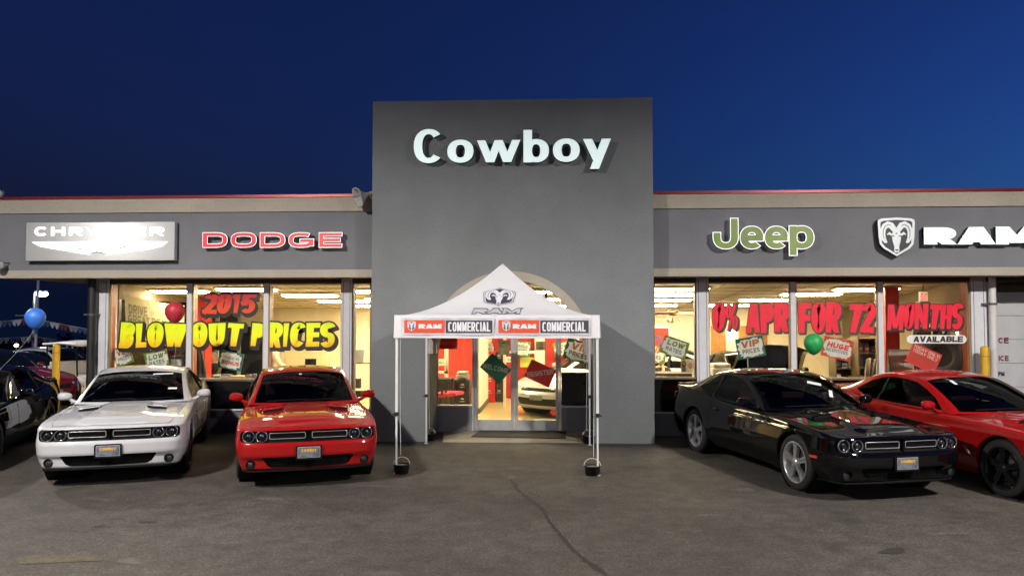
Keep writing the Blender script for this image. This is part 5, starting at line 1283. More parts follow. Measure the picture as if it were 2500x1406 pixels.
LIGHTS = [(-8.2, 16.6, 'at the far left corner of the left window'), (-6.55, 16.2, 'above the painted year number'), (-5.6, 17.5, 'behind the second mullion of the left wing'), (-5.2, 18.9, 'over the white wall, left wing'), (-4.9, 20.2, 'deepest over the white wall of the left wing'), (-3.75, 16.6, 'in the narrow window left of the tower'), (-3.9, 18.4, 'deeper in the narrow window left of the tower'),
    (-.3, 16.8, 'above the glass doors, near the front'), (.1, 18.4, 'above the glass doors, in the middle'), (.2, 20.2, 'above the glass doors, at the back'), (-2.3, 19.6, 'over the red wall left of the doors'),
    (2.55, 16.3, 'nearest the narrow window right of the tower'), (2.6, 17.4, 'second in the narrow window right of the tower'), (2.6, 18.7, 'above the ceiling fan'), (2.5, 20.2, 'behind the ceiling fan'),
    (6.4, 16.4, 'nearest the right end of the right wing'), (5.6, 17.4, 'above the last painted numbers'), (5.0, 18.7, 'over the middle of the right wing'), (4.5, 20.2, 'deepest over the middle of the right wing')]
for x, y, t in LIGHTS: ceiling_light(x, y, 'bright ceiling light ' + t)

# ---- posters on the glass
paper = mat("poster_white", (.84, .87, .90), .6, trans=.45); COLS = {k: mat("print_" + k, c, .6, trans=.12 if k in ('deepgreen', 'brightred', 'cream') else .45) for k, c in dict(green=(.20, .30, .05), teal=(.02, .17, .155), red=(.50, .045, .04), orange=(.62, .20, .05), dark=(.06, .065, .08), grey=(.19, .22, .25), deepgreen=(.06, .32, .17), brightred=(.78, .06, .05), cream=(.85, .80, .70), fade=(.55, .17, .09)).items()}
def frame_of(rot): a = R(rot); return Vector((math.cos(a), 0, math.sin(a))), Vector((-math.sin(a), 0, math.cos(a)))
def poster(cx, cy, w, h, rot, border, words, label, Y=YW + .035, splash=True, group=None, trot=None, seed=1, bmat=None):
    k = Y / FPX * 1.0; c = at(cx, cy, Y); w, h = w * k, h * k; Xv, Uv = frame_of(rot); N = Vector((0, -1, 0))
    e = empty('poster', c, 0, label, 'poster', group); m = MB(); m.obox((0, 0, 0), Xv, Uv, N, w / 2, h / 2, .002); m.build('sheet', (paper if splash else COLS[border]) if not bmat else bmat, e)
    if splash:
        r = random.Random(seed); pts = []
        for q in range(44):
            t = 2 * math.pi * q / 44; rr = 1 + r.uniform(-.15, .09); ct, st = math.cos(t), math.sin(t); x = .45 * w * math.copysign(abs(ct) ** .5, ct) * rr; y = .43 * h * math.copysign(abs(st) ** .5, st) * rr; pts.append((x, y))
        m = MB(); V = []; kx, ky = w / 2, h / 2
        for x, y in pts: f = min(kx / abs(x) if x else 9, ky / abs(y) if y else 9); V.append((x * f, y * f))
        near = {min(range(44), key=lambda i: (V[i][0] - sx * kx) ** 2 + (V[i][1] - sy * ky) ** 2): (sx * kx, sy * ky) for sx in (-1, 1) for sy in (-1, 1)}
        V = [near.get(i, v) for i, v in enumerate(V)]; P_ = lambda p: Xv * p[0] + Uv * p[1] + N * .0035
        m.add([P_(p) for p in V] + [P_(p) for p in pts], [(i, (i + 1) % 44, 44 + (i + 1) % 44, 44 + i) for i in range(44)]); m.build('printed_border', COLS[border], e)
    Xt, Ut = frame_of(trot) if trot is not None else (Xv, Uv)
    for (t, col, dy, hh, ww, bold, sh) in words:
        H = hh * h; bold = min(bold * 1.3, .17); mb = write(t, Ut * (dy * h) + N * .0045, Xt, Ut, ww * w, H, H * bold, H * bold * .8, lift=.0005, shear=sh, track=.14, wide=1.1); mb.build('lettering', COLS[col], e)
    return e
PG = 'sale posters hung behind the glass'
poster(382, 877, 60, 42, 13, 'green', [("LOW", 'green', .02, .30, .66, .15, .15), ("RATES", 'grey', -.30, .24, .66, .10, 0)], 'green bordered poster reading LOW RATES, behind the left window above the white coupe', group=PG, seed=2)
poster(563, 880, 62, 44, -11, 'teal', [("TRADE-IN", 'grey', .06, .17, .68, .09, 0), ("BONUS", 'red', -.24, .22, .72, .14, .15)], 'teal bordered poster reading TRADE-IN BONUS, between the white and red coupes', group=PG, seed=3)
poster(1647, 848, 64, 44, -19, 'green', [("LOW", 'green', .04, .28, .66, .15, .15), ("RATES", 'grey', -.27, .22, .62, .10, 0)], 'green bordered poster reading LOW RATES, tilted, just right of the tower', group=PG, seed=4)
poster(1832, 848, 66, 50, 10, 'teal', [("VIP", 'orange', .02, .32, .66, .16, .1), ("PRICES", 'grey', -.27, .22, .62, .11, 0)], 'teal bordered poster reading VIP PRICES, above the black coupe', group=PG, seed=5)
poster(2044, 851, 70, 48, -13, 'red', [("HUGE", 'brightred', .0, .27, .72, .16, .2), ("INCENTIVES", 'grey', -.20, .16, .74, .10, 0)], 'red bordered poster reading HUGE INCENTIVES, beside the green balloon', group=PG, seed=6)
poster(2255, 874, 72, 50, -25, 'brightred', [("TODAY ONLY!", 'cream', .27, .15, .90, .09, 0), ("TODAY ONLY", 'cream', .09, .14, .86, .08, 0), ("TODAY ONLY", 'fade', -.08, .14, .86, .08, 0), ("TODAY ONLY", 'fade', -.24, .13, .86, .07, 0)], 'orange-red poster repeating TODAY ONLY, below the white painted band', splash=False, group=PG)
poster(1210, 899, 63, 46, -41, 'deepgreen', [("WELCOME", 'cream', -.12, .26, 1.02, .10, 0)], 'dark green diamond poster reading WELCOME on the left glass door', Y=YS - .03, splash=False, trot=-12, group='posters on the glass doors')
poster(1319, 911, 66, 46, -24, 'brightred', [("REGISTER", 'cream', -.12, .26, .98, .10, 0)], 'red tilted poster reading REGISTER on the right glass door', Y=YS - .03, splash=False, trot=7, group='posters on the glass doors')
poster(1414, 858, 70, 52, -17, 'teal', [("VIP", 'orange', .02, .32, .66, .16, .1), ("PRICES", 'dark', -.27, .22, .66, .11, 0)], 'teal bordered poster reading VIP PRICES in the side light right of the doors', Y=YS + .03, group=PG, seed=8)
poster(1598, 863, 56, 40, -16, 'green', [("VIP", 'orange', .05, .32, .6, .15, .1), ("PRICES", 'grey', -.27, .22, .62, .10, 0)], 'small VIP PRICES poster deeper inside, partly behind the tower edge', Y=17.4, group=PG, seed=9)
poster(300, 868, 46, 48, 20, 'green', [("VIP", 'orange', .05, .30, .6, .15, .1), ("PRICES", 'grey', -.25, .20, .66, .10, 0)], 'faded poster at the far left end of the left window', Y=15.32, group=PG, seed=10)
poster(1275, 851, 40, 36, -6, 'deepgreen', [("TRADE-IN", 'green', .05, .20, .6, .10, 0), ("MONEY", 'grey', -.22, .20, .6, .10, 0)], 'small green and white poster on the back wall above the silver car', Y=21.4, group='posters on the showroom walls', seed=11)
poster(1375, 852, 46, 34, 10, 'green', [("LOW", 'green', .02, .30, .5, .15, .1), ("RATES", 'grey', -.28, .22, .5, .10, 0)], 'green and white LOW RATES poster on the back wall, right of the red post', Y=21.3, group='posters on the showroom walls', seed=12)
olive = mat("olive_poster", (.20, .17, .06), .7, vary=.5, scale=14); green_y = mat("green_yellow_poster", (.35, .38, .06), .6, vary=.5, scale=3)
poster(1230, 848, 27, 36, 0, 'green', [("REWARDS", 'dark', .25, .12, .7, .1, 0)], 'olive patterned poster above the left door, by the door gap', Y=YS + .05, splash=False, bmat=olive, group='posters on the showroom walls')
poster(1288, 884, 36, 24, 0, 'green', [], 'green and yellow landscape poster behind the glass doors', Y=21.3, splash=False, bmat=green_y, group='posters on the showroom walls')
poster(1244, 877, 17, 14, 0, 'cream', [("DEAL", 'green', -.2, .3, .6, .1, 0)], 'tiny cream notice on the white post between the doors', Y=19.1, splash=False, group='posters on the showroom walls')
poster(1078, 884, 20, 17, 0, 'cream', [("DEAL", 'green', -.2, .3, .6, .1, 0)], 'tiny cream notice left of the glass doors', Y=19.1, splash=False, group='posters on the showroom walls')
poster(1093, 838, 47, 28, 0, 'brightred', [("SOLD SOLD", 'orange', -.12, .28, .9, .08, .1)], 'dark red SOLD banner at the top of the left side light', Y=YS + .06, splash=False, bmat=mat("sold_red", (.42, .02, .015), .6, trans=.35), group='posters on the showroom walls')
plq = mat("bronze_plaque", (.16, .12, .05), .4, .4)
e = poster(1321, 843, 24, 19, 0, 'dark', [], 'dark framed wall plaque of small name plates', Y=21.45, splash=False, group='posters on the showroom walls')
m = MB()
for i in range(4):
    for j in (-1, 1): m.box(j * .085 - .035, j * .085 + .035, -.008, -.003, -.075 + .045 * i, -.045 + .045 * i)
m.build('name_plate', plq, e)
e = poster(1678, 893, 30, 32, 0, 'cream', [], 'cardboard poster of a woman in purple, behind the narrow window right of the tower', Y=15.6, splash=False, group=PG)
skin = mat("skin", (.45, .26, .17), .6, vary=.08); hair_b = mat("brown_hair", (.10, .045, .015), .6, vary=.3, scale=40); purple = mat("purple_print", (.16, .10, .24), .6)
def flat(pts, mtl, name, par, z): m = MB(); m.prism([(x, -z, y) for x, y in pts], (0, -.001, 0)); return m.build(name, mtl, par)
flat([(-.07 + .045 * math.cos(t), .03 + .075 * math.sin(t)) for t in np.linspace(0, 6.0, 18)], hair_b, 'printed_hair', e, .004); flat([(-.07 + .026 * math.cos(t), .045 + .036 * math.sin(t)) for t in np.linspace(0, 6.0, 14)], skin, 'printed_face', e, .006); flat([(-.115, -.12), (-.02, -.12), (-.03, -.04), (-.055, -.02), (-.085, -.02), (-.11, -.04)], purple, 'printed_top', e, .006)
flat([(.06 + .045 * math.cos(t), .0 + .06 * math.sin(t)) for t in np.linspace(0, 6.0, 14)], skin, 'printed_face', e, .004)

# ---- banners
ban = mat("cream_banner", (.50, .45, .27), .8, vary=.04, trans=.3); ink = mat("faded_ink", (.12, .11, .06), .8); ink2 = mat("pale_ink", (.33, .29, .18), .8)
def banner(c0, c1, c2, c3, label, words, sag=.03):
    """corners TL TR BR BL in world space"""
    c = (c0 + c1 + c2 + c3) / 4; e = empty('banner', c, 0, label, 'banner'); m = MB(); n = 14
    q = lambda u, v: (c0.lerp(c1, u)).lerp(c3.lerp(c2, u), v) - c + Vector((0, .015 * math.sin(u * 9 + v * 2), -sag * math.sin(math.pi * u) * (1 - v)))
    m.grid([[q(i / n, j / 8) for i in range(n + 1)] for j in range(9)]); m.build('cloth', ban, e)
    Xv = (c1 - c0); L = Xv.length; Xv = Xv.normalized(); Uv = ((c0 - c3).normalized())
    for t, u, v, hh, ww, mt, bold in words: write(t, q(u, v) - Vector((0, .04, 0)), Xv, Uv, ww * L, hh, hh * bold, hh * bold * .8, track=.15, wob=.02).build('lettering', mt, e)
banner(at(304, 719, 15.5), at(450, 746, 17.0), at(450, 845, 17.0), at(308, 842, 15.5), 'cream cloth banner hung behind the left window', [("DRIVE", .22, .36, .20, .30, ink, .14), ("OFF WITH A", .58, .32, .09, .30, ink2, .11), ("GREAT DEAL", .40, .58, .20, .66, ink, .14)])
banner(at(692, 858, 19.0), at(808, 858, 19.0), at(806, 892, 19.0), at(692, 892, 19.0), 'pale banner hung along the counter, right of the third mullion', [("Weboo e", .42, .62, .075, .50, ink2, .08)] if False else [], .015)

# ---- furniture and goods
def thing(name, label, cat, x, y, z=.033, rz=0, group=None): return empty(name, (x, y, z), rz, label, cat, group)
blk = mat("black_furniture", (.012, .012, .012), .45); redc = mat("red_cabinet", (.48, .014, .018), .35); greyp = mat("grey_office_plastic", (.36, .33, .27), .5); chr_ = mat("handle_chrome", (.7, .7, .7), .2, .9); maroon_f = mat("maroon_fabric", (.36, .02, .05), .8); desk_m = mat("dark_desk", (.03, .022, .016), .45)
def cabinet(name, label, px0, px1, Y, h, mtl, drawers=4, d=.5, group=None):
    a, b_ = at(px0, 900, Y), at(px1, 900, Y); w = b_.x - a.x; e = thing(name, label, 'cabinet', (a.x + b_.x) / 2, Y + d / 2, .033, 0, group); m = MB(); m.box(-w / 2, w / 2, -d / 2, d / 2, 0, h); m.build('case', mtl, e, bevel=.008); dh = (h - .08) / drawers
    for k in range(drawers):
        z = .05 + dh * k; m = MB(); m.box(-w / 2 + .02, w / 2 - .02, -d / 2 - .014, -d / 2 - .002, z + .01, z + dh - .01); dr = m.build('drawer', mtl, e, bevel=.004)
        m = MB(); m.box(-.06, .06, -d / 2 - .035, -d / 2 - .015, z + dh * .62, z + dh * .68); m.box(-.04, .04, -d / 2 - .022, -d / 2 - .014, z + dh * .78, z + dh * .88); m.build('handle', chr_, dr)
    return e
cabinet('filing_cabinet', 'red filing cabinet standing beside the partition wall', 1181, 1208, 20.4, 1.32, redc)
cabinet('filing_cabinet', 'black filing cabinet next to the red one', 1209, 1228, 20.5, 1.30, blk)
cabinet('desk_pedestal', 'wide black drawer unit at the end of the desk, left side light', 1112, 1146, 18.2, .74, blk, 2)
def desk(px0, px1, Y, label, h=.75, d=.7, front=True):
    a, b_ = at(px0, 900, Y), at(px1, 900, Y); w = b_.x - a.x; e = thing('desk', label, 'desk', (a.x + b_.x) / 2, Y + d / 2); m = MB(); m.box(-w / 2, w / 2, -d / 2, d / 2, h - .035, h); m.build('desk_top', desk_m, e, bevel=.006)
    for s in (-1, 1): m = MB(); m.box(s * (w / 2 - .02) - .018, s * (w / 2 - .02) + .018, -d / 2 + .03, d / 2 - .03, 0, h - .037); m.build('side_panel', desk_m, e)
    m = MB(); m.box(-w / 2 + .04, w / 2 - .04, -d / 2 + .04, -d / 2 + .06, .08, h - .037); m.build('front_panel', desk_m, e)
    return e
desk(1060, 1111, 18.3, 'dark desk behind the left side light'); desk(505, 640, 18.2, 'dark desk behind the TRADE-IN poster'); desk(1560, 1690, 17.6, 'long counter desk right of the tower', .98)
desk(688, 832, 17.6, 'dark counter in front of the pale banner', 1.05); desk(1722, 1800, 16.6, 'black stand under the printer', 1.02, .6)
def printer(px0, px1, Y, z, label, h=.26):
    a, b_ = at(px0, 900, Y), at(px1, 900, Y); w = b_.x - a.x; e = thing('printer', label, 'printer', (a.x + b_.x) / 2, Y, z); m = MB(); m.box(-w / 2, w / 2, -.2, .2, 0, h * .62); m.build('base', greyp, e, bevel=.02); m = MB(); m.box(-w / 2 + .02, w / 2 - .02, -.18, .2, h * .64, h); m.build('lid', greyp, e, bevel=.03); m = MB(); m.box(-w / 2 + .06, w / 2 - .06, -.30, -.201, h * .28, h * .34); m.build('paper_tray', blk, e)
printer(1735, 1782, 16.9, 1.022, 'grey office copier right of the narrow window'); printer(1115, 1145, 18.5, .775, 'small cream printer on the black drawer unit', .2); printer(1183, 1204, 20.6, 1.355, 'cream machine on top of the red cabinet', .22)
def chair(px, Y, label, rz=0, col=None):
    p = at(px, 900, Y); e = thing('office_chair', label, 'chair', p.x, Y, .033, rz, 'office chairs'); col = col or maroon_f; m = MB(); m.box(-.24, .24, -.23, .23, .44, .52); m.build('seat', col, e, bevel=.03); m = MB(); m.box(-.20, .20, .20, .26, .60, .86); m.build('backrest', blk, e, bevel=.03)
    m = MB(); m.cyl((0, 0, .1), (0, 0, .44), .03, .03, 12); m.box(-.02, .02, .22, .25, .5, .62); m.build('column', blk, e); m = MB()
    for k in range(5): t = 2 * math.pi * k / 5; m.tube([(0, 0, .1), (.27 * math.cos(t), .27 * math.sin(t), .05)], .018, 6); m.ball((.27 * math.cos(t), .27 * math.sin(t), .03), .03, 8, 6)
    m.build('base', blk, e)
chair(1074, 17.6, 'red office chair by the desk, behind the left side light', R(200)); chair(1101, 17.9, 'red office chair nearest the black drawer unit', R(160)); chair(478, 16.3, 'black draped office chair between the first two left windows', R(150), blk)
# boxes and books along the left sill
colr = [mat("carton", (.42, .36, .25), .8), mat("blue_grey_box", (.07, .075, .11), .6), mat("lime_box", (.42, .55, .05), .5), mat("cream_box", (.62, .56, .42), .7), mat("dark_book", (.05, .05, .07), .5), mat("pink_book", (.55, .10, .13), .5)]
def goods(name, label, px0, px1, py_top, Y, mtl, z=SILL + .002, d=.16, group='boxes and books on the left window sill', rz=0):
    a, b_ = at(px0, py_top, Y), at(px1, py_top, Y); w = b_.x - a.x; h = a.z - z; e = thing(name, label, name, (a.x + b_.x) / 2, Y + d / 2, z, rz, group); m = MB(); m.box(-w / 2, w / 2, -d / 2, d / 2, 0, h); m.build('cover' if name == 'book' else 'carton', mtl, e, bevel=.006)
    m = MB(); m.box(-w / 2 + .012, w / 2 - .012, -d / 2 - .004, -d / 2 - .001, h * .25, h * .7); m.build('label_panel', colr[(len(label) * 7) % 6], e)
for a in (('box', 'low tan carton on the left sill, left of the blue boxes', 492, 536, 924, 0), ('box', 'small pale box standing on the left sill', 520, 538, 915, 3), ('box', 'dark blue box on the left sill', 539, 560, 914, 1), ('box', 'lime green and white box on the left sill', 562, 597, 917, 2), ('book', 'dark book standing beside the lime box', 598, 603, 915, 4), ('book', 'grey spined book between two dark ones on the sill', 604, 608, 914, 1), ('book', 'pink book on the left sill by the red coupe', 609, 614, 916, 5), ('book', 'tall black book at the end of the row on the sill', 615, 621, 913, 4)):
    goods(a[0], a[1], a[2], a[3], a[4], 15.32, colr[a[5]])
# coat, notice stand, photo frame, clock, brochure shelf
def coat():
    p = at(482, 870, 16.1); e = thing('coat', 'long black coat hanging behind the first left mullion', 'coat', p.x, 16.1, .95); rows = []
    for i in range(9):
        f = i / 8; w = .07 + .13 * f ** .6; rows.append([(w * math.cos(t) * (1 + .12 * math.sin(5 * t + f)), .08 * math.sin(t) + .02 * math.sin(7 * t), .62 - .75 * f) for t in np.linspace(0, 2 * math.pi, 25)])
    m = MB(); m.grid(rows); m.build('body', mat("black_cloth", (.010, .010, .012), .85, bump=.3, bscale=20), e)
    m = MB(); m.tube([(-.03, 0, .60), (0, 0, .70), (.03, 0, .60)], .022, 8); m.build('collar', mat("pale_collar", (.45, .40, .32), .8), e)
coat()
p = at(430, 892, 15.6); e = thing('notice_stand', 'dark framed white notice on a stand, right of the LOW RATES poster', 'notice', p.x, 15.6, SILL); m = MB(); m.box(-.14, .14, 0, .02, .02, .44); m.build('frame', blk, e, bevel=.005); m = MB(); m.box(-.11, .11, -.004, -.001, .05, .37); m.build('paper', paper, e); m = MB(); m.box(-.05, .05, -.006, -.0045, .2, .215); m.box(-.02, .05, -.006, -.0045, .3, .31); m.build('printing', COLS['dark'], e)
p = at(758, 890, 16.0); e = thing('photo_frame', 'back of a black photo frame on its stand, above the red coupe', 'picture frame', p.x, 16.0, 1.03, R(12)); m = MB(); m.obox((0, 0, .17), (1, 0, 0), Vector((0, 1, -.2)).normalized(), Vector((0, .2, 1)).normalized(), .115, .012, .17); m.build('frame', blk, e, bevel=.004); m = MB(); m.obox((-.04, -.08, .10), Vector((.8, 0, .5)).normalized(), (0, 1, 0), Vector((-.5, 0, .8)).normalized(), .13, .012, .03); m.build('strut', greyp, e); e.location.z = 1.06
p = at(815, 890, 16.0); e = thing('desk_clock', 'blue-grey desk display standing by the last left pillar', 'clock', p.x, 16.0, 1.05); m = MB(); m.box(-.115, .115, -.03, .03, 0, .115); m.build('case', colr[1], e, bevel=.008); m = MB(); 
for k in range(4): m.box(-.09 + .05 * k, -.055 + .05 * k, -.034, -.031, .02, .055)
m.build('digit_plate', paper, e)
p = at(880, 897, 15.9); e = thing('brochure_shelf', 'wall shelf holding a pale brochure, in the narrow window left of the tower', 'shelf', p.x, 15.9, 1.30); m = MB(); m.box(-.19, .16, -.02, .22, 0, .025); m.build('board', mat("pine", (.30, .20, .08), .6), e); m = MB(); m.obox((-.06, .1, .155), Vector((1, .3, 0)).normalized(), Vector((-.3, 1, -.2)).normalized(), (0, .2, 1), .10, .006, .13); m.build('brochure', paper, e)
m = MB(); m.box(-.15, -.02, 0, .16, -.50, -.30); m.box(-.13, .02, -.02, .14, -.75, -.55); m.build('folder', desk_m, e)
# ceiling fan
p = at(1643, 768, 18.0); zf = ceil_z(18.0); e = empty('ceiling_fan', (p.x, 18.0, zf), 0, 'brown ceiling fan with glass lamp shades, right of the tower', 'ceiling fan'); fan_m = mat("fan_bronze", (.10, .07, .03), .4, .5); blade_m = mat("fan_blade", (.16, .10, .05), .5)
hb = p.z + .05 - zf; m = MB(); m.cyl((0, 0, 0), (0, 0, hb + .05), .012, .012, 10); m.lathe([(0, -.005), (.06, -.005), (.05, -.05), (.012, -.08)], (0, 0, 0), 'z', 18); m.build('rod', fan_m, e); m = MB(); m.lathe([(.02, hb + .07), (.12, hb + .05), (.13, hb - .03), (.06, hb - .07), (0, hb - .08)], (0, 0, 0), 'z', 24); m.build('motor', fan_m, e)
for k in range(5):
    t = 2 * math.pi * k / 5 + .3; u = Vector((math.cos(t), math.sin(t), 0)); v = Vector((-math.sin(t), math.cos(t), .38)).normalized(); m = MB(); m.obox(u * .46 + Vector((0, 0, hb - .02)), u, v, u.cross(v), .34, .07, .008); m.build('blade', blade_m, e, bevel=.003)
    if k < 4:
        m = MB(); c = u * .12 + Vector((0, 0, hb - .14)); m.cyl(c, c + u * .07 - Vector((0, 0, .07)), .022, .05, 14, caps=False); m.build('lamp_shade', mat("frosted_shade", (.6, .55, .42), .3), e)
# wall lamp glow
p = at(1788, 812, YB - .12); e = empty('wall_lamp', p, 0, 'bright round wall lamp between the two wooden doors', 'lamp'); m = MB(); m.ball((0, 0, 0), .09, 16, 10); m.build('globe', mat("globe_glow", (1, .9, .7), emit=(1, .85, .55), estr=25), e); m = MB(); m.cyl((0, .0, 0), (0, .11, 0), .03, .05, 14); m.build('bracket', CMB, e)
# exit sign
p = at(2254, 727, 16.0); e = empty('exit_sign', p, R(24), 'small lit red and white EXIT sign below the ceiling', 'exit sign'); m = MB(); m.box(-.10, .10, -.02, .02, -.07, .12); m.build('case', mat("exit_white", (.75, .7, .62), .5, emit=(1, .85, .6), estr=.5), e); m = write("EXIT", (0, -.024, -.045), (1, 0, 0), (0, 0, 1), .16, .13, .012, .012); m.build('lettering', mat("exit_red", (.6, .03, .02), .5, emit=(1, .08, .04), estr=1.2), e); m = MB(); m.cyl((0, 0, .12), (0, 0, max(.14, ceil_z(16.0) - p.z)), .01, .01, 8); m.build('rod', alum_d, e); m = MB(); m.box(-.10, .12, -.02, .1, -.30, -.072); m.build('bracket', fix_m, e)
# giant tyre
p = at(2310, 855, 15.75); e = empty('tyre_exhibit', (p.x - .06, 15.75, SILL + .05), 0, 'big black tyre standing on end behind the AVAILABLE band', 'tyre'); m = MB(); rt = .42; prof = [(.20, -.14), (.26, -.17), (.36, -.165), (.405, -.14), (rt, -.11), (rt, .11), (.405, .14), (.36, .165), (.26, .17), (.20, .14), (.19, 0), (.20, -.14)]
m.lathe(prof, (0, 0, rt), 'x', 48); t = m.build('tread', mat("tyre_black", (.006, .006, .006), .6, bump=.6, bscale=30), e); m = MB()
for k in range(36): a = 2 * math.pi * k / 36; u = Vector((0, math.cos(a), math.sin(a))); m.obox(Vector((0, 0, rt)) + u * (rt + .002), (1, 0, 0), u, Vector((1, 0, 0)).cross(u), .13, .012, .022)
m.build('tread_block', mat("tyre_black", (.006, .006, .006), .6), t); e.rotation_euler = (0, 0, R(48))
m = MB(); m.box(-.30, .30, -.22, .22, -SILL - .02, -.002); m.build('plinth', desk_m, e); m = MB(); m.lathe([(0, .02), (.21, .02)], (0, 0, rt), 'x', 32); m.lathe([(0, -.02), (.21, -.02)], (0, 0, rt), 'x', 32); m.build('hole_shade_disc', mat("tyre_black", (.006, .006, .006), .6), e)  # dark discs stand in for the shade inside the tyre's hole
# A-board with mirror-wise print (seen from behind), shelving, leaning boards
p = at(2197, 895, 15.9); e = empty('display_board', (p.x, 15.9, .033), R(-4), 'grey board with reversed lettering, left of the TODAY ONLY poster', 'board'); bd = mat("board_grey", (.38, .34, .28), .6, trans=.2); zt = at(2197, 853, 15.9).z - .033; m = MB(); m.prism([(-.27, 0, .3), (.27, 0, .3), (.26, .06, zt), (-.20, .06, zt)], (0, .012, 0)); m.build('board', bd, e)
m = write("RAEG EHT", (.05, -.015 + .05, zt - .34), (1, 0, 0), (0, 0, 1), .33, .085, .012, .010); m.build('lettering', COLS['cream'], e); m = MB(); m.tube([(-.2, .055, zt), (-.10, -.04, .3)], .008, 6); m.build('edge', blk, e)
shelf_m = mat("shelf_brown", (.11, .075, .035), .6); GS = 'goods on the display shelves'
def rack(px0, px1, py_top, Y, label, n):
    a, b_ = at(px0, py_top, Y), at(px1, py_top, Y); w = b_.x - a.x; h = a.z - .033; e = thing('display_rack', label, 'shelves', (a.x + b_.x) / 2, Y + .2); m = MB()
    for s in (-1, 1): m.box(s * w / 2 - .015, s * w / 2 + .015, -.2, .2, 0, h)
    m.box(-w / 2, w / 2, .19, .205, 0, h); m.build('frame', shelf_m, e)
    for k in range(n): z = h - .05 - k * .30; m = MB(); m.box(-w / 2 + .016, w / 2 - .016, -.2, .188, z, z + .02); m.build('shelf', shelf_m, e)
    return e, w, h
rr = random.Random(5)
for lab, args in (('left', (2040, 2088, 826, 16.9)), ('right', (2096, 2142, 822, 16.5))):
    e, w, h = rack(*args, lab + ' brown display rack of boxed goods behind the painted number', 4)
    for k in range(1, 4):
        for q in range(3):
            mtl = rr.choice(colr[:5] + [paper, blk]); x = -w / 2 + w * (q + .5) / 3; hh = rr.uniform(.10, .22); b2 = thing('goods_box', '%s box, %s on shelf %s of the %s display rack' % ({0: 'tan', 1: 'blue-grey', 2: 'lime', 3: 'cream', 4: 'dark', 5: 'white', 6: 'black'}[(colr[:5] + [paper, blk]).index(mtl)], ('first', 'second', 'third')[q], ('one', 'two', 'three', 'four')[k], lab), 'box', e.location.x + x, e.location.y - .04, .033 + h - .05 - k * .30 + .021, 0, GS)
            m = MB(); m.box(-w / 6 + .015, w / 6 - .015, -.1, .1, 0, hh); m.build('carton', mtl, b2, bevel=.005); m = MB(); m.box(-w / 6 + .03, w / 6 - .03, -.104, -.1005, hh * .3, hh * .6); m.build('label_panel', rr.choice(colr), b2)
for i, (px, t) in enumerate(((2112, .10), (2128, .16), (2136, .2))):
    p = at(px, 925, 15.75); e = empty('leaning_board', (p.x, 15.75 + i * .05, .033), R(60), ('cream', 'grey', 'brown')[i] + ' flat panel leaning by the mullion, left of the red column', 'panel', 'panels leaning by the right mullion'); m = MB(); m.obox((0, 0, .72), (1, 0, 0), (0, 1, t), Vector((0, -t, 1)).normalized(), .25, .01, .70); m.build('sheet', (colr[3], greyp, shelf_m)[i], e)
# logo banner on the far wall, right of the tower
bl = mat("banner_blue", (.05, .06, .22), .6); p = at(1603, 862, 19.5); e = empty('wall_banner', p, 0, 'tall red banner with a blue ring mark, at the tower edge', 'banner'); m = MB(); m.box(-.32, .30, 0, .02, -.85, .62); m.build('cloth', wall_red, e); m = MB(); put_strips(m, [thick([(.12 * math.cos(t) - .02, .12 * math.sin(t)) for t in np.linspace(-.9, 3.9, 24)], [.03] * 24)], (0, -.004, .28), (1, 0, 0), (0, 0, 1), (0, -1, 0)); m.build('ring_mark', bl, e); m = MB(); m.box(.30, .36, -.01, .03, -.9, .66); m.box(-.36, .36, -.01, .03, .62, .68); m.build('frame', trimw, e)

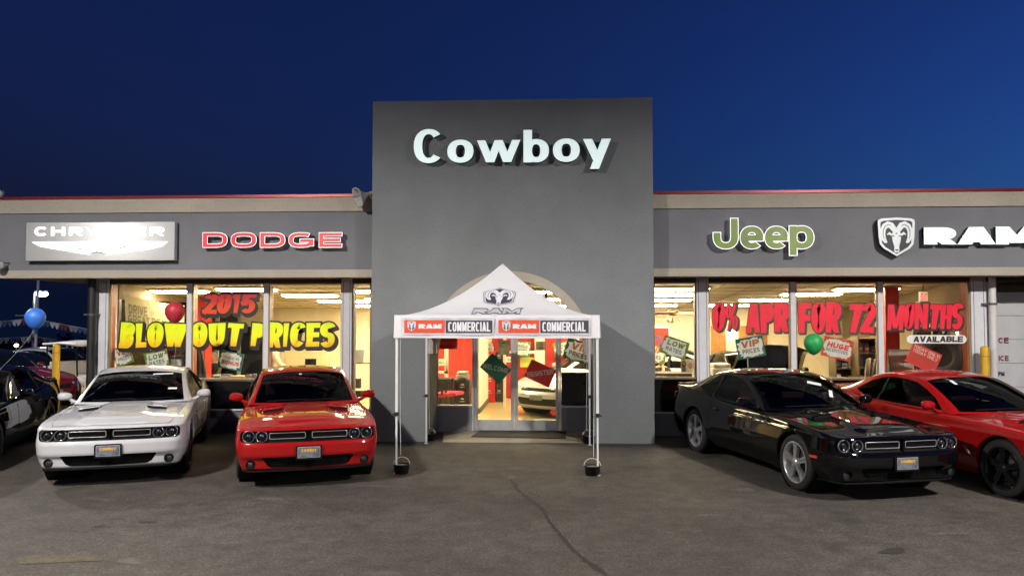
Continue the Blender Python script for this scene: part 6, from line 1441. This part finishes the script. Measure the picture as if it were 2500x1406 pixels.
# ---- people (small, behind the glass)
def person(x, y, z, rz, label, joints, edges, radii, top, trousers, head, hair, mask):
    """joints: name -> position; one skinned body; clothes are patches of the same surface"""
    e = empty('person', (x, y, z), rz, label, 'person'); me = bpy.data.meshes.new('body'); names = list(joints); me.from_pydata([joints[k] for k in names], [(names.index(a), names.index(b_)) for a, b_ in edges], [])
    o = bpy.data.objects.new('body', me); COL.objects.link(o); sk = o.modifiers.new('skin', 'SKIN')
    for k, nme in enumerate(names): me.skin_vertices[0].data[k].radius = radii[nme] if isinstance(radii[nme], tuple) else (radii[nme],) * 2
    me.skin_vertices[0].data[0].use_root = True; sb = o.modifiers.new('sub', 'SUBSURF'); sb.levels = sb.render_levels = 1
    dg = bpy.context.evaluated_depsgraph_get(); m2 = bpy.data.meshes.new_from_object(o.evaluated_get(dg)); bpy.data.objects.remove(o); m2.name = 'body'
    m2.materials.clear()
    for q in (skin, top, trousers): m2.materials.append(q)
    for f in m2.polygons: f.material_index = mask(f.center); f.use_smooth = True
    o = bpy.data.objects.new('body', m2); COL.objects.link(o); o.parent = e
    hc = Vector(head); m = MB(); P = []
    for i in range(11):
        t = math.pi * i / 10; P.append([(hc.x + .074 * math.sin(t) * math.cos(u), hc.y + (.092 if math.sin(u) > 0 else .086) * math.sin(t) * math.sin(u) - (.012 if i > 6 else 0), hc.z + .118 * math.cos(t)) for u in np.linspace(0, 2 * math.pi, 21)])
    m.grid(P); m.ball((hc.x, hc.y - .092, hc.z - .012), (.014, .02, .022), 8, 6)
    for s in (-1, 1): m.ball((hc.x + s * .075, hc.y, hc.z - .01), (.012, .022, .032), 8, 6)
    m.build('head', skin, e)
    m = MB()
    for s in (-1, 1): m.ball((hc.x + s * .03, hc.y - .082, hc.z + .012), (.011, .006, .007), 8, 6)
    m.box(hc.x - .024, hc.x + .024, hc.y - .088, hc.y - .08, hc.z - .058, hc.z - .052); m.build('face_features', mat("dark_eyes", (.03, .015, .01), .5), e)
    m = MB(); P = []
    for i in range(8):
        t = math.pi * .56 * i / 7; P.append([(hc.x + .081 * math.sin(t) * math.cos(u), hc.y + .012 + .094 * math.sin(t) * math.sin(u) * (1 if math.sin(u) > 0 else .80), hc.z + .014 + .118 * math.cos(t) + (.03 if math.sin(u) < 0 else 0) * math.sin(t)) for u in np.linspace(0, 2 * math.pi, 21)])
    m.grid(P); m.build('hair', hair, e)
    return e
def seated(hand_to_chin=True):
    J = dict(pelvis=(0, .05, .5), waist=(0, .06, .68), chest=(0, .02, .88), neckb=(0, 0, 1.03), neck=(0, -.02, 1.10),
        hipL=(-.10, .0, .50), kneeL=(-.13, -.42, .52), ankleL=(-.13, -.40, .09), toeL=(-.13, -.56, .04), hipR=(.10, .0, .50), kneeR=(.13, -.42, .52), ankleR=(.13, -.40, .09), toeR=(.13, -.56, .04),
        shL=(-.19, .0, .99), elL=(-.23, -.20, .77), wrL=(-.05, -.28, .98) if hand_to_chin else (-.1, -.40, .80), haL=(-.03, -.22, 1.06) if hand_to_chin else (-.06, -.48, .79), shR=(.19, .0, .99), elR=(.25, -.18, .76), wrR=(.10, -.38, .80), haR=(.05, -.45, .80))
    E_ = [('pelvis', 'waist'), ('waist', 'chest'), ('chest', 'neckb'), ('neckb', 'neck'), ('pelvis', 'hipL'), ('hipL', 'kneeL'), ('kneeL', 'ankleL'), ('ankleL', 'toeL'), ('pelvis', 'hipR'), ('hipR', 'kneeR'), ('kneeR', 'ankleR'), ('ankleR', 'toeR'), ('neckb', 'shL'), ('shL', 'elL'), ('elL', 'wrL'), ('wrL', 'haL'), ('neckb', 'shR'), ('shR', 'elR'), ('elR', 'wrR'), ('wrR', 'haR')]
    r = dict(pelvis=.14, waist=(.15, .11), chest=(.17, .12), neckb=(.10, .08), neck=.055, hipL=.09, kneeL=.07, ankleL=.045, toeL=.035, hipR=.09, kneeR=.07, ankleR=.045, toeR=.035, shL=.07, elL=.052, wrL=.034, haL=.040, shR=.07, elR=.052, wrR=.034, haR=.040)
    for s, hand in (('L', Vector(J['haL'])), ('R', Vector(J['haR']))):
        d = (hand - Vector(J['wr' + s])).normalized(); side = d.orthogonal().normalized()
        for k in range(5):
            off = side * (.018 * (k - 1.5)) if k < 4 else side * -.035; base, tip = 'f%s%d' % (s, k), 't%s%d' % (s, k)
            J[base] = tuple(hand + d * .035 + off); J[tip] = tuple(hand + d * ((.075, .085, .08, .065, .045)[k]) + off * 1.2); E_.extend([('ha' + s, base), (base, tip)]); r[base] = .010; r[tip] = .008
    return J, E_, r
def cloth_mask(hands):
    def f(c):
        if any((Vector(c) - Vector(h)).length < .12 for h in hands) or c.z > 1.06: return 0
        return 1 if c.z > .60 or abs(c.x) > .17 else 2
    return f
jk = mat("dark_jacket", (.018, .018, .022), .8); jk2 = mat("olive_jacket", (.05, .042, .022), .8); shirt = mat("cream_shirt", (.40, .34, .24), .8); jeans = mat("dark_trousers", (.02, .02, .03), .85); grey_h = mat("grey_hair", (.22, .19, .15), .7)
J, E_, r = seated(True); p = at(1613, 884, 18.6); person(p.x, 18.6, p.z - 1.17, R(15), 'seated man in a dark jacket holding a hand to his chin, right of the tower', J, E_, r, jk, jeans, (0, -.05, 1.20), hair_b, cloth_mask((J['haL'], J['haR'])))
J, E_, r = seated(True); p = at(524, 872, 19.2); person(p.x, 19.2, p.z - 1.20, R(-20), 'seated man in an olive jacket with a hand at his face, behind the TRADE-IN poster', J, E_, r, jk2, jeans, (0, -.05, 1.20), grey_h, cloth_mask((J['haL'], J['haR'])))
def standing():
    J = dict(pelvis=(0, 0, .92), waist=(0, .0, 1.08), chest=(0, -.08, 1.28), neckb=(0, -.16, 1.44), neck=(0, -.2, 1.52), hipL=(-.1, 0, .9), kneeL=(-.1, -.02, .5), ankleL=(-.1, .03, .08), toeL=(-.1, -.12, .04), hipR=(.1, 0, .9), kneeR=(.1, -.02, .5), ankleR=(.1, .03, .08), toeR=(.1, -.12, .04), shL=(-.19, -.14, 1.40), elL=(-.24, -.26, 1.14), wrL=(-.16, -.46, 1.06), haL=(-.14, -.54, 1.05), shR=(.19, -.14, 1.40), elR=(.25, -.28, 1.14), wrR=(.17, -.48, 1.06), haR=(.14, -.56, 1.05))
    _, E_, r = seated(); E_ = [x for x in E_ if not (x[1][0] in 'ft' and x[1][1] in 'LR')]; r = dict(r)
    for s, hand in (('L', Vector(J['haL'])), ('R', Vector(J['haR']))):
        d = (hand - Vector(J['wr' + s])).normalized(); side = d.orthogonal().normalized()
        for k in range(5):
            off = side * (.018 * (k - 1.5)) if k < 4 else side * -.035; base, tip = 'f%s%d' % (s, k), 't%s%d' % (s, k); J[base] = tuple(hand + d * .035 + off); J[tip] = tuple(hand + d * ((.075, .085, .08, .065, .045)[k]) + off * 1.2); E_.extend([('ha' + s, base), (base, tip)]); r[base] = .010; r[tip] = .008
    return J, E_, r
J, E_, r = standing(); p = at(655, 860, 17.3); person(p.x, 17.3, .033, R(110), 'standing man in a cream shirt leaning over the counter behind the third left mullion', J, E_, r, shirt, jeans, (0, -.24, 1.62), hair_b, lambda c: 0 if ((Vector(c) - Vector(J['haL'])).length < .12 or (Vector(c) - Vector(J['haR'])).length < .12 or c.z > 1.49) else 1 if c.z > .98 else 2)
# ------------------------------------------------------------------ other vehicles
SEDAN = dict(
    plan=[(0,0),(.02,.30),(.07,.52),(.17,.70),(.32,.82),(.55,.89),(.95,.92),(1.5,.925),(2.4,.925),(3.3,.925),(3.85,.92),(4.35,.89),(4.65,.82),(4.80,.68),(4.86,.45),(4.88,0)],
    bot=[(0,.20),(1,.19),(4,.2),(4.88,.26)], top=[(0,.70),(.2,.73),(.6,.82),(1.0,.88),(1.6,.94),(2.4,.96),(3.4,1.0),(4.2,1.05),(4.88,1.04)],
    side=[(.18,.08),(.28,.03),(.45,.0),(.6,.005),(.75,.012),(.85,.03),(.95,.06),(1.06,.10)], front=[(.19,.14),(.26,.05),(.40,.0),(.52,.0),(.60,.03),(.68,.09),(.74,.16)],
    rear=[(.2,.12),(.4,.0),(.8,.02),(1.05,.06)], crown=[(0,.02),(.3,.05),(.8,.07),(1.4,.075),(4.88,.02)],
    ccurve=[(1.35,.98),(1.75,1.18),(2.15,1.36),(2.5,1.445),(2.85,1.475),(3.2,1.46),(3.6,1.385),(4.0,1.25),(4.35,1.10),(4.45,1.06)],
    edge=[(1.62,.74,.96),(1.9,.70,1.09),(2.2,.64,1.24),(2.5,.60,1.345),(2.8,.585,1.39),(3.15,.58,1.39),(3.55,.58,1.33),(3.95,.60,1.21),(4.3,.63,1.09),(4.45,.64,1.05)],
    belt=[(1.62,.78,.94),(1.9,.83,.945),(2.2,.85,.95),(2.5,.855,.955),(2.8,.86,.965),(3.15,.86,.98),(3.55,.855,1.0),(3.95,.84,1.03),(4.3,.80,1.05),(4.45,.78,1.05)],
    side_win=[(1.80,.975),(2.05,1.12),(2.35,1.265),(2.65,1.345),(3.0,1.36),(3.4,1.325),(3.75,1.235),(3.98,1.12),(3.8,1.04),(3.0,.995)], bars=[(2.78,2.82,.06),(3.55,3.62,.05)],
    ws=(.03,.36), bl=(.66,.95), axle=(.95,3.69), tyre_r=.335, track=.77, arch_r=.37, length=4.88)
SUV = dict(
    plan=[(0,0),(.02,.35),(.06,.60),(.14,.78),(.30,.88),(.55,.93),(1.0,.955),(2.0,.955),(3.5,.955),(4.2,.95),(4.6,.92),(4.80,.82),(4.86,.6),(4.88,0)],
    bot=[(0,.28),(1,.26),(4,.27),(4.88,.33)], top=[(0,.96),(.2,.99),(.6,1.05),(1.0,1.09),(1.6,1.12),(2.4,1.13),(3.4,1.15),(4.3,1.18),(4.88,1.18)],
    side=[(.25,.07),(.36,.02),(.55,.0),(.8,.005),(.95,.02),(1.05,.04),(1.2,.07)], front=[(.27,.12),(.36,.04),(.5,.0),(.65,.01),(.80,.03),(.90,.06),(.99,.12)],
    rear=[(.3,.10),(.5,0),(.9,.02),(1.2,.05)], crown=[(0,.02),(.4,.05),(1.2,.06),(4.88,.02)],
    ccurve=[(1.30,1.14),(1.6,1.33),(1.95,1.53),(2.25,1.67),(2.6,1.735),(3.1,1.755),(3.7,1.745),(4.2,1.70),(4.45,1.62),(4.66,1.40),(4.78,1.19)],
    edge=[(1.5,.80,1.13),(1.75,.77,1.28),(2.02,.73,1.45),(2.3,.70,1.58),(2.6,.685,1.65),(3.1,.68,1.675),(3.7,.68,1.665),(4.15,.69,1.62),(4.42,.71,1.52),(4.62,.75,1.34),(4.74,.78,1.18)],
    belt=[(1.5,.84,1.11),(1.75,.87,1.115),(2.02,.88,1.12),(2.3,.885,1.125),(2.6,.885,1.13),(3.1,.885,1.14),(3.7,.885,1.155),(4.15,.88,1.165),(4.42,.87,1.17),(4.62,.85,1.175),(4.74,.83,1.175)],
    side_win=[(1.66,1.16),(1.95,1.36),(2.25,1.53),(2.5,1.60),(3.1,1.63),(3.7,1.62),(4.12,1.575),(4.40,1.42),(4.35,1.20),(3.0,1.165)], bars=[(2.72,2.74,.07),(3.62,3.66,.08)],
    ws=(.03,.34), bl=(.74,.97), axle=(.95,3.80), tyre_r=.37, track=.80, arch_r=.41, length=4.88)
def make_car(kind, D, colour, label, cat, group=None, rim='alloy', lamp=(.60, .62, .40, .11), grille=(.42, .55, .10), intake=(.62, .34, .12)):
    root = empty(kind, (0, 0, 0), 0, label, cat, group); b = car_body(D, front=False); yo, P = b['yo'], b['P']
    b['paint'].build('body', CM[colour], root, weld=True); b['dark'].build('underbody', CM['trim'], root); b['ws'].build('windscreen', CM['tint'], root, weld=True); b['bl'].build('rear_window', CM['tint'], root, weld=True); [w_.build('side_window', CM['tint'], root, weld=True) for w_ in b['sg']]
    zc = P[:, 0, 2]
    def ny(x, z):
        k = int(np.argmin(np.abs(zc - z))); h = P[k][:118]; return float(np.interp(abs(x), h[:, 0], h[:, 1]))
    def patch(x0, x1, z0, z1, name, mtl, lift=.006, skew=0.0, taper=0.0, parent=root):
        m = MB(); m.grid([[(x, ny(x, z) - lift, z) for x, z in [(x0 + (x1 - x0) * i / 12, (z0 + (z1 - z0) * j / 5) * 1.0 + skew * abs(i / 12 if x1 > x0 else i / 12) * (1 if True else 0) + taper * (j / 5 - .5) * (i / 12)) for i in range(13)]] for j in range(6)]); return m.build(name, mtl, parent)
    lx, lz, lw, lh = lamp
    for s in (-1, 1):
        l = patch(s * (lx - lw / 2), s * (lx + lw / 2), lz - lh / 2, lz + lh / 2, 'headlight', CM['bowl'], .005, .05); patch(s * (lx - lw * .25), s * (lx + lw * .1), lz - lh * .2, lz + lh * .3, 'lens', CM['chrome'], .011, .03, parent=l)
        patch(s * .60, s * .76, intake[1] - .02, intake[1] + .06, 'fog_lamp', CM['trim'], .006)
    patch(-grille[0], grille[0], grille[1] - grille[2] / 2, grille[1] + grille[2] / 2, 'grille', CM['trim']); patch(-intake[0] * .85, intake[0] * .85, intake[1] - intake[2] / 2, intake[1] + intake[2] / 2, 'lower_grille', CM['trim'])
    patch(-.20, .20, intake[1] + .10, intake[1] + .11, 'bumper_line', CM['chrome'], .010) ; patch(-.17, .17, .40 + (D is SUV) * .12, .50 + (D is SUV) * .12, 'number_plate', CM['plate'], .012)
    for s in (-1, 1):
        m = MB(); wx, wz = D['belt'][1][1], D['belt'][1][2]; y = D['belt'][2][0] + yo - .1; m.ball((s * (wx + .16), y, wz + .08), (.11, .06, .075), 14, 8); m.tube([(s * wx, y, wz + .02), (s * (wx + .12), y, wz + .05)], .03, 8); m.build('wing_mirror', CM[colour], root)
        for sy in (2.45, 3.35):
            i = int(np.argmin(np.abs(P[20, :, 1] - yo - sy))); x = float(np.interp(D['belt'][4][2] - .12, P[:, i, 2], P[:, i, 0])); m = MB(); m.tube([(s * (x + .01), sy + yo - .09, D['belt'][4][2] - .12), (s * (x + .025), sy + yo, D['belt'][4][2] - .12), (s * (x + .01), sy + yo + .09, D['belt'][4][2] - .12)], .013, 6); m.build('door_handle', CM[colour], root)
        for wy in (b['fy'], b['ry']): wheel(root, s * (D['track'] + .03), wy, D['tyre_r'], s, rim)
    m = MB(); ty = yo + D['length'] - .02
    for s in (-1, 1): m.box(s * .55, s * .80, ty - .12, ty - .04, D['top'][-1][1] - .28, D['top'][-1][1] - .12)
    m.build('tail_light', CM['red_lens'], root)
    return root
# silver saloon in the middle of the showroom
s1 = make_car('show_saloon', SEDAN, 'silver', 'silver saloon standing on the shiny floor behind the glass doors', 'car', lamp=(.63, .66, .44, .085), grille=(.50, .625, .07), intake=(.66, .36, .16))
p = at(1290, 1000, 17.6); s1.location = (.93, 19.15, .033); s1.rotation_euler = (0, 0, R(-36))
s2 = make_car('show_saloon', SEDAN, 'white', 'white saloon at the back of the showroom, behind the VIP PRICES poster', 'car'); s2.location = (3.4, 20.0, .033); s2.rotation_euler = (0, 0, R(80))
# dark coupe inside with its bonnet up
s3 = copy_tree(c_black); s3.name = 'show_coupe'; tag(s3, 'black coupe inside the right windows with its bonnet raised', 'car'); s3["group"] = 'cars on show inside'
for o in (s1, s2): o["group"] = 'cars on show inside'
s3.location = (4.62, 18.35, .033); s3.rotation_euler = (0, 0, R(6))
m = MB(); n = 14; rows = []
for j in range(10):
    f = j / 9; zz = .98 + .74 * math.sin(f * 1.12) ; yy = -.65 - .62 * f; rows.append([((.80 - .06 * f) * q, yy + .10 * q * q, zz - .10 * abs(q) ** 2.2 - .18 * (max(0, f - .75)) * abs(q) ** 2) for q in np.linspace(-1, 1, n + 1)])
m.grid(rows); o = m.build('raised_bonnet', CM['black'], s3); so = o.modifiers.new('thickness', 'SOLIDIFY'); so.thickness = .03
m = MB(); m.obox((.42, -.92, 1.44), (.9, 0, -.35), (0, 1, 0), (.35, 0, .9), .10, .006, .05); m.build('bonnet_vent', CM['chrome'], s3)
m = MB(); m.tube([(-.62, -1.25, .95), (-.60, -1.2, 1.5)], .008, 6); m.build('bonnet_stay', CM['chrome'], s3)

# car park behind, left
def at_lot(kind, D, colour, px, Y, rz, label, cat, group='vehicles in the car park beyond the left end', **kw):
    c = make_car(kind, D, colour, label, cat, group, **kw); x = at(px, 900, Y).x; c.location = (x, Y, ground_z(x, Y)); c.rotation_euler = (-.06 * math.cos(R(0)), 0, R(rz)); c.rotation_euler = (0, 0, R(rz)); return c
SL = dict(lamp=(.66, .80, .36, .12), grille=(.45, .78, .13), intake=(.62, .45, .12))
at_lot('parked_saloon', SEDAN, 'maroon', -2, 19.8, 68, 'dark red saloon with its nose to the right, behind the nearer yellow post', 'car')
at_lot('parked_saloon', SEDAN, 'white', 62, 24.6, 70, 'white saloon behind the dark red one', 'car')
at_lot('parked_suv', SUV, 'white', 150, 31.5, 70, 'white estate car further back beside the black drainpipe', 'car', **SL)
at_lot('parked_saloon', SEDAN, 'grey', -120, 17.2, 75, 'grey saloon cut by the left edge, behind the black coupe', 'car')
# golf cart with a white roof
gx = at(196, 900, 21.5).x; gz = ground_z(gx, 21.5); e = empty('golf_cart', (gx, 21.5, gz), R(60), 'golf cart with a white flat roof beside the black drainpipe', 'golf cart'); wp = mat("cart_white", (.70, .69, .68), .4, coat=.5); bp_ = CM['trim']
m = MB(); zr = at(190, 836, 21.5).z - gz; m.grid([[(x * (1 - .04 * (j in (0, 2))), y * (1 - .03 * (j in (0, 2))), zr + dz + .04 * (1 - x * x / .36) * (j == 1)) for x in np.linspace(-.6, .6, 9)] for j, (y, dz) in enumerate(((-1.0, -.02), (0, .03), (1.0, -.02)))]); r = m.build('roof', wp, e); so = r.modifiers.new('thickness', 'SOLIDIFY'); so.thickness = .06
for sx in (-1, 1):
    for sy in (-.85, .8): m = MB(); m.tube([(sx * .52, sy, .55), (sx * .54, sy * .95, zr)], .022, 8); m.build('post', bp_, e)
m = MB(); m.grid([[(x, y, z) for x in np.linspace(-.58, .58, 5)] for y, z in ((-1.15, .30), (-1.18, .55), (-.95, .78), (-.7, .82), (-.66, .3))]); m.box(-.58, .58, -.65, 1.1, .26, .36); m.box(-.58, .58, .25, 1.1, .36, .66); m.build('body', wp, e); m = MB(); m.box(-.52, .52, .1, .55, .662, .78); m.box(-.52, .52, .56, .68, .70, 1.15); m.build('seat', mat("cart_seat", (.55, .52, .46), .7), e, bevel=.04)
for sx in (-1, 1):
    for y in (-.75, .8): wheel(e, sx * .5, y, .22, sx, 'alloy', 6)
# ------------------------------------------------------------------ posts, balloons, lamps and flags at the left end
yellow = mat("bollard_yellow", (.58, .34, .01), .45, vary=.12, scale=9)
def bollard(px, py_top, py_base, Y, label, r=.075):
    a = at(px, py_top, Y); z0 = ground_z(a.x, Y); e = empty('bollard', (a.x, Y, z0), 0, label, 'bollard', 'yellow posts guarding the building'); h = a.z - z0; m = MB(); m.lathe([(r, 0), (r, h - .06), (r * .85, h - .02), (0, h)], (0, 0, 0), 'z', 24); m.build('post', yellow, e)
    m = MB(); m.lathe([(r + .004, h - .20), (r + .004, h - .185)], (0, 0, 0), 'z', 24); m.build('band', mat("worn_band", (.30, .17, .02), .6), e)
bollard(138, 839, 930, 16.6, 'yellow steel post standing apart, in front of the dark red saloon'); bollard(225, 843, 905, 16.2, 'yellow steel post beside the black drainpipe'); bollard(2404, 844, 905, YW - .35, 'yellow steel post beside the white drainpipe')
def balloon(px, py, r_px, Y, colour, label, tie):
    c = at(px, py, Y); r = r_px * Y / FPX; e = empty('balloon', c, 0, label, 'balloon', 'balloons tied to the cars'); prof = []
    for k in range(25):
        t = math.pi * k / 24; prof.append((r * math.sin(t) * (1 - .10 * max(0, -math.cos(t)) ** 2 * 0 - .16 * max(0, math.cos(t)) ** 2 * 0) * (1 - .22 * (k / 24) ** 3 * math.sin(t)), r * (1.02 * math.cos(t) - .16 * max(0, -math.cos(t)) ** 3)))
    m = MB(); m.lathe(prof, (0, 0, 0), 'z', 36); m.build('skin', colour, e, weld=True); m = MB(); m.lathe([(.0, -r * 1.14), (.012, -r * 1.17), (.02, -r * 1.23), (0, -r * 1.22)], (0, 0, 0), 'z', 14); m.build('knot', colour, e)
    T = Vector(tie) - c; m = MB(); m.tube([Vector((0, 0, -r * 1.2)).lerp(T, f) + Vector((.03 * math.sin(5 * f), 0, 0)) for f in np.linspace(0, 1, 14)], .0025, 5); m.build('string', mat("balloon_string", (.35, .35, .38), .7), e)
def latex(n, c): return mat(n, c, .48, vary=.03, bump=.03, bscale=120, coat=.05)
balloon(86, 776, 24.5, 12.2, latex("blue_latex", (.035, .16, .60)), 'round blue balloon floating above the left black coupe', (-9.25, 12.0, 1.0))
balloon(427, 761, 24.5, 13.6, latex("red_latex", (.42, .02, .035)), 'round red balloon over the first painted word, above the white coupe', (-6.3, 12.6, 1.2))
balloon(1986, 838, 23, 13.4, latex("green_latex", (.02, .32, .08)), 'round green balloon left of the HUGE INCENTIVES poster', (4.4, 12.3, 1.1))
# lit lamp post far left, bare pole, flags
lp = at(122, 713, 46); gz = ground_z(lp.x, 46); e = lot_lamp(lp.x - 1.0, 46, lp.z - gz, 1, -.35, 9000, 'lit lamp post with a bright white head, beyond the left end', glow=mat("far_lamp_glow", (1, 1, 1), emit=(.96, .98, 1.0), estr=30), col=(.95, .97, 1), pole_r=.10, arm=.35, size=.6); e.location.z = gz; m = MB(); m.ball((.62, -.21, lp.z - gz - .10), (.36, .30, .20), 18, 10); m.build('lamp_bulb', MATS['far_lamp_glow'], e)
pm = mat("pale_pole", (.42, .46, .55), .5, .2); p0 = at(84, 900, 34); gz = ground_z(p0.x, 34); e = empty('flag_pole', (p0.x, 34, gz), 0, 'tall pale bare pole behind the blue balloon', 'pole'); m = MB(); m.cyl((0, 0, 0), (.10, 0, at(84, 655, 34).z - gz), .075, .06, 14); m.build('shaft', pm, e); m = MB(); m.tube([(-.95, 0, at(50, 770, 34).z - gz), (.05, 0, at(84, 770, 34).z - gz)], .02, 6); m.build('cross_arm', pm, e); m = MB(); m.cyl((0, 0, 0), (0, 0, .35), .16, .14, 14); m.build('base', conc, e)
flagc = [mat("flag_red", (.10, .006, .012), .7), mat("flag_white", (.16, .17, .20), .7), mat("flag_blue", (.025, .06, .14), .7), mat("flag_silver", (.42, .46, .52), .5, .3)]
def pennants(pts, Y, label, n, w=.14, h=.26):
    P = [at(x, y, Y) for x, y in pts]; c = P[0]; e = empty('pennant_string', c, 0, label, 'pennants', 'strings of pennants across the car park'); xs = [0]
    for a, b_ in zip(P[:-1], P[1:]): xs.append(xs[-1] + (b_ - a).length)
    f = lambda t: Vector([np.interp(t * xs[-1], xs, [q[i] for q in P]) for i in range(3)]) - c
    m = MB(); m.tube([f(t) for t in np.linspace(0, 1, 30)], .012, 5); m.build('cord', flagc[3], e)
    r = random.Random(n)
    for k in range(n):
        t = (k + .5) / n; p = f(t); s = r.uniform(-.12, .12); m = MB(); m.grid([[(p.x - w * (1 - v * .75) + s * v * h, p.y + .02 * math.sin(9 * v + k), p.z - h * v), (p.x + s * v * h, p.y + .03 * v, p.z - h * v * .98), (p.x + w * (1 - v * .75) + s * v * h, p.y - .02 * math.sin(7 * v + k), p.z - h * v)] for v in np.linspace(0, 1, 5)]); m.build('pennant', flagc[(k // 2) % 4], e)
pennants([(-40, 788), (20, 783), (62, 779), (110, 783), (160, 793), (214, 803), (260, 812)], 33, 'upper string of red, white and blue pennants behind the blue balloon', 26)
pennants([(-30, 829), (10, 825), (76, 822), (110, 825), (146, 831), (210, 842)], 37, 'lower string of pennants near the far cars', 18, .15, .28)
pennants([(104, 833), (132, 833.5)], 44, 'short string of pennants beside the lit lamp post', 4, .10, .12)
# far orange street light
q = at(40, 843, 150); gz = ground_z(q.x, 150); e = empty('street_light', (q.x, 150, gz), 0, 'distant orange street light near the horizon', 'street lamp'); m = MB(); m.cyl((0, 0, 0), (0, 0, q.z - gz), .12, .08, 10); m.build('pole', steel, e); m = MB(); m.ball((0, 0, q.z - gz), (.38, .38, .30), 12, 8); m.build('lamp', mat("sodium_glow", (1, .6, .2), emit=(1, .48, .12), estr=45), e)
# dark belt of trees on the horizon
leaf_m = mat("far_foliage", (.02, .028, .016), .9, vary=.5, scale=.3); r = random.Random(4); m = MB()
for k in range(2600):
    x = r.uniform(-330, 40); y = 300 + r.uniform(-14, 14); top = 3.2 + 1.8 * math.sin(x * .09) + 1.2 * math.sin(x * .23 + 1) ; z = ground_z(x, 300) + r.random() ** .8 * max(1.0, top); s = r.uniform(.5, 1.3)
    u = Vector((r.uniform(-1, 1), r.uniform(-.4, .4), r.uniform(-1, 1))).normalized(); v = u.cross(Vector((r.uniform(-1, 1), 1, r.uniform(-1, 1)))).normalized(); c = Vector((x, y, z)); m.add([c - u * s, c + v * s * .7, c + u * s, c - v * s * .7], [(0, 1, 2, 3)])
tag(m.build('far_wood', leaf_m, fixn=False), 'low dark belt of trees along the horizon', 'trees', kind='stuff')
